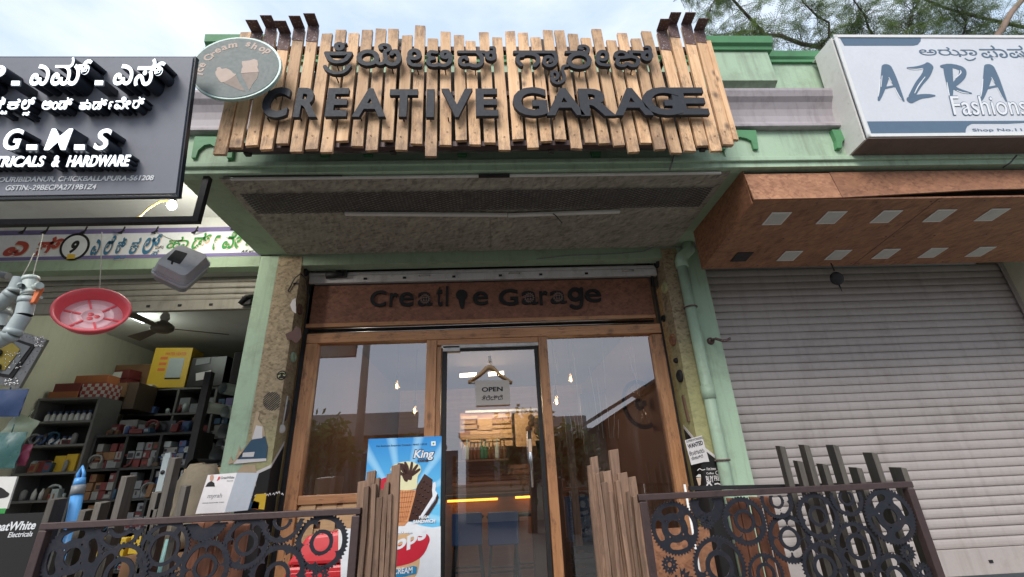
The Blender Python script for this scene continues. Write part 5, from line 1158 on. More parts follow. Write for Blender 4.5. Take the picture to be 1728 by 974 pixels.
# sliding black rail behind the right railing
mb = MB(); a = P(1163,824,Y=2.62); b = P(1500,817,Y=2.62); mb.bar(a, b, .02, .028, (0,-1,0)); one('cross_bar', mb, M['black'], 'black cross bar just above the right sprocket railing', 'bar')
mb = MB(); p = P(1166,880,Y=3.2); mb.tube([(p.x,3.2,.45),(p.x,3.2,1.48)], .008, 8); one('white_rod', mb, M['white'], 'thin white upright rod behind the right railing', 'rod')
mb = MB(); p = P(1120,930,Y=3.3); mb.box(p.x-.10, p.x+.32, 3.30, 3.32, .5, 1.22); one('board', mb, M['osb_brown'], 'brown strand board leaning behind the right railing', 'board')

# ---------------------------------------------------------------- bundles of old split sticks
def sticks(label, items, Y, zb=.43):
    xs = [P(a,b,Y=Y).x for a,b,_,_ in items]; t = thing('stick_bundle', label, 'wood sticks', (sum(xs)/len(xs), Y, zb), 'bundles of split sticks beside the doorway')
    rr = random.Random(len(items)*7)
    for px, py, w, dy in items:
        y = Y+dy; p = P(px, py, Y=y); mb = MB(); n = 7; rings = []
        for k in range(n):
            f = k/(n-1); z = zb+(p.z-zb)*f; x = p.x+rr.uniform(-.004,.004)
            ww = w/2*(1+rr.uniform(-.08,.08)); dd = .018
            rings.append([mb.vert(q) for q in ((x-ww,y-dd,z),(x+ww,y-dd*rr.uniform(.7,1.1),z+(.006 if k == n-1 else 0)),(x+ww,y+dd,z),(x-ww,y+dd,z))])
        for A_, B_ in zip(rings, rings[1:]):
            for k in range(4): mb.face((A_[k],A_[(k+1)%4],B_[(k+1)%4],B_[k]))
        mb.face(rings[0][::-1]); mb.face(rings[-1]); obj('stick', mb, M['stick'], t, .002)
    return t
sticks('bundle of old split sticks before the blue ice cream poster', [(614,813,.045,.01),(627,796,.040,0),(637,808,.030,.012),(641,840,.028,-.012),(648,826,.035,0),(658,800,.030,.008),(668,786,.040,-.006),(621,822,.022,-.02),(654,815,.02,-.02),(633,818,.02,-.022),(660,835,.018,-.022)], 2.42)
sticks('bundle of old split sticks at the left end of the right railing', [(995,786,.030,.01),(1001,772,.034,0),(1013,797,.036,.012),(1019,815,.03,-.012),(1024,796,.04,0),(1034,760,.044,.012),(1050,799,.05,-.004),(1064,806,.048,.006),(1076,850,.03,-.012),(1083,905,.03,-.004),(1008,800,.02,-.02),(1028,830,.018,-.024),(1042,812,.02,-.022),(1057,830,.018,-.02),(1069,838,.02,-.02)], 2.42)

# ---------------------------------------------------------------- poster stand
PY = 2.92; PFm = FY(PY-.001); tl_ = P(622,741,Y=PY); tr_ = P(745,738,Y=PY)
t = thing('poster_stand', 'tall sky blue ice cream poster standing before the glass door', 'poster', ((tl_.x+tr_.x)/2, PY, .455))
pm = NT('poster_sky'); sx = pm.n('ShaderNodeSeparateXYZ'); pm.l(pm.co, sx.inputs[0])
an = pm.math('ARCTAN2', pm.math('SUBTRACT', sx.outputs['Z'], .98), sx.outputs['X'])
ry = pm.fr(pm.math('SINE', pm.math('MULTIPLY', an, 15.0), 0.0), .2, 1.0)
dist = pm.fr(pm.math('SUBTRACT', sx.outputs['Z'], .98), .0, .42)
pm.col(pm.mix(pm.math('MULTIPLY', ry, .5), pm.mix(dist, (.14,.50,.78), (.015,.20,.55)), (.45,.74,.90))); pm.rough(.3)
mb = MB(); mb.box(tl_.x, tr_.x, PY, PY+.012, .52, tl_.z); obj('board', mb, pm.m, t)
mb = MB()
for x in (tl_.x+.03, tr_.x-.03): mb.box(x-.012, x+.012, PY+.013, PY+.035, .455, tl_.z-.05)
obj('leg', mb, M['black'], t)
q0 = lambda x, y: (590+x/3.994, 730+y/3.994)
def pr(pts, mat, n, smooth=True, name='print'):
    return shape(name, PFm, [q0(*p) for p in pts], .0004, M[mat] if isinstance(mat, str) else mat, t, n0=n, smooth=smooth)
cream_ = flat('print_cream', (.72,.68,.42), .35); choc = flat('print_chocolate', (.055,.022,.016), .35); wafer = flat('print_wafer', (.62,.27,.12), .35); wafer2 = flat('print_wafer_line', (.42,.15,.06), .35)
swhite = flat('print_white', (.74,.76,.80), .35); sred_ = flat('print_red', (.52,.02,.04), .35); scoop = flat('print_scoop', (.62,.40,.22), .35); rib = flat('print_blue_ribbon', (.03,.22,.42), .35)
pr([(20,640),(200,640),(330,630),(395,600),(440,610),(480,630),(560,640),(614,632),(612,1500),(-60,1500),(-60,700)], swhite, .0004, False)
pr([(275,250),(290,225),(330,205),(360,198),(400,195),(440,205),(475,225),(480,262),(462,290),(455,330),(445,380),(330,385),(315,330)], cream_, .0010)
for s in ([(300,250),(330,225),(365,260),(372,290)],[(330,215),(365,225),(385,285)],[(375,205),(390,240),(392,285)],[(420,205),(415,240),(400,285)],[(455,222),(435,250),(408,290)],[(470,250),(445,268),(415,295)],[(310,270),(345,275),(370,295)]):
    strokes('print', PFm, [(s,[8]+[10]*(len(s)-2)+[6])], .0004, choc, t, org=(590,730), sc=3.994, n0=.0016, h=.0018)
pr([(355,295),(385,280),(420,295),(415,320),(395,318),(388,332),(370,325)], choc, .0022)
pr([(318,390),(448,388),(440,430),(395,600),(370,628),(330,630),(318,600)], wafer, .0016, False)
for k in range(7):
    strokes('print', PFm, [([(322+k*18,392),(322+k*10,610-k*4)],2.0,'line'), ([(322,410+k*32),(440-k*9,398+k*34)],2.0,'line')], .0003, wafer2, t, org=(590,730), sc=3.994, n0=.0021, h=.0015)
pr([(505,278),(560,318),(555,340),(565,345),(560,385),(575,420),(470,590),(398,600),(395,560),(455,360)], choc, .0010, False)
pr([(560,340),(578,332),(583,360),(578,390),(592,410),(575,450),(500,560),(475,575),(478,560),(560,430),(556,385)], swhite, .0016, False)
pr([(592,412),(600,435),(590,470),(510,590),(480,600),(470,590),(500,565),(578,455)], choc, .0022, False)
dots = MB()
for i in range(3):
    for j in range(6):
        u, v = PFm.uv(*q0(500-j*14+i*22, 330+j*42+i*14)); dots.lathe([(0,.0004),(.006,.0003),(.006,0)], PFm.at(u,v,.0016), PFm.N, 8)
obj('print', dots, flat('print_dark_dot', (.015,.006,.005), .4), t)
pr([(200,320),(235,305),(255,300),(262,330),(250,420),(215,450),(200,400)], sred_, .0010, False)
def ptxt(s, a, b, mat, n, bold=.02, shear=0): return letters('lettering', s, PFm, q0(*a), q0(*b), .0004, M[mat] if isinstance(mat, str) else mat, t, bold, shear, n0=n)
ptxt('For Business Enquiries Contact : 98463 12918', (180,100), (520,72), 'navy', .0006, .02)
ptxt('King', (424,196), (576,108), choc, .0006, .05, .2); ptxt('King', (430,190), (570,114), swhite, .0012, .024, .2); ptxt('cone', (458,200), (530,178), choc, .0018, .03, .1)
shape('print', PFm, [q0(550,60),q0(580,58),q0(580,88),q0(550,90)], .0004, swhite, t, n0=.0006); strokes('print', PFm, [([(565,74),(565.5,74)],6,'line')], .0004, flat('green_dot', (.02,.3,.05), .4), t, org=(590,730), sc=3.994, n0=.0012, h=.001)
ptxt('MEGA', (468,582), (538,558), swhite, .0030, .05); ptxt('SANDWICH', (428,615), (578,582), swhite, .0030, .06)
ptxt('celebration', (325,700), (425,665), 'navy', .0010, .0, 0)
strokes('print', PFm, [([(365,800),(370,850),(368,900)],[108,104,100])], .0004, scoop, t, org=(590,730), sc=3.994, n0=.0012, h=.003)
def wave(s, a, b, rise, mat, n, bold):
    (u0, v0), (u1, v1) = PFm.uv(*q0(*a)), PFm.uv(*q0(*b)); me = text_mesh(s, bold); nn_ = len(me.vertices); q = np.empty(nn_*3); me.vertices.foreach_get('co', q); q = q.reshape(-1,3); lo, hi = q.min(0), q.max(0)
    f = (q[:,:2]-lo[:2])/(hi[:2]-lo[:2]); sc_ = .72+.38*f[:,0]; u = u0+f[:,0]*(u1-u0); v = v0+rise*f[:,0]+f[:,1]*(v1-v0)*sc_
    w = np.array(PFm.O)+np.outer(u,PFm.U)+np.outer(v,PFm.V)+np.outer(n+(q[:,2]>0)*.0004,PFm.N)-np.array(base_of(t)); me.vertices.foreach_set('co', w.ravel()); me.materials.clear(); link_mesh('lettering', me, mat, t)
strokes('print', PFm, [([(60,850),(200,840),(330,830),(440,790),(500,725)],[62,62,62,62,40])], .0004, sred_, t, org=(590,730), sc=3.994, n0=.0018, h=.003)
wave('Scoops', (70,915), (515,760), .105, swhite, .0026, .035)
pr([(120,925),(300,932),(430,898),(455,905),(450,950),(300,985),(120,975)], rib, .0032, False)
ptxt('ICE CREAM', (230,958), (425,905), swhite, .0040, .02)

# ---------------------------------------------------------------- things on the pavement behind the left railing
t = thing('ice_box', 'red ice box with a white label below the woven panel', 'ice box', (-.93, 3.1, .45))
mb = MB(); mb.box(-1.16, -.70, 2.98, 3.24, .45, 1.16); obj('body', mb, M['red'], t, .015)
mb = MB(); mb.hexa([(-1.17,2.97,1.165),(-.69,2.97,1.165),(-.69,3.25,1.165),(-1.17,3.25,1.165),(-1.08,3.0,1.31),(-.80,3.0,1.33),(-.80,3.2,1.33),(-1.08,3.2,1.31)]); obj('lid', mb, M['red'], t, .02)
mb = MB()
for z in (1.03, 1.10): mb.box(-1.165, -.695, 2.972, 2.979, z, z+.03)
obj('rib', mb, M['red'], t, .003)
mb = MB(); mb.hexa([(-.88,2.962,1.20),(-.68,2.962,1.16),(-.68,2.968,1.16),(-.88,2.968,1.20),(-.90,2.985,1.34),(-.72,2.985,1.33),(-.72,2.991,1.33),(-.90,2.991,1.34)]); obj('label', mb, M['offwhite'], t)
a = P(139,789,Y=2.60); b = P(124,868,Y=2.60); dr = (b-a).normalized(); b = a+dr*1.15
t = thing('broom', 'sky blue broom handle standing among the dark posts', 'broom', tuple(b))
mb = MB(); mb.tube([a+dr*.13, b], .026, 14); obj('handle', mb, M['skyblue'], t)
mb = MB(); mb.tube([a+dr*.085, a+dr*.13], .029, 14); obj('collar', mb, M['greyplastic'], t)
mb = MB(); mb.tube([a+dr*.085, a+dr*.05], [.026,.022], 14); mb.tube([a+dr*.055+Vector((.013,0,0)), a+dr*.03+Vector((.014,0,0)), a+Vector((0,0,.004)), a+dr*.03-Vector((.014,0,0)), a+dr*.055-Vector((.013,0,0))], .008, 8); obj('hanging_eye', mb, M['skyblue'], t)
mb = MB(); mb.box(b.x-.16, b.x+.16, b.y-.04, b.y+.04, b.z-.09, b.z-.02); mb.box(b.x-.15, b.x+.15, b.y-.03, b.y+.03, b.z-.02, b.z+.02); obj('head', mb, M['skyblue'], t, .01)
# carton with a printed face
a0_ = lambda x, y: (150+x/6.4, 740+y/6.4)
MF = Frame(P(360,840,Y=2.75), (1,.12,0), (0,.12,1))
t = thing('lamp_carton', 'white upright carton lettered myrah resting behind the left railing', 'carton', tuple(P(370,866,Y=2.75)))
q = [MF.uv(*a0_(*p)) for p in ((1150,815),(1465,800),(1600,370),(1285,395))]
mb = MB(); mb.prism([MF.at(*p) for p in q], MF.N*-.09); obj('box', mb, M['paper'], t)
sd = paint('pale_grey_card', (.52,.55,.60), .6, .2, (.4,.4,.4), 4)
mb = MB(); e = [MF.at(*q[1], .001), MF.at(*q[1], .001)+Vector((.09,.06,.004)), MF.at(*q[2], .001)+Vector((.09,.06,-.004)), MF.at(*q[2], .001)]; mb.prism(e, (.0,.004,0)); obj('side_flap', mb, sd, t)
def mt(s, a, b, mat='greyplastic', bold=0, sh=.1): letters('lettering', s, MF, a0_(*a), a0_(*b), .0006, M[mat], t, bold, sh, n0=.0006)
mt('myrah', (1275,660), (1445,590), 'greyplastic', -.004); mt('HOME DESIGNER WIRE', (1222,705), (1460,683), 'greyplastic'); mt('GreatWhite', (1420,440), (1575,405), 'greyplastic', .02); mt('Electricals', (1490,465), (1560,450), 'greyplastic')
shape('print', MF, [a0_(1382,460),a0_(1400,415),a0_(1420,412),a0_(1412,440)], .0006, M['red'], t, n0=.0006)
shape('print', MF, [a0_(1258,522),a0_(1285,480),a0_(1320,460),a0_(1355,480),a0_(1362,520)], .0006, M['letter_black'], t, n0=.0006)
shape('print', MF, [a0_(1308,450),a0_(1310,410),a0_(1325,395),a0_(1348,400),a0_(1345,440),a0_(1328,462)], .0006, M['skin'], t, n0=.0014, smooth=True)
# black brand board at the lower left
t = thing('brand_board', 'black board with white GreatWhite Electricals lettering at the left end', 'board', (-2.1, 2.62, .43))
GB = Frame(P(40,900,Y=2.62), (1,.02,0), (0,0,1)); b0 = lambda x, y: (x/3.456, 740+y/3.456)
shape('board', GB, [b0(-300,455),b0(285,430),b0(100,1700),b0(-500,1700)], .015, M['letter_black'], t, n0=-.015)
letters('lettering', 'GreatWhite', GB, b0(-95,545), b0(220,478), .001, M['printw'], t, .024, .12, n0=.0006); letters('lettering', 'Electricals', GB, b0(45,578), b0(197,540), .001, M['printw'], t, .012, .12, n0=.0006)
t = thing('poster_board', 'white poster with dark machine print above the black brand board', 'poster', (-2.45, 2.66, 1.45))
PB = Frame(P(10,820,Y=2.66), (1,.02,0), (0,0,1))
shape('board', PB, [b0(-200,225),b0(100,222),b0(40,410),b0(-260,415)], .01, M['offwhite'], t, n0=-.01)
shape('print', PB, [b0(-60,300),b0(0,285),b0(40,310),b0(55,325),b0(30,345),b0(-60,350)], .001, M['letter_black'], t, n0=.0006, smooth=True)
shape('print', PB, [b0(-100,410),b0(38,408),b0(28,438),b0(-110,440)], .001, M['sgreen'], t, n0=.0006)
# ---------------------------------------------------------------- inside the cafe
def lamp_light(name, parent, p, e, col, size=.05):
    l = bpy.data.lights.new(name, 'POINT'); l.energy = e; l.color = col; l.shadow_soft_size = size; o = bpy.data.objects.new(name, l); COL.objects.link(o); o.parent = parent; o.location = Vector(p)-base_of(parent); return o
for i, (px, py, Y, lab) in enumerate(((670,650,5.2,'lit filament bulb behind the left pane, the higher one'), (700,692,5.4,'lit filament bulb behind the left pane, the lower one'), (963,638,4.9,'lit filament bulb behind the right pane, the higher one'), (939,676,4.7,'lit filament bulb behind the right pane, the lower one'))):
    c = P(px, py, Y=Y); t = thing('filament_bulb', lab, 'bulb', tuple(c), 'filament bulbs inside the cafe')
    mb = MB(); mb.lathe([(.008,.05),(.016,.045),(.018,.02),(.032,-.01),(.030,-.035),(.014,-.052),(0,-.055)], c, (0,0,1), 16); obj('bulb_glass', mb, M['glass'], t)
    mb = MB()
    for k in range(4): a = k*math.pi/2; mb.tube([c+Vector((.007*math.cos(a),.007*math.sin(a),.015)), c+Vector((.011*math.cos(a),.011*math.sin(a),-.03))], .0035, 5)
    obj('filament', mb, M['warm'], t)
    mb = MB(); mb.lathe([(.018,.05),(.018,.10),(.008,.115),(0,.115)], c, (0,0,1), 12); obj('holder', mb, M['black'], t)
    mb = MB(); mb.tube([c+Vector((0,0,.11)), (c.x, c.y, 3.06)], .004, 5); obj('cord', mb, M['black'], t)
    lamp_light('bulb_glow', t, c+Vector((0,-.06,-.08)), .9, (1,.62,.3))
for a, b, lab in (((776,634),(804,632),'left lit warm tube on the cafe ceiling'), ((824,631.5),(838,630.5),'middle lit warm tube behind the coat hanger'), ((841,630.5),(850,629.5),'right lit warm tube on the cafe ceiling')):
    A = P(*a, Y=6.3); Bq = P(*b, Y=6.3); mb = MB(); mb.tube([A, Bq], .028, 10); o = one('tube_lamp', mb, M['tube'], lab, 'tube lamp', 'lit tubes on the cafe ceiling')
    c = (A+Bq)/2; lamp_light('tube_glow', o, (c.x, c.y-.35, c.z-.45), 4.5, (1,.78,.5), .12)
# hanging pallet board with slats
t = thing('pallet_board', 'pale slatted pallet board hung over the bottle shelf', 'pallet', (-.05, 6.5, 2.0))
d4 = lambda x, y: (700+x/3.746, 540+y/3.746)
for (x0,y0,x1,y1) in ((290,610,395,625),(300,640,385,655),(290,670,405,688),(490,600,610,615),(490,635,600,652),(490,668,610,682),(350,700,615,715),(290,730,620,745),(350,760,430,778),(450,755,545,772),(290,775,620,795),(395,620,490,700)):
    a = P(*d4(x0,y0),Y=6.5); b = P(*d4(x1,y1),Y=6.5); mb = MB(); mb.box(a.x,b.x,6.49,6.51,b.z,a.z); obj('slat', mb, M['pine'], t)
a = P(*d4(285,590),Y=6.53); b = P(*d4(620,795),Y=6.53); mb = MB(); mb.box(a.x,b.x,6.53,6.545,b.z,a.z); obj('backing', mb, M['ply'], t)
t = thing('display_board', 'brown display board with round objects right of the pallet', 'board', (.45, 6.5, 2.0))
a = P(*d4(630,590),Y=6.52); b = P(*d4(790,795),Y=6.52); mb = MB(); mb.box(a.x,b.x,6.52,6.54,b.z,a.z); obj('backing', mb, M['pine'], t)
for x, y in ((735,618),(770,640),(735,655),(770,668),(720,690),(770,705)): p = P(*d4(x,y),Y=6.51); mb = MB(); mb.lathe([(0,.01),(.04,.01),(.045,0)], p, (0,-1,0), 12); obj('disc', mb, M['interior'], t)
mb = MB(); a = P(*d4(320,582),Y=6.45); b = P(*d4(800,565),Y=6.45); mb.bar(a,b,.03,.03); one('hanging_rail', mb, M['bar_white'], 'pale rail above the slatted pallet board', 'rail')
# bottle shelf
t = thing('bottle_shelf', 'thin shelf carrying bottles under the pallet board', 'shelf', (-.1, 6.5, 1.72)); e6 = lambda x, y: (740+x/4.161, 740+y/4.161)
a = P(*e6(120,155),Y=6.5); b = P(*e6(490,140),Y=6.5); zs = b.z
mb = MB(); mb.box(a.x,b.x,6.42,6.58,zs-.025,zs); obj('board', mb, M['interior'], t)
rr = random.Random(11); gl = [flat('green_bottle_glass', (.03,.10,.05), .1), flat('clear_bottle_glass', (.35,.40,.38), .1), flat('brown_bottle_glass', (.10,.04,.015), .1)]
for i in range(12):
    x = a.x+.10+(b.x-a.x-.15)*i/11; h = rr.uniform(.20,.27); mb = MB(); mb.lathe([(0,0),(.034,0),(.035,.02),(.034,h*.55),(.014,h*.72),(.013,h*.95),(.015,h),(0,h)], (x,6.5,zs+.001), (0,0,1), 12)
    o = obj('bottle', mb, rr.choice(gl), None, loc=(x,6.5,zs)); tag(o, 'small glass bottle in the row under the pallet board', 'bottle', 'bottles on the cafe shelf')
# slatted counter with amber strip
t = thing('counter', 'dark slatted wooden counter with an amber light strip', 'counter', (.1, 6.1, .455))
za = P(840,842,Y=6.0).z
mb = MB(); mb.box(-.62, 1.3, 5.96, 6.6, za+.02, za+.06); obj('top', mb, M['floorwood'], t)
for k in range(5): mb = MB(); z = za+.08+k*.065; mb.box(-.55, .62, 6.55, 6.57, z, z+.052); obj('slat', mb, M['floorwood'], t)
mb = MB(); mb.box(-.60, 1.28, 6.1, 6.55, .456, za+.018); obj('body', mb, M['ply'], t)
mb = MB(); mb.box(-.56, .04, 5.99, 6.01, za-.012, za+.012); mb.box(.25, .68, 5.99, 6.01, za-.006, za+.018); obj('amber_strip', mb, M['led'], t)
for i, (x, y, lab) in enumerate(((-.28,5.3,'bar stool with a blue back left in front of the counter'), (.08,5.2,'bar stool with a blue back in the middle before the counter'), (.34,5.35,'black bar stool right before the counter'))):
    t = thing('bar_stool', lab, 'stool', (x, y, .456), 'bar stools at the cafe counter')
    mb = MB(); mb.lathe([(0,.75),(.16,.75),(.17,.765),(.16,.78),(0,.78)], (x,y,.456), (0,0,1), 20); obj('seat', mb, M['black'], t)
    for sx in (-1,1):
        for sy in (-1,1): mb = MB(); mb.bar((x+sx*.10,y+sy*.10,1.206),(x+sx*.17,y+sy*.17,.457),.025,.025); obj('leg', mb, M['black'], t)
    mb = MB(); mb.tube([(x+.14*math.cos(k*math.pi/2+.785)*1.35,y+.14*math.sin(k*math.pi/2+.785)*1.35,.75) for k in range(4)], .009, 6, closed=True); obj('foot_ring', mb, M['black'], t)
    if i < 2: mb = MB(); mb.box(x-.15,x+.15,y-.19,y-.165,.98,1.27); obj('backrest', mb, M['blue_seat'], t, .01)
# strings, sticks, wheel behind the right pane
for i, (x0,y0,x1,y1) in enumerate(((163,90,225,385),(210,190,225,385),(357,90,440,974),(345,90,385,400),(330,750,360,974),(365,750,400,974),(400,750,420,974),(510,320,600,900),(580,420,640,974),(625,100,660,520),(655,560,700,974),(860,160,910,380),(900,310,960,520),(740,730,730,974),(775,800,775,974),(430,880,470,974))):
    a = P(900+x0/5.413, 560+y0/5.413, Y=3.95); b = P(900+x1/5.413, 560+y1/5.413, Y=3.95); mb = MB(); mb.tube([a, a.lerp(b,.5)+Vector((.004,0,0)), b], .0028, 4); one('string', mb, M['rope'], 'pale hanging string behind the right pane', 'string', 'strings behind the right cafe pane')
for i, (x, y, w, lab) in enumerate(((1100,640,.20,'wide weathered plank standing behind the strings'),(958,700,.06,'narrow plank upright near the right post'),(1175,640,.07,'narrow plank beside the bicycle wheel'))):
    p = P(x if i else 995, y if i else 665, Y=4.3); mb = MB(); mb.box(p.x-w/2,p.x+w/2,4.28,4.32,.456,p.z); one('plank', mb, M['stick'], lab, 'plank')
t = thing('bicycle_wheel', 'bicycle wheel hung behind the right pane', 'wheel', tuple(P(1082,720,Y=4.6)))
c = P(1082, 682, Y=4.6); ax_ = Vector((.45,-1,0)).normalized(); u = Vector((0,0,1)); w = ax_.cross(u).normalized(); Rw = .225
mb = MB(); mb.tube([c+(u*math.cos(a)+w*math.sin(a))*Rw for a in [2*math.pi*k/48 for k in range(48)]], .018, 8, closed=True); obj('tyre', mb, M['tyre'], t)
mb = MB(); mb.tube([c+(u*math.cos(a)+w*math.sin(a))*(Rw-.022) for a in [2*math.pi*k/48 for k in range(48)]], .009, 8, closed=True); obj('rim', mb, M['chrome'], t)
mb = MB()
for k in range(28): a = 2*math.pi*k/28; s_ = .03*(1 if k % 2 else -1); mb.tube([c+ax_*s_+(u*math.cos(a+.4)+w*math.sin(a+.4))*.03, c+(u*math.cos(a)+w*math.sin(a))*(Rw-.025)], .0016, 4)
obj('spokes', mb, M['chrome'], t)
mb = MB(); mb.tube([c-ax_*.05, c+ax_*.05], .03, 12); mb.tube([c-ax_*.03, c-ax_*.026], .06, 16); obj('hub', mb, M['greyplastic'], t)
mb = MB(); mb.tube([c, (c.x, c.y, 3.06)], .004, 5); obj('cord', mb, M['rope'], t)
# dark patterned board and crates low right
mb = MB(); a = P(952,838,Y=4.6); mb.box(a.x,a.x+.36,4.60,4.62,.456,a.z); t = one('pattern_board', mb, M['navy'], 'dark board with pale round cut pattern behind the right post', 'board')
rr = random.Random(2); mb = MB()
for i in range(5):
    for j in range(6): mb.lathe([(.030,0),(.030,.003),(.018,.003),(.018,0)], (a.x+.05+i*.066, 4.598, a.z-.08-j*.075), (0,-1,0), 12)
obj('pale_ring', mb, M['bluebox'], t)
for k in range(4):
    mb = MB(); z = .457+k*.155; mb.box(.60,1.0,4.2,4.5,z,z+.02)
    for zz_ in (.05,.10): mb.box(.60,1.0,4.195,4.21,z+zz_-.015,z+zz_+.015); mb.box(.60,1.0,4.49,4.505,z+zz_-.015,z+zz_+.015)
    for x in (.60,.98): mb.box(x,x+.02,4.195,4.505,z+.02,z+.15)
    one('crate', mb, M['blackplastic'], ['black slatted crate at the bottom of the stack by the right post','black slatted crate second from the bottom by the right post','black slatted crate second from the top by the right post','black slatted crate on top of the stack by the right post'][k], 'crate', 'stacked black crates')
mb = MB(); p = P(915,735,Y=4.9); rr = random.Random(3)
for k in range(60):
    a = rr.uniform(0,6.28); l = rr.uniform(.06,.16); e = Vector((math.cos(a)*.6, math.sin(a)*.6, rr.uniform(.2,1.2))).normalized(); s_ = e.cross(Vector((0,0,1))).normalized()*.012; q = p+Vector((0,0,-.05)); mb.poly([q-s_*.3, q+e*l*.5-s_, q+e*l, q+e*l*.5+s_])
t = thing('potted_plant', 'small leafy potted plant behind the right post', 'plant', (p.x,p.y,p.z-.25)); obj('foliage', mb, M['leaf'], t, fix=False)
mb = MB(); mb.lathe([(0,-.22),(.05,-.22),(.075,-.06),(.08,-.05),(0,-.055)], p, (0,0,1), 16); obj('pot', mb, M['blackplastic'], t)
mb = MB(); mb.box(p.x-.15,p.x+.15,p.y-.12,p.y+.12,.456,p.z-.221); one('plinth', mb, M['interior'], 'brown box plinth under the small potted plant', 'plinth')

# ---------------------------------------------------------------- inside the hardware shop
c = P(237,537,Z=3.36); t = thing('tube_lamp', 'bright cool tube lamp on the hardware shop ceiling', 'tube lamp', tuple(c))
a = P(218,529,Z=3.36); b = P(243,541,Z=3.36); mb = MB(); mb.tube([a,b], .035, 10); obj('tube', mb, M['tube_cool'], t)
lamp_light('tube_glow', t, c+Vector((0,0,-.10)), 3.0, (.92,1,.88), .15)
t = thing('ceiling_fan', 'dusty brown ceiling fan in the hardware shop', 'fan', tuple(P(275,548,Y=4.5)))
c = P(274,553,Y=4.5); dk = paint('dusty_brown_fan', (.13,.11,.085), .5, .5, (.05,.04,.03), 6)
mb = MB(); mb.lathe([(0,-.05),(.07,-.045),(.10,-.02),(.10,.02),(.06,.05),(.03,.07),(0,.07)], c, (0,0,1), 24); obj('motor', mb, dk, t)
mb = MB(); mb.lathe([(.03,.07),(.045,.10),(.03,.15),(.012,.17)], c, (0,0,1), 16); mb.tube([c+Vector((0,0,.16)), (c.x,c.y,3.40)], .012, 8); obj('rod', mb, M['bar_white'], t)
for k in range(3):
    an = R(28+k*120); e = Vector((math.cos(an),math.sin(an),0)); s_ = Vector((-e.y,e.x,0)); mb = MB()
    mb.hexa([c+e*.10-s_*.03+Vector((0,0,-.012)), c+e*.58-s_*.06+Vector((0,0,-.02)), c+e*.58+s_*.06+Vector((0,0,.004)), c+e*.10+s_*.03+Vector((0,0,.0)), c+e*.10-s_*.03+Vector((0,0,-.008)), c+e*.58-s_*.06+Vector((0,0,-.016)), c+e*.58+s_*.06+Vector((0,0,.008)), c+e*.10+s_*.03+Vector((0,0,.004))]); obj('blade', mb, dk, t)
# shelf racks
SH = {}
def rack(label, x0, x1, y, depth, zs, divs, mat='shelf'):
    t = thing('shelf_rack', label, 'shelf rack', ((x0+x1)/2, y+depth/2, .456))
    for z in zs: mb = MB(); mb.box(x0, x1, y, y+depth, z-.022, z); obj('shelf', mb, M[mat], t)
    for x in divs: mb = MB(); mb.box(x-.012, x+.012, y+.004, y+depth-.002, .456, max(zs)-.023); obj('upright', mb, M[mat], t)
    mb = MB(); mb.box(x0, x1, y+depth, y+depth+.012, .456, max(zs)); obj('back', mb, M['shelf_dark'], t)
    return t
zs1 = [2.74, 2.445, 2.16, 1.88, 1.60, 1.32, 1.0, .7]
rack('grey open shelf rack along the back of the hardware shop', -4.30, -2.0, 5.6, .38, zs1, [-4.29,-3.72,-3.28,-2.85,-2.45,-2.01])
zs2 = [P(90,672,Y=4.9).z, P(85,711,Y=4.9).z, P(75,751,Y=4.9).z, P(60,798,Y=4.9).z, P(45,845,Y=4.9).z, .9]
rack('grey shelf rack at the left wall of the hardware shop', -4.63, -4.02, 4.9, .30, zs2, [-4.62,-4.03])
zs3 = [2.15, 1.83, 1.55, 1.27, .95]
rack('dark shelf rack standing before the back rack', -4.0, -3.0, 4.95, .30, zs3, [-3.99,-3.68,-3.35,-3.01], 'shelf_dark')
def cartonbox(x0, x1, y0, y1, z0, z1, mat, label, cat='carton', group=None, name='carton', tape=None, rot=0):
    mb = MB(); mb.box(x0,x1,y0,y1,z0,z1)
    if rot:
        cx_, cy_ = (x0+x1)/2, (y0+y1)/2; ca, sa = math.cos(R(rot)), math.sin(R(rot)); mb.v = [(cx_+(x-cx_)*ca-(y-cy_)*sa, cy_+(x-cx_)*sa+(y-cy_)*ca, z) for x,y,z in mb.v]
    t = thing(name, label, cat, ((x0+x1)/2, (y0+y1)/2, z0), group); obj('box', mb, M[mat] if isinstance(mat, str) else mat, t, .004); return t
zt = 2.741
a = P(229,652,Y=5.6); b = P(287,595,Y=5.6)
t = cartonbox(-4.10, -3.68, 5.58, 5.86, zt, zt+.49, 'yellow', 'yellow water heater carton on top of the back rack', rot=6)
YFm = Frame((-4.10,5.559,zt), (math.cos(R(6)),math.sin(R(6)),0), (0,0,1))
shape('print', YFm, [(.20,.12),(.37,.12),(.37,.36),(.20,.36)], .001, M['pvc_grey'], t, n0=.004, uv=True); shape('print', YFm, [(.20,.10),(.37,.10),(.37,.118),(.20,.118)], .001, M['black'], t, n0=.004, uv=True)
for k in range(3): shape('print', YFm, [(.10,.20+k*.07),(.18,.20+k*.07),(.18,.235+k*.07),(.10,.235+k*.07)], .001, M['orange'], t, n0=.004, uv=True)
letters('lettering', 'WATER HEATER', YFm, (.14,.39), (.38,.43), .001, M['orange'], t, .02, n0=.004, uv=True)
t = cartonbox(-3.63, -3.20, 5.58, 5.88, zt, zt+.36, 'blackplastic', 'large black carton beside the yellow carton', rot=-4)
BF = Frame((-3.63,5.60,zt), (math.cos(R(-4)),math.sin(R(-4)),0), (0,0,1)); shape('label', BF, [(.10,.07),(.28,.09),(.26,.19),(.08,.16)], .001, M['paper'], t, n0=.012, uv=True); shape('label', BF, [(.05,.26),(.22,.28),(.22,.35),(.05,.34)], .001, M['greyplastic'], t, n0=.012, uv=True)
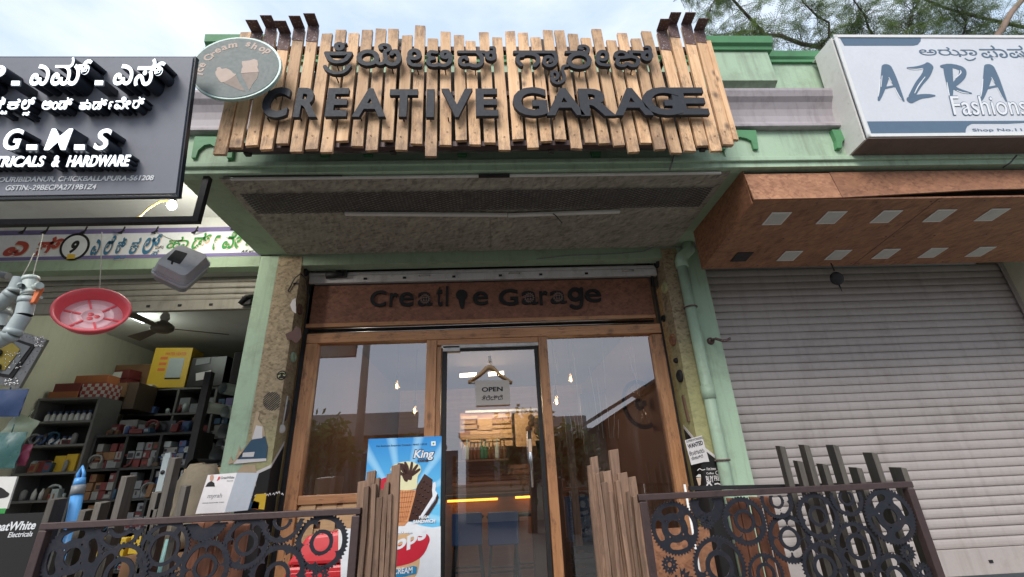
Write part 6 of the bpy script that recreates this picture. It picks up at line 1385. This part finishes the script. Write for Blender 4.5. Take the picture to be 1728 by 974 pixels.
t = cartonbox(-3.14, -2.76, 5.56, 5.86, zt, zt+.40, 'blackplastic', 'black carton with a chamfered print behind the dark post', rot=8)
cartonbox(-2.72, -2.40, 5.60, 5.86, zt, zt+.26, 'dim_orange', 'orange carton near the green pillar on the back rack')
cartonbox(-2.68, -2.42, 5.62, 5.84, zt+.262, zt+.40, 'greyplastic', 'grey packet on top of the orange carton', 'packet', name='packet')
cartonbox(-4.62, -4.18, 5.72, 5.96, zt, zt+.33, 'cardboard', 'plain brown carton behind the small red white cartons')
for k, z in enumerate((zt+.0, zt+.11)):
    t = cartonbox(-4.44, -4.24, 5.50, 5.66, z, z+.105, 'dim_red', ['small red and white carton at the bottom of two','small red and white carton on top of two'][k], group='small red and white cartons', rot=-10)
    f = Frame((-4.44,5.49,z), (1,-.17,0), (0,0,1)); shape('label', f, [(.0,.0),(.13,.0),(.13,.07),(.02,.07)], .001, M['offwhite'], t, n0=.012, uv=True)
cartonbox(-4.16, -3.95, 5.48, 5.56, zt-.0, zt+.02, 'offwhite', 'flat white flap at the rack edge below the yellow carton', 'packet', name='packet')
t = cartonbox(-4.30, -3.94, 5.24, 5.58, 2.45, 2.74, 'cardboard_dark', 'open brown carton jutting out under the yellow carton', rot=3)
mb = MB(); mb.box(-4.29,-4.03,5.205,5.228,2.58,2.73); obj('flap', mb, M['cardboard'], t)
rr = random.Random(21)
def row(x0, x1, y, z, n, hs, mats, label, group, cat='carton', d=.16, gap=.1, name='carton'):
    w = (x1-x0)/n
    for i in range(n):
        h = rr.uniform(*hs); mb = MB(); x = x0+i*w; mb.box(x+w*gap*.5, x+w*(1-gap*.5), y+rr.uniform(0,.02), y+d, z+.001, z+h); o = one(name, mb, M[rr.choice(mats)], label, cat, group, .003)
PAPER = [flat('print_pale', (.30,.30,.29), .6), flat('print_red', (.22,.03,.03), .6), flat('print_dark', (.02,.02,.03), .6)]
def stackrow(x0, x1, y, z, n, levels, h, mats, label, group, d=.16):
    n = int(n*1.4); h *= .8; levels = min(levels+1, 4); w = (x1-x0)/n
    for i in range(n):
        for k in range(rr.randint(max(1, levels-1), levels)):
            j = rr.uniform(-.006,.006); mb = MB(); x = x0+i*w+j; yy = y+rr.uniform(0,.03); mb.box(x+.004, x+w-.004, yy, y+d, z+.001+k*h, z+k*h+h*.95); o = one('small_carton', mb, M[rr.choice(mats)], label, 'carton', group, .003)
            if rr.random() < .75:
                mb = MB(); a_, b_ = sorted((rr.uniform(.1,.9), rr.uniform(.1,.9))); b_ = max(b_, a_+.2); mb.box(x+w*min(a_,.7), x+w*min(b_,.93), yy-.0018, yy-.0006, z+k*h+h*rr.uniform(.15,.35), z+k*h+h*rr.uniform(.5,.85)); obj('print', mb, rr.choice(PAPER), o)
row(-3.26,-2.90,5.62,2.446,4,(.14,.20),['purple','purple','navy'],'small violet carton on the back rack under the black cartons','violet cartons')
row(-2.83,-2.47,5.62,2.446,3,(.10,.2),['greyplastic','dim_white','blackplastic'],'small grey packet behind the dark post','grey packets', 'packet', name='packet')
row(-3.70,-3.30,5.62,2.446,3,(.10,.2),['cardboard_dark','greyplastic','blackplastic'],'dim packet in the second row of the back rack','dim packets', 'packet', name='packet')
for z in zs1[2:6]:
    stackrow(-3.70,-3.30,5.62,z,4,2,.085,['dim_white','dim_white','bluebox','dim_red','greyplastic'],'small carton stacked on the middle of the back rack','small cartons on the back rack')
    stackrow(-3.26,-2.87,5.62,z,4,2,.09,['greyplastic','navy','dim_white','cardboard'],'small dull carton stacked right of the middle on the back rack','dull cartons on the back rack')
    stackrow(-2.83,-2.47,5.62,z,3,2,.09,['navy','blackplastic','greyplastic'],'dark small carton on the right of the back rack','dark cartons on the back rack')
    stackrow(-4.26,-3.75,5.62,z,5,2,.085,['dim_red','dim_white','cardboard','greyplastic'],'small carton stacked on the left of the back rack','left cartons on the back rack')
for z in zs3[1:]:
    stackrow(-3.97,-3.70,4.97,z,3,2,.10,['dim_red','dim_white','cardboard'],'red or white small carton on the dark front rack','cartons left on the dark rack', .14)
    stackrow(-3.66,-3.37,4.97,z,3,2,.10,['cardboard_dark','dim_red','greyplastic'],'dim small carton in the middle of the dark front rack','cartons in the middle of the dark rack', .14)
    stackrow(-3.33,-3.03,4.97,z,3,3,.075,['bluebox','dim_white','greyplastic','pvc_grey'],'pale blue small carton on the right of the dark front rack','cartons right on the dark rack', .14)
row(-3.9,-3.3,5.06,2.151,3,(.10,.18),['cardboard_dark','blackplastic','dim_white'],'packet lying on top of the dark front rack','packets on the dark rack', 'packet', name='packet')
# odds and ends crowding every shelf
ODD = ['dim_white','greyplastic','blackplastic','navy','cardboard','dim_red','pvc_grey','shelf','cardboard_dark','bluebox']
def clutter(x0, x1, y, z, n, lab, hmax=.15):
    for i in range(n):
        x = rr.uniform(x0, x1); yy = y-rr.uniform(-.04, .03); k = rr.random(); mt = M[rr.choice(ODD)]; mb = MB(); a = rr.uniform(0, 6.28)
        if k < .3:
            r = rr.uniform(.015,.032); h = rr.uniform(.05, hmax); mb.lathe([(0,0),(r,0),(r,h*.85),(r*.6,h*.93),(r*.6,h),(0,h)], (x,yy,z+.001), (0,0,1), 12); nm, ct = 'can', 'can'
        elif k < .5:
            r = rr.uniform(.03,.06); c = Vector((x,yy,z+r+.012)); mb.tube([c+Vector((r*math.cos(q),.01*math.sin(q*2),r*math.sin(q))) for q in [2*math.pi*j/16 for j in range(16)]], .010, 6, closed=True); mb.tube([c+Vector((r*.9*math.cos(q),.018,r*.9*math.sin(q))) for q in [2*math.pi*j/16 for j in range(16)]], .009, 6, closed=True); nm, ct = 'wire_coil', 'coil'
        else:
            w, h, d = rr.uniform(.025,.07), rr.uniform(.03,hmax), rr.uniform(.02,.05); ca, sa = math.cos(a*.12-.4), math.sin(a*.12-.4); lean = rr.uniform(-.25,.25)
            mb.box(-w,w,-d,d,0,h); mb.v = [(x+(p+q_*0+lean*r_)*ca-q_*sa, yy+p*sa+q_*ca, z+.002+r_) for p,q_,r_ in mb.v]; nm, ct = 'packet', 'packet'
        o = one(nm, mb, mt, lab[ct], ct, lab['g'], .004 if nm == 'packet' else 0)
        if nm == 'packet' and rr.random() < .6:
            m2 = MB(); m2.box(-w*.7,w*.5,-d-.0016,-d-.0006,h*.25,h*.75); m2.v = [(x+(p+lean*r_)*ca-q_*sa, yy+p*sa+q_*ca, z+.002+r_) for p,q_,r_ in m2.v]; obj('print', m2, rr.choice(PAPER), o)
LA = dict(can='dusty can among the goods on the back rack', coil='coil of wire leaning on the back rack', packet='leaning packet crowded on the back rack', g='odd goods on the back rack')
LBk = dict(can='dusty can among the goods on the dark front rack', coil='coil of wire on the dark front rack', packet='leaning packet crowded on the dark front rack', g='odd goods on the dark front rack')
LC = dict(can='dusty can among the goods on the left wall rack', coil='coil of wire on the left wall rack', packet='leaning packet on the left wall rack', g='odd goods on the left wall rack')
for z in zs1[1:6]: clutter(-4.2, -2.1, 5.62, z, 15, LA)
for z in zs3: clutter(-3.95, -3.05, 4.97, z, 9, LBk, .12)
clutter(-3.9, -3.1, 5.05, zs3[0], 8, LBk, .22)
for z in zs2[2:5]: clutter(-4.55, -4.08, 4.93, z, 7, LC, .12)
# left wall rack: checked cartons, bottle rows, yellow bags
z = zs2[0]
t = cartonbox(-4.56,-4.30,4.95,5.15,z,z+.16,'dim_red','dark red carton with orange base on the left wall rack')
mb = MB(); mb.box(-4.57,-4.29,4.93,4.945,z+.005,z+.07); obj('print', mb, M['dim_orange'], t)
ck = NT('checked_carton'); chk = ck.n('ShaderNodeTexChecker'); chk.inputs['Scale'].default_value = 26; chk.inputs[1].default_value = (.28,.035,.035,1); chk.inputs[2].default_value = (.45,.42,.39,1); ck.l(ck.co, chk.inputs['Vector']); ck.col(chk.outputs[0])
cartonbox(-4.29,-4.03,4.96,5.16,z,z+.15,ck.m,'red and white checked carton on the left wall rack')
cartonbox(-4.42,-4.08,5.0,5.16,z+.162,z+.25,'dim_orange','flat orange carton on top of the checked carton')
for zi, n, h in ((1, 8, .10), (2, 6, .08)):
    z = zs2[zi]
    for i in range(n):
        x = -4.52+i*.058; mb = MB(); mb.lathe([(0,0),(.022,0),(.023,.01),(.022,h*.6),(.011,h*.75),(.011,h*.8)], (x,4.95,z+.001), (0,0,1), 12)
        tb = thing('bottle', 'small white bottle with a blue cap on the left wall rack', 'bottle', (x,4.95,z), 'small white bottles'); obj('body', mb, M['white'], tb); mb = MB(); mb.lathe([(.014,h*.78),(.014,h),(0,h)], (x,4.95,z+.001), (0,0,1), 12); obj('cap', mb, M['bluebox'], tb)
for i in range(2):
    x = -4.40+i*.07; z = zs2[4]; mb = MB(); mb.lathe([(0,0),(.02,0),(.02,.06),(.008,.09),(.008,.10),(0,.10)], (x,4.95,z+.001), (0,0,1), 12); one('bottle', mb, M['offwhite'], 'small pale bottle low on the left wall rack', 'bottle', 'pale bottles low on the rack')
z = zs2[3]; row(-4.45,-4.10,4.95,z,3,(.08,.2),['yellow'],'yellow packet on the left wall rack','yellow packets','packet', name='packet')
# packs hanging at the left edge
def pack(px, py, Y, w, h, mat, label, rot=0):
    c = P(px,py,Y=Y); r0 = R(rot); u = Vector((math.cos(r0),.1,math.sin(r0))); f = Frame(c,u,(-math.sin(r0),0,math.cos(r0))); n = 8; mb = MB(); A_ = []
    for i in range(n+1):
        for j in range(n+1):
            x = i/n-.5; y = j/n-.5; A_.append(mb.vert(f.at(x*w, y*h, .025*math.cos(x*math.pi)*math.cos(y*math.pi)+.006*math.sin(i*2.3+j*1.7))))
    mb.smooth = True
    for i in range(n):
        for j in range(n): mb.face((A_[i*(n+1)+j],A_[(i+1)*(n+1)+j],A_[(i+1)*(n+1)+j+1],A_[i*(n+1)+j+1]))
    mb.smooth = False; e = [f.at(-w/2,-h/2,-.005),f.at(w/2,-h/2,-.005),f.at(w/2,h/2,-.005),f.at(-w/2,h/2,-.005)]; mb.poly(e)
    mb.tube([f.at(0,h/2,-.002), f.at(0,h/2+.05,0)], .004, 5)
    return one('hanging_pack', mb, M[mat] if isinstance(mat, str) else mat, label, 'pack')
pack(34,722,3.3,.17,.15,paint('pale_green_pack',(.36,.42,.30),.35,.3,(.2,.25,.18),14),'pale green clear pack hanging askew before the left rack',-22)
pack(8,680,3.2,.22,.18,'bluebox','blue pack hanging at the left edge')
pack(24,672,3.3,.10,.12,paint('light_green_pack',(.30,.40,.22),.4,.3,(.2,.25,.15),14),'light green pack beside the blue pack')
pack(8,760,3.2,.18,.22,paint('teal_pack',(.06,.16,.15),.3,.4,(.2,.25,.25),14),'dark teal pack hanging at the left edge')
pack(30,768,3.25,.13,.13,paint('pink_pack',(.30,.05,.10),.35,.3,(.3,.2,.2),14),'dark pink pack hanging near the yellow packets')
# dark post with pipes at the right of the shop
p0 = P(352,640,Y=4.4); mb = MB(); mb.box(p0.x-.03,p0.x+.03,4.37,4.43,.456,2.62); one('post', mb, M['black'], 'black upright post among the stored pipes', 'post')
for i, (px, py, Y, r, mat, lab) in enumerate(((376,655,4.6,.055,'pvc_grey','grey pipe end high beside the green pillar'),(380,695,4.6,.055,'pvc_grey','grey pipe end second from the top by the green pillar'),(345,687,4.5,.05,'pvc_pale','pale pipe end beside the black post'),(378,728,4.5,.07,'greyplastic','dark grey pipe end in the middle by the green pillar'),(372,750,4.4,.05,'greyplastic','small dark pipe end in the middle by the green pillar'),(366,769,4.0,.075,'greyplastic','large dark grey pipe end near the flyer'),(326,788,3.9,.06,'blackplastic','black pipe end over the pale wooden roll'))):
    c = P(px,py,Y=Y); e = Vector((.25,1,.02)).normalized(); mb = MB(); mb.tube([c, c+e*1.3], r, 20, cap=False); mb.tube([c+e*1.3, c], r*.85, 20, cap=False)
    for q in (0,): 
        n = 20; 
    one('stored_pipe', mb, M[mat], lab, 'pipe', 'stored pipes by the green pillar')
c = P(310,800,Y=3.8); mb = MB(); mb.tube([c, c+Vector((.5,.25,.02))], .035, 14); one('wooden_roll', mb, M['pine'], 'pale wooden roll lying under the black pipe', 'roll')
c = P(332,835,Y=3.2); mb = MB(); n = 10
for i in range(3): pass
bagm = paint('beige_cloth_bag', (.28,.23,.16), .8, .4, (.12,.09,.06), 12, 0, 0, .5); 
mb.lathe([(0,-.30),(.10,-.29),(.13,-.2),(.11,-.05),(.125,.05),(.10,.13),(.07,.17),(0,.18)], c, (0,0,1), 16)
rr2 = random.Random(4); mb.v = [(x+rr2.uniform(-.012,.012), y+rr2.uniform(-.012,.012), z+rr2.uniform(-.01,.01)) for x,y,z in mb.v]; one('cloth_bag', mb, bagm, 'crumpled beige cloth bag behind the white carton', 'bag')
mb = MB(); mb.box(c.x-.25,c.x+.2,3.05,3.4,.456,c.z-.305); one('low_table', mb, M['cardboard'], 'brown box stand under the beige cloth bag', 'stand')
a = P(283,770,Y=3.0); b = P(270,825,Y=3.0); mb = MB(); mb.bar(b+(b-a)*1.5, a, .035, .02); mb.bar(a+Vector((-.01,-.005,.0)), a+Vector((.02,-.005,.006)), .012, .03, (0,0,1)); t = one('spirit_level', mb, M['pvc_grey'], 'grey spirit level standing among the dark posts', 'level')
mb = MB(); q = a.lerp(b,.5); mb.lathe([(.012,0),(.012,.003),(0,.003)], q+Vector((0,-.012,0)), (0,-1,0), 14); obj('vial', mb, M['black'], t)
# yellow tools glimpsed through the left railing
for px, py, lab in ((168,922,'yellow plastic packet left behind the left railing'),(203,922,'orange yellow packet behind the cut sprocket'),(231,917,'yellow packet in the middle behind the left railing')):
    c = P(px,py,Y=2.85); cartonbox(c.x-.03,c.x+.03,2.84,2.90,c.z-.05,c.z+.04,'yellow',lab,'packet',name='packet')
c = P(232,917,Y=2.95); mb = MB(); mb.box(-2.4,-1.75,2.80,2.94,c.z-.36,c.z-.31); mb.box(-2.38,-2.34,2.82,2.92,.432,c.z-.361); mb.box(-1.81,-1.77,2.82,2.92,.432,c.z-.361); one('bench', mb, M['stick'], 'low wooden bench behind the left railing', 'bench')
a = P(284,910,Y=2.75); b = P(268,974,Y=2.75); mb = MB(); mb.tube([a, b+(b-a)*.8], [.012,.02], 10); one('toilet_brush', mb, paint('pale_teal_handle',(.25,.48,.46),.4,.2,(.2,.3,.3)), 'pale teal brush handle seen through the ring sprocket', 'brush')
# ---------------------------------------------------------------- feathery tree above the roof line
def frond(mb, p, d, ln, rr, pairs=7, lf=.055, wd=.011):
    d = d.normalized(); s = d.cross(Vector((rr.uniform(-.3,.3), rr.uniform(-.3,.3), 1))).normalized(); up = s.cross(d)
    for k in range(pairs):
        f = (k+.7)/pairs; q = p+d*ln*f-up*(.18*ln*f*f); l = lf*(1-.45*abs(f-.45))
        for sd in (-1, 1):
            e = (s*sd+d*.45+up*rr.uniform(-.35,.15)).normalized(); w = d*wd*.5
            mb.face((mb.vert(q-w), mb.vert(q+e*l*.5-w*1.3), mb.vert(q+e*l), mb.vert(q+e*l*.5+w*1.3)))
def branch(mb, pts, r0, r1, n=8): mb.tube(pts, [r0+(r1-r0)*i/(len(pts)-1) for i in range(len(pts))], n)
def along(pts, f):
    k = f*(len(pts)-1); i = min(int(k), len(pts)-2); return pts[i].lerp(pts[i+1], k-i), (pts[i+1]-pts[i]).normalized()
rt = random.Random(17)
t = thing('acacia_tree', 'tall feathery acacia tree spreading over the roof line at the right', 'tree', (6.4, 9.6, 0))
z7 = lambda x, y: (1180+x/3.153, y/3.153)
def path(pts, Y0, Y1): n = len(pts); return [P(*z7(*p), Y=Y0+(Y1-Y0)*i/(n-1)) for i, p in enumerate(pts)]
wood_ = MB(); LV = MB(); LV2 = MB()
top = P(*z7(1650,-60), Y=8.6)
main = [Vector((6.4,9.6,0)), Vector((6.5,9.4,3)), Vector((6.7,9.2,6)), P(1790,120,Y=9.0), P(1800,-60,Y=9.2), P(1830,-260,Y=9.4)]
branch(wood_, main, .26, .09, 12)
b1 = path([(2100,330),(1500,330),(1000,290),(640,250),(545,235),(430,190),(350,185),(290,120),(180,0),(120,-80)], 8.8, 6.8)
b2 = path([(350,185),(280,200),(220,220),(150,245),(100,262),(0,250)], 7.2, 6.9); b2b = path([(350,185),(250,165),(100,185),(-20,210)], 7.2, 7.0)
b3 = path([(640,250),(690,200),(690,120),(630,90),(590,50),(560,20),(500,-60)], 7.7, 6.9)
b4 = path([(2100,200),(1700,140),(1500,95),(1330,50),(1200,0),(1050,-60)], 8.8, 7.4)
b5 = path([(1500,330),(1400,200),(1420,120),(1380,60),(1330,-40)], 8.4, 7.8)
b6 = path([(1000,290),(900,150),(880,80),(820,0),(760,-80)], 8.0, 7.2)
b7 = path([(1200,300),(1100,180),(1130,80),(1180,-20)], 8.1, 7.6)
for b, r in ((b1,.075),(b2,.018),(b2b,.014),(b3,.034),(b4,.06),(b5,.035),(b6,.030),(b7,.028)): branch(wood_, b, r, r*.3)
limb = [P(1570,90,Y=7.8), P(1684,59,Y=7.8), P(1706,22,Y=7.9), P(1728,0,Y=8.0), P(1790,-70,Y=8.2)]
limb = [Vector((6.45,9.3,3.2)), Vector((6.3,8.6,5.2)), P(1655,110,Y=7.9), P(1672,75,Y=7.8), P(1690,50,Y=7.8), P(1706,22,Y=7.9), P(1730,-6,Y=8.0), P(1800,-90,Y=8.3)]
LB = MB(); branch(LB, limb, .10, .06, 10)
# twigs with fronds along the branches
def dress(b, n, spread, ln, tw, droop=.5, dark=.2, lo=0.0):
    for i in range(n):
        p, d = along(b, lo+(1-lo)*rt.random()); v = Vector((rt.gauss(0,1), rt.gauss(0,1), rt.gauss(0,.8)-droop*.3)).normalized()
        e = p+v*spread*rt.uniform(.3,1); mid = p.lerp(e,.5)+Vector((0,0,.06*spread)); wood_.tube([p, mid, e], [.007,.005,.003], 4, cap=False)
        for k in range(tw):
            q = mid.lerp(e, rt.random()) if rt.random() < .7 else e
            dd = (v+Vector((rt.gauss(0,.7), rt.gauss(0,.7), rt.gauss(-droop,.5)))).normalized()
            frond(LV2 if rt.random() < dark else LV, q, dd, rt.uniform(.7,1.2)*ln, rt)
dress(b1, 152, .75, .30, 6, .35, .3, .12); dress(b2, 94, .35, .22, 5, .7, .1); dress(b2b, 58, .38, .22, 5, .8, .1); dress(b3, 81, .5, .26, 6, .4, .2)
dress(b4, 172, .9, .30, 7, .3, .4); dress(b5, 132, .8, .30, 7, .3, .4); dress(b6, 111, .7, .28, 7, .35, .3); dress(b7, 111, .75, .28, 7, .3, .35)
b8 = path([(120,-80),(90,-20),(60,40),(40,90)], 6.8, 6.7); branch(wood_, b8, .008, .004); dress(b8, 26, .22, .20, 5, .9, .1)
b9 = path([(180,0),(60,-40),(-60,-30),(-140,10)], 6.8, 6.8); branch(wood_, b9, .012, .004); dress(b9, 38, .25, .2, 5, .9, .1)
b10 = path([(2200,330),(2000,260),(1850,200),(1700,230)], 9.0, 8.2); branch(wood_, b10, .05, .02); dress(b10, 152, .9, .30, 8, .2, .5)
b11 = path([(1700,330),(1500,260),(1250,250),(1100,240)], 8.8, 8.2); branch(wood_, b11, .03, .01); dress(b11, 172, .7, .28, 8, .2, .5)
b12 = path([(1000,300),(850,230),(780,150)], 8.3, 7.9); branch(wood_, b12, .02, .008); dress(b12, 81, .6, .27, 7, .3, .4)
obj('trunk', wood_, M['bark'], t); obj('limb', LB, M['bark_pale'], t); obj('crown', LV, M['leaf'], t, fix=False); obj('crown', LV2, M['leaf_dark'], t, fix=False)

# ---------------------------------------------------------------- the other side of the street (seen in the glass)
def across(px, py, Y):      # where a reflection in the glass front comes from
    q = P(px, py, Y=7.24-Y); return Vector((q.x, Y, q.z))
def facade(label, x0, x1, y, h, mat, nwin, floors, roof='greyroof'):
    t = thing('house', label, 'house', ((x0+x1)/2, y-4, 0)); mb = MB(); mb.box(x0,x1,y-8,y,0,h); obj('wall', mb, M[mat], t)
    mb = MB(); mb.box(x0-.3,x1+.3,y-8.2,y+.25,h,h+.18); mb.box(x0-.05,x1+.05,y-.15,y+.05,h+.18,h+.75); obj('roof', mb, M[roof], t)
    for f in range(floors):
        for i in range(nwin):
            xc = x0+(x1-x0)*(i+.5)/nwin; z = h-1.95-f*3.0
            if z < .4: continue
            w = obj('window', (lambda m_: (m_.box(xc-.65,xc+.65,y+.003,y+.08,z,z+1.5), m_)[-1])(MB()), M['greyroof'], t)
            mb = MB(); mb.box(xc-.55,xc+.55,y+.083,y+.09,z+.1,z+1.4); obj('pane', mb, M['darkglass'], w)
    for f in range(1, floors): mb = MB(); mb.box(x0-.1,x1+.1,y+.003,y+.5,h-f*2.7-.1,h-f*2.7+.06); obj('ledge', mb, M[roof], t)
    return t
a = across(545,705,-9); b = across(708,685,-9)
facade('brown rendered house with grey parapet across the street', a.x-2.5, b.x-.1, -9, (a.z+b.z)/2-.8, 'brick', 4, 2)
a = across(760,735,-14); facade('low cream house further along across the street', -1.2, 4.2, -14, 3.4, 'cream', 4, 1)
# tin roofed shed at the right
a = across(1125,632,-7); b = across(1030,690,-7)
t = thing('shed', 'dark shed with a sloping tin roof across the street', 'shed', (a.x+3, -9, 0))
slope = (a.z-b.z)/(a.x-b.x); X0 = b.x-.2; X1 = a.x+.6; z0 = b.z-.2*slope; z1 = a.z+.6*slope; X2 = X1+ (X1-X0)
mb = MB(); mb.prism([(X0+.4,-7.3,0),(X2-.4,-7.3,0),(X2-.4,-7.3,z0-.1),(X1,-7.3,z1-.2),(X0+.4,-7.3,z0-.1)], (0,-5,0)); obj('wall', mb, M['interior'], t)
mb = MB(); mb.prism([(X0-.3,-7,z0-.2),(X1,-7,z1),(X1,-7,z1+.1),(X0-.3,-7,z0-.08)], (0,-6,0)); mb.prism([(X1+.002,-7,z1),(X2+.3,-7,z0-.2),(X2+.3,-7,z0-.08),(X1+.002,-7,z1+.1)], (0,-6,0)); obj('roof', mb, M['darkroof'], t)
# utility pole
a = across(617,600,-6); t = thing('utility_pole', 'grey utility pole with a cross arm across the street', 'pole', (a.x,-6,0)); mb = MB(); mb.tube([(a.x,-6,0),(a.x,-6,9.5)], [.13,.09], 12); obj('shaft', mb, M['concrete'], t); mb = MB(); mb.bar((a.x-.8,-6,8.6),(a.x+.8,-6,8.6),.1,.1); obj('cross_arm', mb, M['rail'], t)
def roundtree(x, y, h, r, label, seed, n=420):
    q = random.Random(seed); t = thing('street_tree', label, 'tree', (x,y,0)); tk = MB(); tk.tube([(x,y,0),(x+.1,y,h*.35),(x,y+.1,h*.6)], [.16,.12,.07], 8); lv = MB()
    for i in range(n//6):
        v = Vector((q.gauss(0,1),q.gauss(0,1),q.gauss(0,.8))).normalized()*r*q.uniform(.45,1); c = Vector((x,y,h*.68))+v
        tk.tube([(x,y,h*.5), Vector((x,y,h*.55)).lerp(c,.5)+Vector((0,0,.1)), c], [.04,.025,.008], 4, cap=False)
        for k in range(10):
            p = c+Vector((q.gauss(0,.22),q.gauss(0,.22),q.gauss(0,.2)))*r*.6; e = Vector((q.gauss(0,1),q.gauss(0,1),q.gauss(-.3,1))).normalized(); s = e.orthogonal().normalized()*.07; l = q.uniform(.18,.3)
            lv.face((lv.vert(p), lv.vert(p+e*l*.5+s), lv.vert(p+e*l), lv.vert(p+e*l*.5-s)))
    obj('trunk', tk, M['bark'], t); obj('crown', lv, M['leaf_dark'], t, fix=False)
for px, py, Y, h, r, lab in ((538,700,-5.0,3.6,.85,'leafy street tree before the brown house, nearest the left'),(690,760,-7,3.0,.9,'small leafy street tree before the brown house'),(890,735,-9,3.9,1.3,'broad street tree in front of the low cream house'),(960,760,-8,3.2,1.0,'bushy street tree beside the tin roofed shed')):
    c = across(px, py, Y); roundtree(c.x, Y, h, r, lab, int(px), 700)
